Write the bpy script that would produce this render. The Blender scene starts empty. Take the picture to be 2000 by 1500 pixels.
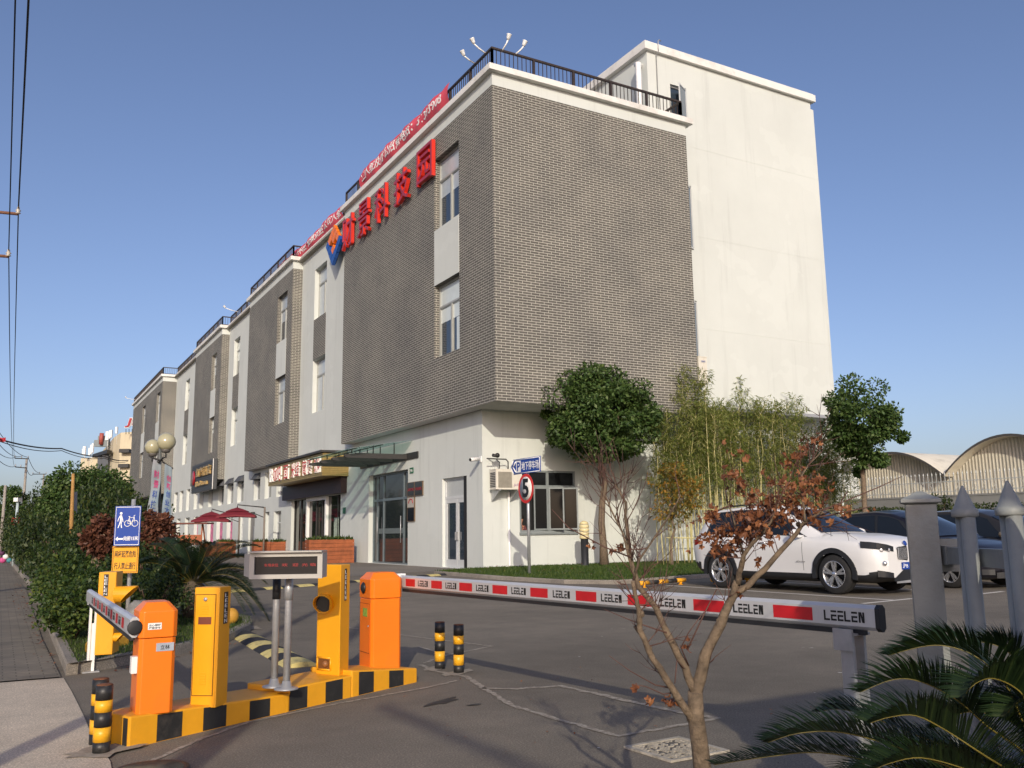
import bpy, math, random
from math import sin, cos, pi, radians, sqrt, atan2, hypot
from mathutils import Vector as V, Matrix, noise as mnoise

S = bpy.context.scene
COL = S.collection
random.seed(7)

# ------------------------------------------------------------------ camera
YAW, PIT, ROL, FPX, CAMH = radians(29.7296), radians(9.4772), radians(-0.8365), 1736.6, 1.25
_f = V((sin(YAW)*cos(PIT), cos(YAW)*cos(PIT), sin(PIT)))
_r = V((cos(YAW), -sin(YAW), 0)); _u = _r.cross(_f)
CR = _r*cos(ROL)+_u*sin(ROL); CU = -_r*sin(ROL)+_u*cos(ROL); CF = _f
CAMP = V((0, 0, CAMH))
cd = bpy.data.cameras.new('camera'); cam = bpy.data.objects.new('camera', cd); COL.objects.link(cam)
cam.matrix_world = Matrix(((CR.x, CU.x, -CF.x, 0), (CR.y, CU.y, -CF.y, 0), (CR.z, CU.z, -CF.z, CAMH), (0, 0, 0, 1)))
cd.sensor_width = 36; cd.lens = 36*FPX/2000; cd.clip_start = .05; cd.clip_end = 6000
S.camera = cam

# ------------------------------------------------------------------ light
SUN = V((-.43, -.82, .377)).normalized()          # towards the sun
elev = math.asin(SUN.z); az = atan2(SUN.x, SUN.y)
w = bpy.data.worlds.new('World'); S.world = w; w.use_nodes = True
nt = w.node_tree; nt.nodes.clear()
sky = nt.nodes.new('ShaderNodeTexSky'); sky.sky_type = 'NISHITA'; sky.sun_disc = False
sky.sun_elevation = elev; sky.sun_rotation = az
sky.air_density = .9; sky.dust_density = 2.2; sky.ozone_density = 3.; sky.altitude = 10
tint = nt.nodes.new('ShaderNodeMix'); tint.data_type = 'RGBA'; tint.blend_type = 'MULTIPLY'; tint.inputs[0].default_value = 1; tint.inputs[7].default_value = (1.10, .975, 1.02, 1)   # the phone's white balance
bg = nt.nodes.new('ShaderNodeBackground'); bg.inputs['Strength'].default_value = .135
wo = nt.nodes.new('ShaderNodeOutputWorld')
nt.links.new(sky.outputs[0], tint.inputs[6]); nt.links.new(tint.outputs[2], bg.inputs[0]); nt.links.new(bg.outputs[0], wo.inputs[0])
sd = bpy.data.lights.new('sun', 'SUN'); sd.energy = 2.95; sd.angle = radians(.5); sd.color = (1, .90, .735)
so = bpy.data.objects.new('sun', sd); COL.objects.link(so); so.rotation_euler = SUN.to_track_quat('Z', 'Y').to_euler()
vs = S.view_settings; vs.view_transform = 'Standard'; vs.look = 'None'; vs.exposure = 0.10; vs.gamma = 1

# ------------------------------------------------------------------ a point seen at target pixel (2000 x 1500)
def ray(px, py): return CF+CR*((px-1000)/FPX)-CU*((py-750)/FPX)
def atG(px, py, z=0.): d = ray(px, py); return CAMP+d*((z-CAMH)/d.z)
def atX(px, py, X): d = ray(px, py); return CAMP+d*(X/d.x)
def atY(px, py, Y): d = ray(px, py); return CAMP+d*(Y/d.y)
def atD(px, py, D): return CAMP+ray(px, py)*D

# ------------------------------------------------------------------ materials
def nodes(name):
    m = bpy.data.materials.new(name); m.use_nodes = True
    return m, m.node_tree.nodes, m.node_tree.links, m.node_tree.nodes['Principled BSDF']
def rgba(c): return (c[0], c[1], c[2], 1)
def coord(n, l, scale=(1, 1, 1)):
    tc = n.new('ShaderNodeTexCoord'); mp = n.new('ShaderNodeMapping'); mp.inputs['Scale'].default_value = scale
    l.new(tc.outputs['Object'], mp.inputs['Vector']); return mp.outputs[0]
def noise_n(n, l, vec, scale, detail=4, rough=.6):
    t = n.new('ShaderNodeTexNoise'); t.inputs['Scale'].default_value = scale
    t.inputs['Detail'].default_value = detail; t.inputs['Roughness'].default_value = rough
    l.new(vec, t.inputs['Vector']); return t.outputs['Fac']
def ramp(n, l, fac, stops):
    r = n.new('ShaderNodeValToRGB'); e = r.color_ramp.elements
    while len(e) < len(stops): e.new(.5)
    for k, (p, c) in enumerate(stops): e[k].position = p; e[k].color = rgba(c)
    l.new(fac, r.inputs[0]); return r.outputs[0]
def mixc(n, l, fac, a, b, mode='MIX'):
    m = n.new('ShaderNodeMix'); m.data_type = 'RGBA'; m.blend_type = mode
    for sock, v in ((m.inputs[0], fac), (m.inputs[6], a), (m.inputs[7], b)):
        if isinstance(v, (int, float)): sock.default_value = v
        elif isinstance(v, tuple): sock.default_value = rgba(v)
        else: l.new(v, sock)
    return m.outputs[2]
def bump(n, l, b, h, strength=.3, dist=.02):
    bp = n.new('ShaderNodeBump'); bp.inputs['Strength'].default_value = strength; bp.inputs['Distance'].default_value = dist
    l.new(h, bp.inputs['Height']); l.new(bp.outputs[0], b.inputs['Normal'])
def mat(name, c, rough=.6, var=.12, scale=6, bmp=.0, metal=0., spec=.5, dirt=None, dscale=1.2, bscale=60, coat=0.):
    """painted / plain surface: base colour with soft patchy variation, fine bump and optional dirt"""
    m, n, l, b = nodes(name)
    vec = coord(n, l)
    f = noise_n(n, l, vec, scale, 5)
    lo = tuple(x*(1-var) for x in c); hi = tuple(min(1, x*(1+var)) for x in c)
    col = ramp(n, l, f, [(.3, lo), (.7, hi)])
    if dirt:
        g = noise_n(n, l, vec, dscale, 8, .7)
        k = ramp(n, l, g, [(.52, (0, 0, 0)), (.75, (1, 1, 1))])
        col = mixc(n, l, k, col, dirt)
    l.new(col, b.inputs['Base Color']); b.inputs['Roughness'].default_value = rough
    b.inputs['Metallic'].default_value = metal; b.inputs['Specular IOR Level'].default_value = spec
    b.inputs['Coat Weight'].default_value = coat; b.inputs['Coat Roughness'].default_value = .05
    if bmp: bump(n, l, b, noise_n(n, l, vec, bscale, 4), bmp, .01)
    return m
def leafmat(name, stops, trans=.25, rough=.5):
    m, n, l, b = nodes(name)
    g = n.new('ShaderNodeNewGeometry')
    vec = coord(n, l); f = noise_n(n, l, vec, 1.6, 2)
    a = n.new('ShaderNodeMath'); a.operation = 'MULTIPLY_ADD'; a.inputs[1].default_value = .65; l.new(g.outputs['Random Per Island'], a.inputs[0])
    a2 = n.new('ShaderNodeMath'); a2.operation = 'MULTIPLY'; a2.inputs[1].default_value = .35; l.new(f, a2.inputs[0]); l.new(a2.outputs[0], a.inputs[2])
    col = ramp(n, l, a.outputs[0], stops)
    l.new(col, b.inputs['Base Color']); b.inputs['Roughness'].default_value = rough
    b.inputs['Specular IOR Level'].default_value = .35
    t = n.new('ShaderNodeBsdfTranslucent'); l.new(col, t.inputs[0])
    mx = n.new('ShaderNodeMixShader'); mx.inputs[0].default_value = trans
    l.new(b.outputs[0], mx.inputs[1]); l.new(t.outputs[0], mx.inputs[2])
    l.new(mx.outputs[0], n['Material Output'].inputs[0])
    return m
def glassmat(name, c=(.02, .025, .03), rough=.03, spec=.6):
    m, n, l, b = nodes(name); b.inputs['Base Color'].default_value = rgba(c); b.inputs['Roughness'].default_value = rough
    b.inputs['Specular IOR Level'].default_value = spec; return m
def clearglass(name, tint=(.75, .85, .85), alpha=.25):
    m, n, l, b = nodes(name)
    b.inputs['Base Color'].default_value = rgba(tint); b.inputs['Roughness'].default_value = .03
    tr = n.new('ShaderNodeBsdfTransparent'); tr.inputs[0].default_value = rgba(tint)
    mx = n.new('ShaderNodeMixShader'); mx.inputs[0].default_value = alpha
    l.new(tr.outputs[0], mx.inputs[1]); l.new(b.outputs[0], mx.inputs[2]); l.new(mx.outputs[0], n['Material Output'].inputs[0])
    return m

# ------------------------------------------------------------------ mesh builder
def wmat(o):
    m = o.matrix_basis.copy()
    while o.parent: o = o.parent; m = o.matrix_basis @ m
    return m
class MB:
    def __init__(s): s.v = []; s.f = []; s.m = []; s.s = []
    def add(s, vs, fs, m=0, sm=False):
        o = len(s.v); s.v.extend(V(p) for p in vs)
        for f in fs: s.f.append(tuple(i+o for i in f)); s.m.append(m); s.s.append(sm)
        return s
    def poly(s, pts, m=0): return s.add(pts, [tuple(range(len(pts)))], m)
    def box(s, x0, x1, y0, y1, z0, z1, m=0):
        return s.obox(V(((x0+x1)/2, (y0+y1)/2, (z0+z1)/2)), V(((x1-x0)/2, 0, 0)), V((0, (y1-y0)/2, 0)), V((0, 0, (z1-z0)/2)), m)
    def obox(s, c, a, b, d, m=0):
        c = V(c); a = V(a); b = V(b); d = V(d)
        p = [c-a-b-d, c+a-b-d, c+a+b-d, c-a+b-d, c-a-b+d, c+a-b+d, c+a+b+d, c-a+b+d]
        F = [(0, 3, 2, 1), (4, 5, 6, 7), (0, 1, 5, 4), (1, 2, 6, 5), (2, 3, 7, 6), (3, 0, 4, 7)]
        if a.cross(b).dot(d) < 0: F = [f[::-1] for f in F]
        return s.add(p, F, m)
    def prism(s, pts, off, m=0, mside=None):
        """polygon pts extruded by vector off"""
        n = len(pts); off = V(off); P = [V(p) for p in pts]; Q = [p+off for p in P]
        nn = V((0, 0, 0))
        for i in range(n): nn += P[i].cross(P[(i+1) % n])
        if nn.dot(off) > 0: P.reverse(); Q.reverse()
        o = len(s.v); s.v += P+Q
        s.f.append(tuple(range(o, o+n))); s.m.append(m); s.s.append(False)
        s.f.append(tuple(range(o+2*n-1, o+n-1, -1))); s.m.append(m); s.s.append(False)
        for i in range(n):
            j = (i+1) % n; s.f.append((o+j, o+i, o+n+i, o+n+j)); s.m.append(m if mside is None else mside); s.s.append(False)
        return s
    def tube(s, pts, rad, seg=8, m=0, caps=True, sm=True):
        P = [V(p) for p in pts]; n = len(P)
        R = rad if isinstance(rad, (list, tuple)) else [rad]*n
        prev = None; o = len(s.v)
        for i in range(n):
            t = (P[min(i+1, n-1)]-P[max(i-1, 0)])
            t = t.normalized() if t.length > 1e-9 else V((0, 0, 1))
            if prev is None:
                a = V((1, 0, 0)) if abs(t.x) < .8 else V((0, 1, 0)); a = (a-t*a.dot(t)).normalized()
            else:
                a = prev-t*prev.dot(t); a = a.normalized() if a.length > 1e-6 else t.orthogonal().normalized()
            prev = a; b = t.cross(a)
            for k in range(seg):
                an = 2*pi*k/seg; s.v.append(P[i]+(a*cos(an)+b*sin(an))*R[i])
        for i in range(n-1):
            for k in range(seg):
                k2 = (k+1) % seg; s.f.append((o+i*seg+k, o+i*seg+k2, o+(i+1)*seg+k2, o+(i+1)*seg+k)); s.m.append(m); s.s.append(sm)
        if caps:
            s.f.append(tuple(o+k for k in range(seg-1, -1, -1))); s.m.append(m); s.s.append(False)
            s.f.append(tuple(o+(n-1)*seg+k for k in range(seg))); s.m.append(m); s.s.append(False)
        return s
    def lathe(s, prof, c=(0, 0, 0), ax=(0, 0, 1), seg=20, m=0, sm=True, caps=True):
        """profile (r,h) turned round axis ax through c"""
        c = V(c); ax = V(ax).normalized(); a = ax.orthogonal().normalized(); b = ax.cross(a); o = len(s.v); n = len(prof)
        for r, h in prof:
            for k in range(seg):
                an = 2*pi*k/seg; s.v.append(c+ax*h+(a*cos(an)+b*sin(an))*r)
        for i in range(n-1):
            for k in range(seg):
                k2 = (k+1) % seg; s.f.append((o+i*seg+k, o+i*seg+k2, o+(i+1)*seg+k2, o+(i+1)*seg+k)); s.m.append(m); s.s.append(sm)
        if caps and prof[0][0] > 1e-5: s.f.append(tuple(o+k for k in range(seg-1, -1, -1))); s.m.append(m); s.s.append(False)
        if caps and prof[-1][0] > 1e-5: s.f.append(tuple(o+(n-1)*seg+k for k in range(seg))); s.m.append(m); s.s.append(False)
        return s
    def grid(s, fn, nu, nv, m=0, sm=True):
        o = len(s.v)
        for i in range(nu+1):
            for j in range(nv+1): s.v.append(V(fn(i/nu, j/nv)))
        for i in range(nu):
            for j in range(nv):
                a = o+i*(nv+1)+j; s.f.append((a, a+nv+1, a+nv+2, a+1)); s.m.append(m); s.s.append(sm)
        return s
    def ball(s, c, r, seg=16, rings=10, m=0, sc=(1, 1, 1)):
        c = V(c)
        def fn(u, v):
            th = 2*pi*u; ph = pi*(v-.5)
            return c+V((cos(ph)*cos(th)*r*sc[0], cos(ph)*sin(th)*r*sc[1], sin(ph)*r*sc[2]))
        return s.grid(fn, seg, rings, m)
    def text(s, body, O, U, W, width, height, depth=.004, m=0, bold=0., stretch=True):
        """lettering filling a width x height box at O, along U, up W"""
        vs, fs = textdata(body, bold)
        if not vs: return s
        x0 = min(p[0] for p in vs); x1 = max(p[0] for p in vs); y0 = min(p[1] for p in vs); y1 = max(p[1] for p in vs)
        sx = width/max(1e-6, x1-x0); sy = height/max(1e-6, y1-y0)
        O = V(O); U = V(U).normalized(); W = V(W).normalized(); N = U.cross(W)
        if not stretch: sx = sy = min(sx, sy)
        return s.add([O+U*((p[0]-x0)*sx)+W*((p[1]-y0)*sy)+N*(depth if p[2] > 0 else 0) for p in vs], fs, m)
    def build(s, name, mats, parent=None, world=True, bev=0.):
        me = bpy.data.meshes.new(name); P = s.v
        if parent is not None and world:
            iv = wmat(parent).inverted(); P = [iv @ p for p in P]
        me.from_pydata([tuple(p) for p in P], [], s.f)
        if not isinstance(mats, (list, tuple)): mats = [mats]
        for x in mats: me.materials.append(x)
        me.polygons.foreach_set('material_index', s.m); me.polygons.foreach_set('use_smooth', s.s)
        me.update()
        o = bpy.data.objects.new(name, me); COL.objects.link(o)
        if parent is not None: o.parent = parent
        if bev: b_ = o.modifiers.new('bevel', 'BEVEL'); b_.width = bev; b_.segments = 2; b_.limit_method = 'ANGLE'; b_.angle_limit = .5
        return o
_tc = {}
def textdata(body, bold):
    k = (body, bold)
    if k not in _tc:
        cu = bpy.data.curves.new('lettering', 'FONT'); cu.body = body; cu.offset = bold; cu.extrude = .5; cu.resolution_u = 3
        ob = bpy.data.objects.new('lettering', cu); COL.objects.link(ob)
        dg = bpy.context.evaluated_depsgraph_get(); me = bpy.data.meshes.new_from_object(ob.evaluated_get(dg))
        _tc[k] = ([tuple(v.co) for v in me.vertices], [tuple(p.vertices) for p in me.polygons])
        bpy.data.objects.remove(ob); bpy.data.curves.remove(cu); bpy.data.meshes.remove(me)
    return _tc[k]
def tag(o, label=None, cat=None, group=None, kind=None):
    for k, x in (('label', label), ('category', cat), ('group', group), ('kind', kind)):
        if x: o[k] = x
    return o
def empty(name, loc=(0, 0, 0), rz=0., label=None, cat=None, group=None):
    o = bpy.data.objects.new(name, None); o.empty_display_size = .2; COL.objects.link(o)
    o.location = loc; o.rotation_euler = (0, 0, rz)
    o.matrix_basis = Matrix.Translation(V(loc)) @ Matrix.Rotation(rz, 4, 'Z')
    return tag(o, label, cat, group)
def struct(mb, name, m, kind='structure'): return tag(mb.build(name, m), kind=kind)
def kids(o): return [c for c in bpy.data.objects if c.parent == o]
def copy_tree(o, parent=None, ch=None):
    if ch is None:
        ch = {}
        for c in bpy.data.objects:
            if c.parent: ch.setdefault(c.parent.name, []).append(c)
    c = o.copy(); COL.objects.link(c)
    if parent is not None: c.parent = parent
    for k in ch.get(o.name, []): copy_tree(k, c, ch)
    return c
def dup(o, loc, rz=0., label=None, scale=None):
    c = copy_tree(o); c.location = loc; c.rotation_euler = (0, 0, rz)
    if scale: c.scale = scale if isinstance(scale, (tuple, list)) else (scale,)*3
    if label: c['label'] = label
    return c
def unit(v): return V(v).normalized()
X3, Y3, Z3 = V((1, 0, 0)), V((0, 1, 0)), V((0, 0, 1))
# ------------------------------------------------------------------ shared materials
M = {}
M['wall'] = None
def wallmat(name, c):
    m, n, l, b = nodes(name); vec = coord(n, l)
    f = noise_n(n, l, vec, .35, 6, .65); col = ramp(n, l, f, [(.3, tuple(x*.93 for x in c)), (.65, c)])
    v2 = coord(n, l, (2.2, 2.2, .12)); g = noise_n(n, l, v2, 1.0, 6, .7)          # rain streaks
    k = ramp(n, l, g, [(.55, (0, 0, 0)), (.8, (.55, .55, .55))]); col = mixc(n, l, k, col, tuple(x*.66 for x in c))
    v3 = coord(n, l, (.5, .5, .6)); h = noise_n(n, l, v3, .8, 3)                    # repaired patches
    k2 = ramp(n, l, h, [(.60, (0, 0, 0)), (.605, (.28, .28, .28))]); col = mixc(n, l, k2, col, tuple(min(1, x*1.07) for x in c))
    l.new(col, b.inputs['Base Color']); b.inputs['Roughness'].default_value = .85; b.inputs['Specular IOR Level'].default_value = .2
    ad = n.new('ShaderNodeMath'); ad.operation = 'ADD'; l.new(noise_n(n, l, vec, 45, 4), ad.inputs[0])
    sc = n.new('ShaderNodeMath'); sc.operation = 'MULTIPLY'; sc.inputs[1].default_value = 3.; l.new(noise_n(n, l, vec, .9, 5), sc.inputs[0]); l.new(sc.outputs[0], ad.inputs[1])
    bump(n, l, b, ad.outputs[0], .25, .02); return m
M['wall'] = wallmat('white_render', (.615, .645, .61))
M['trim'] = mat('cornice_paint', (.74, .73, .69), .8, .06, 1.5, .15, dirt=(.5, .48, .44), dscale=.8)
def brickmat():
    m, n, l, b = nodes('grey_brick'); g = n.new('ShaderNodeNewGeometry')
    tc = n.new('ShaderNodeTexCoord'); sp = n.new('ShaderNodeSeparateXYZ'); l.new(tc.outputs['Object'], sp.inputs[0])
    ad = n.new('ShaderNodeMath'); ad.operation = 'ADD'; l.new(sp.outputs[0], ad.inputs[0]); l.new(sp.outputs[1], ad.inputs[1])
    cb = n.new('ShaderNodeCombineXYZ'); l.new(ad.outputs[0], cb.inputs[0]); l.new(sp.outputs[2], cb.inputs[1])
    t = n.new('ShaderNodeTexBrick'); l.new(cb.outputs[0], t.inputs['Vector'])
    t.inputs['Scale'].default_value = 1; t.inputs['Brick Width'].default_value = .34; t.inputs['Row Height'].default_value = .092
    t.inputs['Mortar Size'].default_value = .0085; t.inputs['Mortar Smooth'].default_value = .1; t.inputs['Bias'].default_value = 0
    t.inputs['Color1'].default_value = (.099, .095, .084, 1); t.inputs['Color2'].default_value = (.128, .122, .108, 1); t.inputs['Mortar'].default_value = (.52, .51, .455, 1)
    vec = coord(n, l); f = noise_n(n, l, vec, .5, 5, .65)
    col = mixc(n, l, ramp(n, l, f, [(.35, (.86, .86, .86)), (.7, (1.06, 1.05, 1.03))]), (0, 0, 0), t.outputs['Color'])
    mm = n.new('ShaderNodeMix'); mm.data_type = 'RGBA'; mm.blend_type = 'MULTIPLY'; mm.inputs[0].default_value = 1
    l.new(t.outputs['Color'], mm.inputs[6]); l.new(ramp(n, l, f, [(.32, (.78, .78, .79)), (.7, (1.12, 1.10, 1.06))]), mm.inputs[7])
    # mortar worn away in places
    g2 = noise_n(n, l, vec, .8, 6, .7)
    l.new(mm.outputs[2], b.inputs['Base Color']); b.inputs['Roughness'].default_value = .75; b.inputs['Specular IOR Level'].default_value = .3
    bump(n, l, b, t.outputs['Fac'], -.3, .01); return m
M['brick'] = brickmat()
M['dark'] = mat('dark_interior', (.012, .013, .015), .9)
M['soffit'] = mat('soffit_paint', (.55, .54, .52), .9, .08, 2)
M['frame'] = mat('window_aluminium', (.40, .41, .38), .45, .06, 4, metal=.25)
M['frame2'] = mat('pale_door_aluminium', (.55, .57, .57), .5, .05, 4)
M['steel'] = mat('dark_steel', (.035, .034, .033), .55, .15, 8, .1)
M['rail'] = mat('brown_rail_paint', (.035, .024, .018), .5, .2, 6)
M['pane'] = glassmat('window_pane', (.035, .05, .07), .02, .9)
M['blind'] = mat('pale_blind', (.42, .47, .50), .25, .08, 3, spec=.8)
M['blindlow'] = mat('white_blind', (.62, .68, .66), .2, .06, 2, spec=.7)
M['red'] = mat('sign_red', (.36, .010, .018), .35, .1, 3, coat=.2)  # darker red for raised letter fronts; their grazing light put into the colour
M['redside'] = mat('sign_red_lit_return', (.62, .03, .016), .4, .1, 3)  # brighter red matching sunlit letter sides, light put into the colour
M['white'] = mat('white_paint', (.80, .80, .78), .5, .05, 4)
M['letter'] = mat('white_vinyl', (.82, .82, .80), .5, .03, 4)
M['black'] = mat('black_vinyl', (.012, .012, .012), .5, .2, 4)
M['yellow'] = mat('yellow_paint', (.78, .36, .012), .5, .08, 5, .12, dirt=(.55, .28, .03), dscale=3)
M['machine'] = mat('yellow_enamel', (.82, .37, .008), .4, .07, 2, .06, dirt=(.62, .28, .01), dscale=2)
M['orange'] = mat('orange_enamel', (.88, .195, .009), .35, .05, 3, .04, dirt=(.72, .17, .015), dscale=2)
M['blackpaint'] = mat('black_stripe_paint', (.02, .02, .019), .6, .25, 8, .15, dirt=(.07, .06, .05), dscale=4)
M['galv'] = mat('galvanised_steel', (.42, .43, .44), .45, .12, 10, .1, metal=.5)
M['greypaint'] = mat('grey_fence_paint', (.25, .265, .255), .5, .1, 8, .15, dirt=(.18, .17, .15), dscale=3)
M['alu'] = mat('boom_aluminium', (.60, .61, .62), .35, .05, 6, metal=.35)
M['blue'] = mat('sign_blue', (.008, .05, .30), .4, .06, 3)
M['wood'] = mat('red_brown_timber', (.30, .085, .028), .6, .3, 3, .2, dirt=(.16, .05, .02), dscale=5)
M['bark'] = mat('bark', (.17, .125, .085), .9, .3, 14, .8, bscale=35)
M['barklight'] = mat('smooth_bark', (.150, .110, .072), .85, .42, 22, 1.0, dirt=(.075, .055, .04), dscale=14, bscale=40)
M['twig'] = mat('reddish_twig', (.10, .05, .038), .8, .25, 10)
M['concrete'] = mat('concrete', (.36, .335, .29), .9, .14, 2, .35, dirt=(.22, .20, .17), dscale=1.5)
M['leaf_dark'] = leafmat('camphor_leaf', [(0, (.020, .046, .011)), (.5, (.055, .105, .024)), (1, (.15, .205, .058))])
M['leaf_hedge'] = leafmat('hedge_leaf', [(0, (.009, .021, .006)), (.55, (.026, .050, .011)), (1, (.11, .125, .026))])
M['leaf_light'] = leafmat('bright_shrub_leaf', [(0, (.014, .032, .008)), (.5, (.042, .078, .014)), (1, (.16, .19, .036))])
M['leaf_bamboo'] = leafmat('bamboo_leaf', [(0, (.075, .115, .025)), (.5, (.18, .225, .052)), (1, (.40, .38, .11))], .4)
M['leaf_maple'] = leafmat('maroon_maple_leaf', [(0, (.05, .020, .014)), (.5, (.13, .050, .030)), (1, (.25, .11, .06))])
M['leaf_dry'] = leafmat('dry_brown_leaf', [(0, (.085, .030, .013)), (.5, (.20, .074, .030)), (1, (.40, .18, .075))], .2)
M['leaf_orange'] = leafmat('orange_leaf', [(0, (.05, .075, .014)), (.5, (.19, .15, .026)), (1, (.48, .20, .03))], .3)
M['frond'] = leafmat('cycad_frond', [(0, (.005, .013, .005)), (.6, (.013, .028, .008)), (1, (.035, .055, .015))], .10, .42)
M['rachis'] = mat('cycad_stalk', (.15, .12, .022), .5, .2, 20)
M['grass'] = leafmat('lawn_blade', [(0, (.022, .048, .008)), (.5, (.048, .092, .013)), (1, (.13, .155, .032))], .3)
M['culm'] = mat('bamboo_culm', (.50, .45, .20), .5, .35, 3)
M['tyre'] = mat('tyre_rubber', (.016, .016, .016), .85, .2, 20, .2)
M['rim'] = mat('alloy_rim', (.62, .63, .65), .25, .05, 10, metal=.8)
M['plastic'] = mat('black_plastic', (.016, .017, .019), .5, .15, 10)
M['carglass'] = glassmat('car_glass', (.012, .016, .022), .05, .35)
M['lampglass'] = glassmat('headlamp_lens', (.025, .028, .034), .12, .5)
M['clear'] = clearglass('canopy_glass', (.72, .85, .82), .2)
# ------------------------------------------------------------------ the office building
XO, YO, XW, YW = 13.719, 25.113, 14.289, 27.161
XG = 12.98                                     # front of the far wing
BLD = empty('office_building', (XW, YW, 0), 0, 'long office building of white render with projecting grey brick boxes', 'building')
class FX:                                       # facade plane facing -X : u = y, depth goes +X
    def __init__(s, x): s.x = x
    def p(s, u, z, d=0.): return V((s.x+d, u, z))
    def quad(s, mb, u0, u1, z0, z1, d=0., m=0): mb.poly([s.p(u1, z0, d), s.p(u0, z0, d), s.p(u0, z1, d), s.p(u1, z1, d)], m)
    def box(s, mb, u0, u1, z0, z1, d0, d1, m=0): mb.box(s.x+d0, s.x+d1, u0, u1, z0, z1, m)
class FY:                                       # facade plane facing -Y : u = x, depth goes +Y
    def __init__(s, y): s.y = y
    def p(s, u, z, d=0.): return V((u, s.y+d, z))
    def quad(s, mb, u0, u1, z0, z1, d=0., m=0): mb.poly([s.p(u0, z0, d), s.p(u1, z0, d), s.p(u1, z1, d), s.p(u0, z1, d)], m)
    def box(s, mb, u0, u1, z0, z1, d0, d1, m=0): mb.box(u0, u1, s.y+d0, s.y+d1, z0, z1, m)
def facade(mb, F, u0, u1, z0, z1, holes, m=0, depth=.3, mrev=None, d=0.):
    us = sorted({u0, u1}|{h[0] for h in holes}|{h[1] for h in holes}); zs = sorted({z0, z1}|{h[2] for h in holes}|{h[3] for h in holes})
    for a, b in zip(us, us[1:]):
        for c, e in zip(zs, zs[1:]):
            if any(h[0] <= a+1e-6 and h[1] >= b-1e-6 and h[2] <= c+1e-6 and h[3] >= e-1e-6 for h in holes): continue
            F.quad(mb, a, b, c, e, d, m)
    mr = m if mrev is None else mrev
    for a, b, c, e in [h[:4] for h in holes]:
        p = F.p
        mb.poly([p(a, c, d), p(a, c, d+depth), p(a, e, d+depth), p(a, e, d)], mr); mb.poly([p(b, c, d+depth), p(b, c, d), p(b, e, d), p(b, e, d+depth)], mr)
        mb.poly([p(a, e, d), p(a, e, d+depth), p(b, e, d+depth), p(b, e, d)], mr); mb.poly([p(a, c, d+depth), p(a, c, d), p(b, c, d), p(b, c, d+depth)], mr)
random.seed(11)
def window(F, a, b, c, e, d=.26, style='casement', fm=None, pm=None, depth_int=.6):
    """window filling the hole a..b x c..e, its glass d behind the wall face; window > pane"""
    f = MB(); t = .075; fm = fm or M['frame']
    def bar(u0, u1, z0, z1, dd=0.): F.box(f, u0, u1, z0, z1, d-.035+dd, d+.035, 0)
    bar(a, a+t, c, e); bar(b-t, b, c, e); bar(a+t, b-t, c, c+t); bar(a+t, b-t, e-t, e)
    g = MB(); mid = (a+b)/2; tr = e-(e-c)*.30
    if style == 'casement':
        bar(a+t, b-t, tr-t/2, tr+t/2, -.01); bar(mid-t*.6, mid+t*.6, c+t, tr-t/2, -.012)
        for u0, u1 in ((a+t, mid-t*.6), (mid+t*.6, b-t)):
            k = .035
            for q in ((u0, u0+k, c+t, tr-t/2), (u1-k, u1, c+t, tr-t/2), (u0+k, u1-k, c+t, c+t+k), (u0+k, u1-k, tr-t/2-k, tr-t/2)): F.box(f, *q, d-.025, d+.02, 0)
    elif style == 'slim': bar(a+t, b-t, tr-.03, tr+.03)
    w = f.build('window', fm, BLD)
    r = random.random()
    F.quad(g, a+.02, b-.02, c+.02, e-.02, d+.012, 0)
    mats = [pm or M['pane']]
    if style == 'casement':
        zb = tr-(tr-c)*(.15+.35*random.random()) if r > .35 else c+.1
        F.quad(g, a+.09, b-.09, zb, e-.09, d+.008, 1)
        if r > .7: F.quad(g, a+.09, a+.09+(b-a)*.3, c+.09, zb-.02, d+.008, 1)
        mats.append(M['blind'] if r < .6 else M['blindlow'])
    g.build('pane', mats, w); return w
# --- holes
B1 = [(27.73, 29.86, 12.70, 15.58), (27.73, 29.86, 7.71, 10.52)]
W1 = [(44.88, 47.0, 12.97, 15.85), (44.88, 47.0, 7.77, 10.70)]
B2 = [(50.45, 52.58, 12.63, 15.52), (50.45, 52.58, 7.70, 10.50)]
W2 = [(64.95, 66.88, 12.96, 15.75), (64.95, 66.88, 7.77, 10.53)]
B3 = [(70.3, 72.1, 12.6, 15.45), (70.3, 72.1, 7.65, 10.42)]
W3 = [(85.0, 87.1, 12.92, 15.77), (85.0, 87.1, 7.85, 10.58)]
WG = [(93.6, 95.9, 12.7, 15.7), (93.6, 95.9, 7.7, 10.5), (104.0, 106.6, 12.7, 15.7), (104.0, 106.6, 7.7, 10.5)]
ROW1 = [(52.62, 54.22, .45, 2.70), (55.30, 56.41, .45, 2.72), (62.1, 63.4, .45, 2.75), (65.26, 67.09, .45, 2.85), (68.5, 70.67, .45, 2.9), (71.81, 74.19, .45, 2.9), (75.01, 76.71, .45, 2.95), (78.04, 79.87, .45, 2.95), (82.02, 84.28, .45, 2.95), (86.6, 88.6, .45, 2.95)]
GDOOR = (58.88, 60.55, .02, 2.82)
ROW2 = [(52.5, 53.8, 3.55, 5.05), (55.0, 56.56, 3.55, 5.2), (57.74, 59.36, 3.55, 5.3), (62.24, 64.10, 3.57, 5.42), (65.39, 67.24, 3.57, 5.42), (68.54, 70.46, 3.57, 5.42), (72.6, 74.2, 3.57, 5.38), (76.24, 77.87, 3.57, 5.38), (78.77, 80.41, 3.57, 5.42), (82.36, 84.13, 3.57, 5.45), (85.71, 87.62, 3.57, 5.45), (88.74, 90.78, 3.57, 5.45)]
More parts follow.
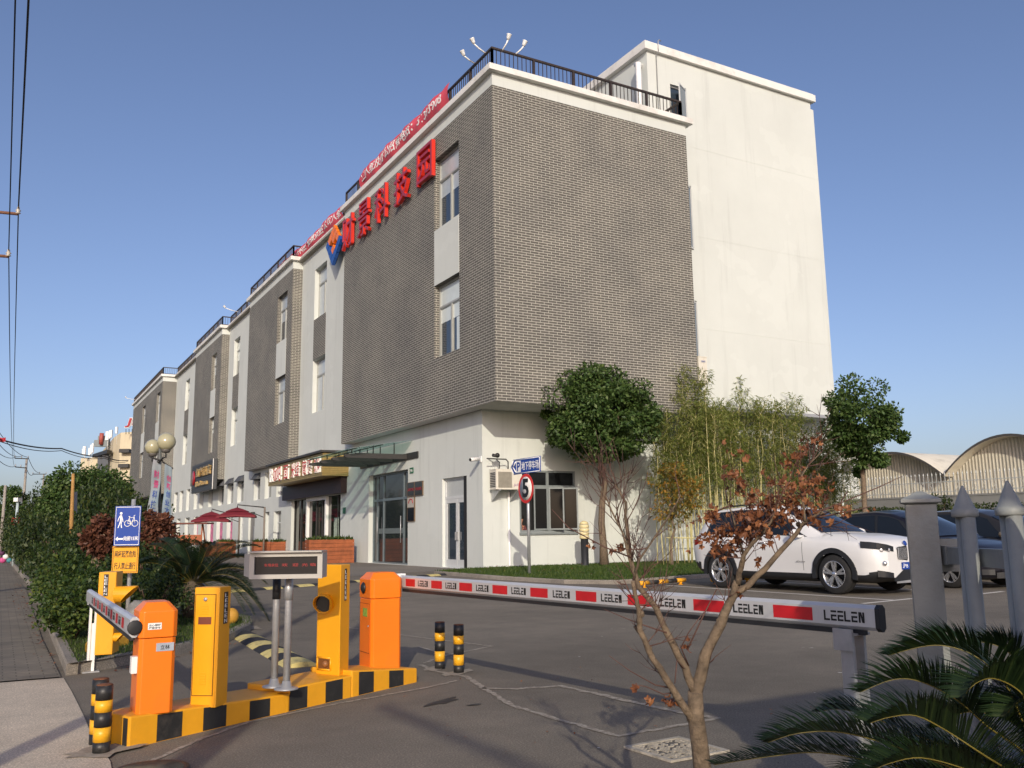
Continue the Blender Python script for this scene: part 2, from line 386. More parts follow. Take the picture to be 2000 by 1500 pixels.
DOOR = (28.37, 30.40, .03, 3.27); ENTR = (33.67, 38.12, .02, 3.86); REST = (41.98, 50.48, .02, 3.22)
RWIN = (15.74, 18.10, 1.25, 3.42); RDARK = (23.62, 24.2, 2.7, 5.6); RWIN2 = (30.35, 31.0, 1.75, 3.3)
fw, fb, fg, fr, ft = FX(XW), FX(XO), FX(XG), FY(YW), FY(YO)
# --- white render walls
wl = MB()
facade(wl, fw, YW, 92.4, 0, 5.48, [DOOR, ENTR, REST, GDOOR]+ROW1+ROW2, 0, .34)
facade(wl, fw, 40.38, 49.4, 5.48, 16.53, W1, 0, .34); facade(wl, fw, 59.8, 68.6, 5.48, 16.53, W2, 0, .34); facade(wl, fw, 79.2, 92.4, 5.48, 16.53, W3, 0, .34)
for a, b in ((40.38, 49.4), (59.8, 68.6), (79.2, 92.4)): fw.quad(wl, a, b, 16.53, 17.0)
facade(wl, fr, XW, 32.3, 0, 6.0, [RWIN, RDARK, RWIN2], 0, .3)
wl.box(32.0, 32.3, YW+.002, 45, 0, 6.0)                                     # end wall, ground floor
wl.box(XO, 22.38, YO, YO+.4, 16.533, 17.0); wl.box(XO, XO+.4, YO+.4, 40.38, 16.533, 17.0)   # white band over the brick
for a, b in ((49.4, 59.8), (68.6, 79.2)): wl.box(XO, XO+1, a, b, 16.533, 17.0)
wl.box(XG, XG+3, 92.4, 115, 16.533, 17.0)
wl.build('wall', M['wall'], BLD)
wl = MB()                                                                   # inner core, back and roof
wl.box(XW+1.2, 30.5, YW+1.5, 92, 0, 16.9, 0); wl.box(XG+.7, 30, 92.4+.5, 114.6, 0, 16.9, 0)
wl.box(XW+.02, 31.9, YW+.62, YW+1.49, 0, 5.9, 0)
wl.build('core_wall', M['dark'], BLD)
rf = MB(); rf.box(XO+.3, 22.3, YO+.3, 26.3, 16.95, 17.06); rf.box(XO+.3, 30.6, 26.3, 92.4, 16.95, 17.06); rf.box(XG+.3, 30, 92.4, 114.8, 16.95, 17.06); rf.build('roof', M['concrete'], BLD)
so_ = MB(); so_.box(XO+.004, 22.376, YO+.004, YW-.002, 5.49, 5.6); so_.box(XO+.004, XW-.003, YW, 40.37, 5.49, 5.6)
so_.build('soffit', M['soffit'], BLD)
for a, b in ((49.4, 59.8), (68.6, 79.2)): so_ = MB(); so_.box(XO+.004, XW-.003, a+.004, b-.004, 5.49, 5.6); so_.build('soffit', M['soffit'], BLD)
so_ = MB(); so_.box(XG+.004, 20, 92.41, 114.99, 5.49, 5.6); so_.build('soffit', M['soffit'], BLD); so_ = MB(); so_.box(21.4, 30.9, 26.105, YW-.002, 6.0, 6.1); so_.build('soffit', M['soffit'], BLD)
# --- grey brick boxes
def brickbox(F, a, b, holes, x, back):
    mb = MB(); facade(mb, F, a, b, 5.48, 16.53, holes, 0, .30)
    return mb
mb = brickbox(fb, YO, 40.38, B1, XO, XW)
facade(mb, ft, XO, 22.38, 5.48, 16.53, [], 0)
mb.poly([(22.38, YO, 5.48), (22.38, YO+1.2, 5.48), (22.38, YO+1.2, 16.53), (22.38, YO, 16.53)])
mb.poly([(XO, 40.38, 5.48), (XO, 40.38, 16.53), (XW+.1, 40.38, 16.53), (XW+.1, 40.38, 5.48)]); mb.build('brick_box', M['brick'], BLD)
for a, b, hs in ((49.4, 59.8, B2), (68.6, 79.2, B3)):
    mb = brickbox(fb, a, b, hs, XO, XW)
    mb.poly([(XO, a, 5.48), (XW+.1, a, 5.48), (XW+.1, a, 16.53), (XO, a, 16.53)]); mb.poly([(XO, b, 5.48), (XO, b, 16.53), (XW+.1, b, 16.53), (XW+.1, b, 5.48)]); mb.build('brick_box', M['brick'], BLD)
mb = brickbox(fg, 92.4, 115, WG, XG, 20)
mb.poly([(XG, 92.4, 5.48), (XW+3, 92.4, 5.48), (XW+3, 92.4, 16.53), (XG, 92.4, 16.53)]); mb.poly([(XG, 115, 5.48), (XG, 115, 16.53), (30, 115, 16.53), (30, 115, 5.48)]); mb.build('brick_box', M['brick'], BLD)
for F, hs in ((fb, B1), (fb, B2), (fb, B3), (fg, WG[:2]), (fg, WG[2:])): sp = MB(); F.box(sp, hs[0][0]+.003, hs[0][1]-.003, hs[1][3]+.003, hs[0][2]-.003, -.012, .2); sp.build('white_spandrel', M['wall'], BLD)
for hs in (W1, W2, W3): sp = MB(); fw.box(sp, hs[0][0]+.003, hs[0][1]-.003, hs[1][3]+.003, hs[0][2]-.003, -.012, .2); sp.build('brick_spandrel', M['brick'], BLD)
for q in ((XG+1.0, XG+3.5, 92.9, 93.6), (XG+.8, XG+1.4, 113.4, 114.0), (XG+4, XG+4.3, 93.7, 114)): lg = MB(); lg.box(*q, 0, 5.48); lg.build('pier', M['wall'], BLD)
# --- cornice slabs
cn = MB(); P_ = .2
def corn(x, a, b, back=1.0): cn.box(x-P_, x+back, a, b, 17.0, 17.22)
cn.box(XO-P_, 22.62, YO-P_, YO+1.0, 17.0, 17.22); corn(XO, YO+1.0, 40.38+P_)
corn(XW, 40.38+P_, 49.4-P_); corn(XO, 49.4-P_, 59.8+P_); corn(XW, 59.8+P_, 68.6-P_); corn(XO, 68.6-P_, 79.2+P_); corn(XW, 79.2+P_, 92.4-P_); corn(XG, 92.4-P_, 115+P_, 2.5)
cn.build('cornice', M['trim'], BLD)
# --- railings on the roof edge
def railing(name, pts, z0=17.22, h=.74, parent=None, mtl=None):
    r = MB()
    for a, b in zip(pts, pts[1:]):
        a = V((a[0], a[1], z0)); b = V((b[0], b[1], z0)); d = b-a; L = d.length; d.normalize(); n = V((-d.y, d.x, 0))
        mid = (a+b)/2
        r.obox(mid+Z3*(h-.035), d*(L/2+.03), n*.04, Z3*.035); r.obox(mid+Z3*.10, d*L/2, n*.02, Z3*.02)
        k = max(1, round(L/1.75))
        for i in range(k+1): r.obox(a+d*(L*i/k)+Z3*(h/2-.036), d*.04, n*.04, Z3*(h/2-.036))
        q = int(L/.17)
        for i in range(1, q): r.obox(a+d*(L*i/q)+Z3*(h/2+.03), d*.011, n*.011, Z3*(h/2-.075))
    return r.build(name, mtl or M['rail'], parent or BLD)
I_ = .03
railing('railing', [(XO+I_, 40.3), (XO+I_, YO+I_), (22.2, YO+I_), (22.2, 26.05)])
railing('railing', [(XW+I_, 49.2), (XW+I_, 40.6)]); railing('railing', [(XW+I_, 59.9), (XO+I_, 59.7), (XO+I_, 49.5), (XW+.6, 49.5)])
railing('railing', [(XW+I_, 68.4), (XW+I_, 60.0)]); railing('railing', [(XW+.6, 79.1), (XO+I_, 79.1), (XO+I_, 68.7), (XW+.6, 68.7)])
railing('railing', [(XW+I_, 92.2), (XW+I_, 79.4)]); railing('railing', [(XG+I_, 114.9), (XG+I_, 92.5), (XW+.3, 92.5)])
# --- windows
for h in B1+B2+B3: window(fb, *h, d=.24)
for h in W1+W2+W3: window(fw, *h, d=.27)
for h in WG: window(fg, *h, d=.22)
for h in ROW2: window(fw, *h, d=.25, style='slim', fm=M['frame2'])
for h in ROW1: window(fw, *h, d=.27, style='slim', fm=M['frame2'])
window(fr, *RDARK, d=.25, style='slim', fm=M['steel']); window(fr, *RWIN2, d=.22, style='slim', fm=M['steel'])
# small awnings over the upper row
AWM = mat('charcoal_awning', (.07, .075, .085), .7)
for h in ROW2[2:8]: aw = MB(); aw.prism([(XW-.002, h[0]+.05, h[3]-.02), (XW-.002, h[0]+.05, h[3]-.42), (XW-.30, h[0]+.05, h[3]-.42)], (0, h[1]-h[0]-.1, 0)); aw.build('window_awning', AWM, BLD)
# grey side door
g = MB(); a, b, c, e = GDOOR; fw.box(g, a, b, c, e, .14, .19); dr = g.build('door', mat('grey_side_door', (.23, .22, .20), .5), BLD)
g = MB(); fw.box(g, a+.3, a+.55, 1.0, 1.9, .06, .14); g.build('handle', M['galv'], dr)
# --- right-hand ground floor window : four leaves, two of them pushed open
a, b, c, e = RWIN; f = MB(); T = .07; ta = c+(e-c)*.74
GREY = mat('grey_green_window_frame', (.20, .225, .225), .5, .1, 5)
fr.box(f, a, a+T, c, e, .0, .12); fr.box(f, b-T, b, c, e, .0, .12); fr.box(f, a+T, b-T, c, c+T, .0, .12); fr.box(f, a+T, b-T, e-T, e, .0, .12); fr.box(f, a+T, b-T, ta-.04, ta+.04, .01, .12); fr.box(f, (a+b)/2-.05, (a+b)/2+.05, ta+.04, e-T, .01, .12)
fr.box(f, a-.02, b+.04, c-.09, c-.003, -.07, .1); fr.box(f, a+.02+(b-a)/2-.04, a+.02+(b-a)/2+.04, c+T, ta-.04, .01, .12)
rw = f.build('window', GREY, BLD)
g = MB(); fr.quad(g, a+T, b-T, ta, e-T, .06); g.build('pane', glassmat('transom_glass', (.010, .011, .012), .08, .2), rw)
def leaf(x0, wdt, ang, side=1):
    k = MB(); q = MB(); U = V((cos(ang)*side, -sin(ang), 0)); N = V((-U.y, U.x, 0)); O = V((x0, YW+.03, c+T)); H = ta-.04-c-T
    for u0, u1, z0, z1 in ((0, .05, 0, H), (wdt-.05, wdt, 0, H), (.05, wdt-.05, 0, .05), (.05, wdt-.05, H-.05, H)): k.obox(O+U*(u0+u1)/2+Z3*(z0+z1)/2, U*(u1-u0)/2, N*.02, Z3*(z1-z0)/2)
    ob = k.build('sash', GREY, rw)
    q.poly([O+U*.05+Z3*.05, O+U*(wdt-.05)+Z3*.05, O+U*(wdt-.05)+Z3*(H-.05), O+U*.05+Z3*(H-.05)]); return ob, q
lw = (b-a)/4
for x0, ang, sd in ((a+lw*1.02, radians(8), 1), (b-lw*1.9, radians(38), 1), (b-lw*.9, radians(35), 1)):
    ob, q = leaf(x0, lw*.92, ang, sd); q.poly([p+Y3*.001 for p in q.v[:4]])
    qq = MB(); qq.poly([p for p in q.v[:4]]); qq.build('sash_glass', glassmat('sash_glass', (.008, .009, .010), .08, .2), BLD).parent = rw
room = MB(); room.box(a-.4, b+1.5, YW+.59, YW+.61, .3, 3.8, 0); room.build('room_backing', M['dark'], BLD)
# --- white double door
a, b, c, e = DOOR; f = MB(); tr = 2.55; t = .07; dd = .15
fw.box(f, a, a+t, c, e, dd-.04, dd+.04); fw.box(f, b-t, b, c, e, dd-.04, dd+.04); fw.box(f, a+t, b-t, e-t, e, dd-.04, dd+.04); fw.box(f, a+t, b-t, tr-.05, tr+.05, dd-.04, dd+.04)
dr = f.build('door_frame', M['frame2'], BLD); g = MB(); fw.quad(g, a+t, b-t, tr+.05, e-t, dd); g.build('transom_panel', mat('transom_panel', (.45, .47, .46), .3, .05), dr)
mid = (a+b)/2
for u0, u1 in ((a+t, mid-.012), (mid+.012, b-t)):
    g = MB(); k = .10
    fw.box(g, u0, u0+k, c, tr-.05, dd-.03, dd+.03); fw.box(g, u1-k, u1, c, tr-.05, dd-.03, dd+.03); fw.box(g, u0+k, u1-k, c, c+.28, dd-.03, dd+.03); fw.box(g, u0+k, u1-k, tr-.2, tr-.05, dd-.03, dd+.03)
    lf = g.build('door', M['frame2'], BLD); g = MB(); fw.quad(g, u0+k, u1-k, c+.28, tr-.2, dd); g.build('pane', M['pane'], lf)
    g = MB(); fw.box(g, (u0 if u0 > mid else u1-.1)+.02, (u0 if u0 > mid else u1-.1)+.06, 1.0, 1.3, dd-.1, dd-.03); g.build('handle', M['galv'], lf)
# --- glazed main entrance
a, b, c, e = ENTR; f = MB(); dd = .25; GF = mat('grey_blue_mullion', (.16, .20, .22), .4, .1, 5, metal=.3)
for u in (a+.04, 34.62, 36.88, 37.6, b-.04): fw.box(f, u-.04, u+.04, c, e, dd-.05, dd+.05)
fw.box(f, a, b, 2.68, 2.78, dd-.045, dd+.045); fw.box(f, a, b, e-.08, e, dd-.045, dd+.045); fw.box(f, a, b, c, c+.06, dd-.045, dd+.045)
en = f.build('entrance_frame', GF, BLD); g = MB(); fw.quad(g, a+.05, b-.05, c+.05, e-.05, dd); g.build('pane', glassmat('entrance_glass', (.020, .026, .030), .04, .45), en)
g = MB(); fw.box(g, 34.75, 37.5, 1.28, 1.50, dd-.012, dd-.004); g.build('frosted_band', mat('frosted_band', (.12, .15, .15), .6), en)
for u in (34.78, 37.45): g = MB(); g.tube([fw.p(u, .9, dd-.1), fw.p(u, 2.0, dd-.1)], .02); g.build('handle', M['galv'], en)
# --- restaurant shop front
a, b, c, e = REST; f = MB(); dd = .2; SFM = M['white']
for u in (44.6, 47.85): fw.box(f, u-.09, u+.09, c, e, dd-.12, dd+.05)
fw.box(f, 44.69, 47.76, e-.16, e, dd-.12, dd+.05); sf = f.build('shop_front_frame', SFM, BLD)
g = MB(); fw.quad(g, a, b, c, e, dd+.03); g.build('pane', glassmat('shop_glass', (.012, .014, .014), .05, .7), sf)
for u in (a+.04, 42.9, 45.4, 46.4, 49.2, b-.04): g = MB(); fw.box(g, u-.035, u+.035, c, e-.02, dd-.03, dd+.02); g.build('mullion', M['steel'], sf)
g = MB(); g.poly([fw.p(43.5, .9, dd-.01), fw.p(42.75, .9, dd-.01), fw.p(42.75, 2.1, dd-.01), fw.p(43.5, 2.1, dd-.01)]); g.build('menu_poster', mat('menu_poster', (.35, .42, .33), .6, .5, 12), sf)
g = MB(); fw.box(g, 41.1, 51.4, 3.24, 4.0, -.30, .0); g.build('fascia', mat('maroon_fascia', (.028, .010, .010), .5, .2, 2), BLD)
# --- glass canopy on four cantilevered steel beams
cnp = MB(); cnp.box(XW-.05, XW, 32.6, 39.2, 4.24, 4.50); cp = cnp.build('canopy', M['steel'], BLD)
for Y in (33.73, 35.27, 36.81, 38.35):
    b_ = MB(); pr = [(XW-.05, 4.46), (XW-.05, 4.26), (11.75, 4.26), (11.62, 4.29), (11.58, 4.34), (11.62, 4.38), (12.2, 4.46)]
    b_.prism([V((x, Y-.05, z)) for x, z in pr], (0, .1, 0)); b_.build('beam', M['steel'], cp)
g = MB()
for k, (y0, y1) in enumerate(((33.16, 34.85), (34.87, 36.4), (36.42, 37.9), (37.92, 39.4))):
    q = [V((XW-.06, y0, 4.99)), V((XW-.06, y1, 4.99)), V((11.6, y1, 4.56)), V((11.6, y0, 4.56))]; g.prism(q, (0, 0, .015))
g.build('glass_roof', M['clear'], cp)
b_ = MB()
for Y in (33.73, 35.27, 36.81, 38.35):
    for x in (11.9, 12.8, 13.7): b_.tube([(x, Y, 4.44), (x, Y, 4.56+(x-11.6)/2.63*.43)], .025, 6)
for x in (11.9, 13.0): b_.tube([(x, 33.2, 4.545+(x-11.6)/2.63*.43), (x, 39.3, 4.545+(x-11.6)/2.63*.43)], .02, 6)
b_.build('glass_fitting', M['steel'], cp)
# --- stair tower
TY = 26.1; fty = FY(TY); tw = MB()
TWN = [(22.55, 23.4, 17.6, 19.25), (22.55, 23.4, 12.3, 15.0), (22.55, 23.4, 7.5, 10.2)]
facade(tw, fty, 21.4, 30.95, 6.0, 20.07, TWN, 0, .25); fty.quad(tw, 21.4, 30.77, 20.07, 20.4)
tw.poly([(21.4, 38, 16.9), (21.4, TY, 16.9), (21.4, TY, 20.4), (21.4, 38, 20.4)]); tw.poly([(30.95, TY, 6), (30.95, 38, 6), (30.95, 38, 20.07), (30.95, TY, 20.07)]); tw.poly([(30.77, TY, 20.07), (30.77, 38, 20.07), (30.77, 38, 20.4), (30.77, TY, 20.4)])
tw.poly([(21.4, 38, 6), (21.4, 38, 20.4), (30.77, 38, 20.4), (30.77, 38, 6)]); tw.poly([(30.77, TY, 20.07), (30.95, TY, 20.07), (30.95, 38, 20.07), (30.77, 38, 20.07)])
tw.build('stair_tower', M['wall'], BLD)
tc_ = MB(); tc_.box(21.2, 30.97, TY-.16, 38.2, 20.4, 20.72); tc_.box(21.25, 30.9, TY-.1, 38.1, 20.72, 20.78); tc_.build('tower_cornice', M['trim'], BLD)
for z in (9.1, 12.9, 16.7):
    jt = MB(); jt.box(23.6, 30.94, TY-.005, TY-.001, z, z+.03); jt.build('plaster_joint', M['wall'], BLD)
lip = MB(); lip.box(21.0, 30.93, TY-.06, YW, 5.86, 5.995); lip.build('drip_ledge', mat('ledge_grey', (.32, .33, .35), .6), BLD)
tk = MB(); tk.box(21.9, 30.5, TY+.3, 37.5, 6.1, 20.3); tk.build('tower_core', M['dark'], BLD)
for h in TWN:
    f = MB(); t = .06; a, b, c, e = h
    for q in ((a, a+t, c, e), (b-t, b, c, e), (a+t, b-t, c, c+t), (a+t, b-t, e-t, e)): fty.box(f, *q, .12, .2)
    w_ = f.build('window', M['frame2'], BLD); g = MB(); fty.quad(g, a+t, b-t, c+t, e-t, .17); g.build('pane', M['pane'], w_)
    f = MB(); O = V((b-.01, TY+.02, c+.02)); ang = radians(28); U = V((-cos(ang)*.75, -sin(ang)*.75, 0)); N = V((-U.y, U.x, 0)).normalized(); H = e-c-.08; L = U.length; Un = U.normalized()
    for u0, u1, z0, z1 in ((0, .06, 0, H), (L-.06, L, 0, H), (.06, L-.06, 0, .06), (.06, L-.06, H-.06, H)): f.obox(O+Un*(u0+u1)/2+Z3*(z0+z1)/2, Un*(u1-u0)/2, N*.02, Z3*(z1-z0)/2)
    s_ = f.build('open_sash', M['frame2'], BLD); s_.parent = w_
    g = MB(); g.poly([O+Un*.06+Z3*.06, O+Un*(L-.06)+Z3*.06, O+Un*(L-.06)+Z3*(H-.06), O+Un*.06+Z3*(H-.06)]); g.build('pane', glassmat('sash_pane', (.10, .14, .19), .05, .8), w_)
g = MB(); g.tube([(20.98, 25.95+.2, 17.0), (20.98, 26.15, 19.75), (21.1, 26.4, 19.85), (21.4, 26.5, 19.9)], .12, 10); g.build('drainpipe', M['white'], BLD)
g = MB(); g.tube([(21.85, TY-.04, 17.0), (21.85, TY-.04, 20.3), (21.85, TY-.2, 20.4), (21.85, TY-.2, 20.85), (21.93, TY-.18, 20.93), (22.03, TY-.17, 20.9)], .022, 8); g.build('conduit', M['galv'], BLD)
g = MB(); g.tube([(15.28, YW-.06, 2.62), (15.28, YW-.06, .1), (15.3, YW-.12, .03)], .045, 10); g.build('drainpipe', M['white'], BLD)
g = MB(); g.box(14.8, 16.4, 55.5, 60.5, 17.06, 17.35); g.build('roof_plinth', M['concrete'], BLD)
# ------------------------------------------------------------------ things fixed to the building
def yz(px, py, X): p = atX(px, py, X); return p.y, p.z
# five big red characters on a steel frame
LS = empty('letter_sign', (XO-.02, 35, 14), 0, 'big red raised characters along the top of the grey brick front', 'sign')
xs = XO-.24
for ch, pl, pr in (('财', (668, 426, 488), (694.5, 413, 471)), ('景', (698, 398, 464), (725.5, 382, 448)), ('科', (731, 373, 436), (761, 350, 418)), ('技', (769, 340, 403), (802, 317, 381)), ('园', (813, 298, 366), (848.5, 268, 338))):
    pr = (pr[0]-5.5, pr[1]+4, pr[2]+4); ya, za = yz(pl[0], pl[1], xs); yb, zb = yz(pr[0], pr[1], xs); _, zc = yz(pl[0], pl[2], xs); _, zd = yz(pr[0], pr[2], xs)
    b_ = MB(); vs, fs = textdata(ch, .004 if ch != '景' else 0.)
    x0 = min(p[0] for p in vs); x1 = max(p[0] for p in vs); y0 = min(p[1] for p in vs); y1 = max(p[1] for p in vs)
    z0, z1 = (zc+zd)/2, (za+zb)/2
    P = [V((xs+.16 if p[2] < 0 else xs, ya+(yb-ya)*(p[0]-x0)/(x1-x0), z0+(z1-z0)*(p[1]-y0)/(y1-y0))) for p in vs]
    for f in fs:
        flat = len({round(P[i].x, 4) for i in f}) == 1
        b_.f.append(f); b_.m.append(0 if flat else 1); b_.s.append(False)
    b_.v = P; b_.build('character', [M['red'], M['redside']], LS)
# diamond emblem of orange and blue tiles
em = empty('emblem_sign', (XW-.35, 41.5, 14), 0, 'diamond shaped emblem of orange and blue blocks beside the red letters', 'sign')
xe = XW-.55
T_, R_, B_, L_ = [V((0,)+yz(px, py, xe)) for px, py in ((652, 438), (665.5, 466), (648, 519), (636, 483))]
for p in (T_, R_, B_, L_): p.x = xe
def bil(u, v): return T_*(1-u)*(1-v)+R_*u*(1-v)+L_*(1-u)*v+B_*u*v       # u to the right corner, v to the left
cols = {'o': M['orange'], 'b': mat('emblem_blue', (.012, .085, .36), .4)}
pat = ['ooob', 'oo.b', 'oxob', 'bbbb']
for nm, k in (('orange_block', 'o'), ('blue_block', 'b')):
    mb = MB()
    for i in range(4):
        for j in range(4):
            if pat[j][i] == k:
                q = [bil((i+a)/4, (j+b)/4) for a, b in ((.05, .05), (.95, .05), (.95, .95), (.05, .95))]; mb.prism(q, (.16, 0, 0))
    mb.build(nm, cols[k], em)
mb = MB(); mb.prism([bil(u, v)+V((.17, 0, 0)) for u, v in ((.04, .04), (.96, .04), (.96, .96), (.04, .96))], (.04, 0, 0)); mb.build('back_plate', M['dark'], em)
mb = MB()
for u, v in ((.25, .25), (.75, .25), (.75, .75), (.4, .8)): p = bil(u, v); mb.tube([p+X3*.2, V((XW, p.y, p.z))], .03, 6)
mb.build('bracket', M['galv'], em)
# two red banners sagging over the railing
def banner(pa, pb, X, h0, label, text, txt_rng, seed, sag=.05):
    random.seed(seed); ya, yb = pa, pb; n = 90
    ph = [random.random()*6 for _ in range(8)]
    def surf(u, v):
        y = ya+(yb-ya)*u
        z = 17.22+h0*v-(.02+sag*(sin(u*9+ph[0])*.5+.5))*(1 if v > .5 else .2)
        x = X-.16-.13*sin(v*pi)-.035*sin(u*26+ph[1]+v*2)-.02*sin(u*61+ph[2]-v*3)
        return V((x, y, z))
    o = MB().grid(lambda u, v: surf(u, v), n, 8).build('banner', mat('banner_red', (.62, .075, .105), .55, .12, 3))
    tag(o, label, 'banner', 'red banners on the roof railing')
    vs, fs = textdata(text, .008); x0 = min(p[0] for p in vs); x1 = max(p[0] for p in vs); y0 = min(p[1] for p in vs); y1 = max(p[1] for p in vs)
    t = MB(); P = []
    for p in vs:
        u = txt_rng[0]+(txt_rng[1]-txt_rng[0])*(p[0]-x0)/(x1-x0); v = .2+.62*(p[1]-y0)/(y1-y0)
        q = surf(u, v); P.append(q+V((-.012 if p[2] > 0 else -.004, 0, 0)))
    t.add(P, fs); t.build('banner_lettering', M['letter'], o)
y1_, _ = yz(885, 195, XO); y0_, _ = yz(712, 350, XO)
banner(y0_, y1_, XO, .84, 'red banner with white phone number on the railing above the big red letters', '业入驻及办公招商电话：51393908', (.03, .95), 3)
y1_, _ = yz(678, 400, XW); y0_, _ = yz(553, 505, XW)
banner(y0_+.2, y1_, XW, .84, 'red banner drooping on the railing above the emblem and white wall', '热烈 欢迎 企业科技 定做双层 公司入驻', (.02, .98), 5, .16)
# roof floodlights on arms
def flood(loc, d, label, L=.5):
    t = empty('floodlight', loc, 0, label, 'floodlight', 'white floodlights on the roof railings')
    d = V(d).normalized(); p = V(loc); e = p+d*L+Z3*.12
    MB().tube([p-d*.1, p+d*L*.5+Z3*.04, e], .028, 8).build('arm', M['white'], t)
    dn = (d*.7+Z3*.55).normalized(); up = d.cross(Z3).cross(d).normalized()
    k = MB(); k.lathe([(.04, -.02), (.065, .04), (.088, .17), (.095, .185), (.08, .185)], e-d*.05, (d*.55+Z3*.85).normalized(), 14); k.build('lamp_head', M['white'], t)
zt = 17.95
flood((XO, 26.4, zt), (-1, -.1, .12), 'white floodlight, lower of the two on the street side of the roof corner')
flood((XO, 25.6, zt), (-1, .05, .35), 'white floodlight, upper of the two on the street side of the roof corner')
flood((XO+.45, YO, zt), (.35, -.7, .7), 'white floodlight leaning forward on the railing just right of the roof corner post', .35)
flood((XO+1.0, YO, zt), (.75, -.6, .6), 'white floodlight pointing right, rightmost of the four at the roof corner', .35)
flood((XW-.1, 66, zt-.2), (-1, 0, .1), 'small white floodlight alone on the railing halfway along the roof', .9)
flood((XG, 114.2, zt-.3), (-1, 0, .02), 'small white floodlight at the far end of the roof', 1.0)
# air conditioners
def aircon(loc, rz, w, h, d, label, brand=None, front=True):
    t = empty('air_conditioner', loc, rz, label, 'air conditioner', 'outdoor air conditioner units')
    b_ = MB(); b_.box(0, w, 0, d, 0, h); b_.box(-.01, w+.01, -.01, d+.01, h, h+.03); b_.build('casing', mat('ac_casing', (.66, .63, .54), .5, .08, 3, dirt=(.5, .42, .3)), t, world=False)
    g = MB(); fr_ = front
    if fr_: g.box(.08*w, .60*w, -.018, -.002, .1*h, .9*h, 0)
    for i in range(16 if fr_ else 0): z = h*(.12+.76*i/15); g.box(.10*w, .58*w, -.03, -.019, z-.008, z+.008, 0)
    if fr_: g.build('fan_grille', mat('ac_grille', (.30, .28, .23), .6), t, world=False)
    g = MB()
    for i in range(9): z = h*(.15+.7*i/8); g.box(-.012, -.001, .1*d, .9*d, z-.02, z+.012, 0)
    g.build('side_louvre', M['plastic'], t, world=False)
    g = MB()
    for x in (.15*w, .85*w): g.box(x-.02, x+.02, -.02, d+.14, -.045, -.003); g.prism([(x-.02, d+.14, -.045), (x-.02, d+.14, -.4), (x-.02, .05, -.045)], (.04, 0, 0))
    g.build('bracket', M['galv'], t, world=False); return t
AC = aircon((14.48, YW-.62, 2.70), 0, 1.02, .66, .45, 'cream air conditioner on wall brackets beside the white door corner')
g = MB(); g.text('Aux', (.70, -.004, .08), (1, 0, .35), (-.2, 0, 1), .24, .10, .002); g.build('lettering', mat('ac_badge', (.25, .10, .25), .5), AC, world=False)
g = MB(); g.tube([(14.7, YW-.45, 3.4), (14.72, YW-.45, 3.62), (14.66, YW-.3, 3.75), (14.5, YW-.05, 3.78)], .02, 6); g.build('hose', M['plastic'], AC)
A2 = aircon((22.66, 25.35, 6.75), 0, .42, 1.0, .8, 'white air conditioner seen end on at the right edge of the brick box', front=False)
g = MB(); g.text('GREE', (.12, -.032, .80), (1, 0, 0), (0, 0, 1), .2, .07, .002); g.build('lettering', M['blue'], A2, world=False)
# security cameras at the corner
cc = empty('security_camera', (XW-.02, YW+.1, 3.75), 0, 'white bullet security camera on a bracket at the building corner', 'security camera', 'security cameras')
MB().box(XW-.03, XW, YW+.04, YW+.2, 3.66, 3.86).build('bracket', M['white'], cc)
MB().tube([(XW-.03, YW+.12, 3.76), (XW-.16, YW+.05, 3.72)], .03, 8).build('arm', M['white'], cc)
k = MB(); k.lathe([(.045, -.22), (.07, -.2), (.07, .16), (.055, .2)], (XW-.32, YW-.02, 3.74), (-.9, -.35, -.12), 12); k.build('body', M['white'], cc)
MB().lathe([(.056, .0), (.056, .012)], (XW-.51, YW-.095, 3.715), (-.9, -.35, -.12), 12).build('lens', M['black'], cc)
cc = empty('security_camera', (14.5, YW, 3.78), 0, 'black dome security camera on the thin pipe above the cream air conditioner', 'security camera', 'security cameras')
MB().tube([(14.2, YW-.5, 3.74), (15.0, YW-.4, 3.74), (15.08, YW-.4, 3.66), (15.08, YW-.4, 3.4)], .022, 8).build('arm', M['steel'], cc)
MB().ball((14.62, YW-.48, 3.86), .085).build('dome', M['black'], cc); MB().lathe([(.03, -.12), (.06, -.1), (.06, .1)], (14.52, YW-.5, 3.85), (-1, -.3, .05), 10).build('body', M['steel'], cc)
# plaques by the entrance
def plaque(y0, y1, z0, z1, label, m, fn=None, name='plaque'):
    t = tag(MB().box(XW-.05, XW-.004, y0, y1, z0, z1).build(name, m), label, 'plaque', 'plaques by the entrance')
    b_ = MB()
    for a, b, c, e in ((y0-.015, y1+.015, z0-.02, z0), (y0-.015, y1+.015, z1, z1+.02), (y0-.015, y0, z0, z1), (y1, y1+.015, z0, z1)): b_.box(XW-.058, XW-.004, a, b, c, e)
    b_.build('frame', mat('bronze_edge', (.13, .085, .05), .4), t)
    if fn: fn(t)
    return t
BP = glassmat('black_plaque', (.014, .012, .012), .15, .5)
def led_txt(y0, y1, z, s):
    def f(t): MB().text(s, (XW-.053, y1-.06, z), (0, -1, 0), (0, 0, 1), y1-y0-.12, .12, .003).build('lettering', M['red'], t)
    return f
plaque(32.93, 33.63, 2.76, 3.28, 'black plaque with red letters, left of the pair by the entrance', BP, led_txt(32.93, 33.63, 2.95, '众创空间'))
plaque(32.13, 32.88, 2.76, 3.28, 'black plaque with red letters, right of the pair by the entrance', BP, led_txt(32.13, 32.88, 2.95, '科技园区'))
def arc(t):
    k = MB(); pts = [V((XW-.055, 33.26+.2*cos(a), 2.46+.17*sin(a))) for a in [pi*i/10 for i in range(11)]]; k.tube(pts, .02, 6); k.build('red_arc', M['red'], t)
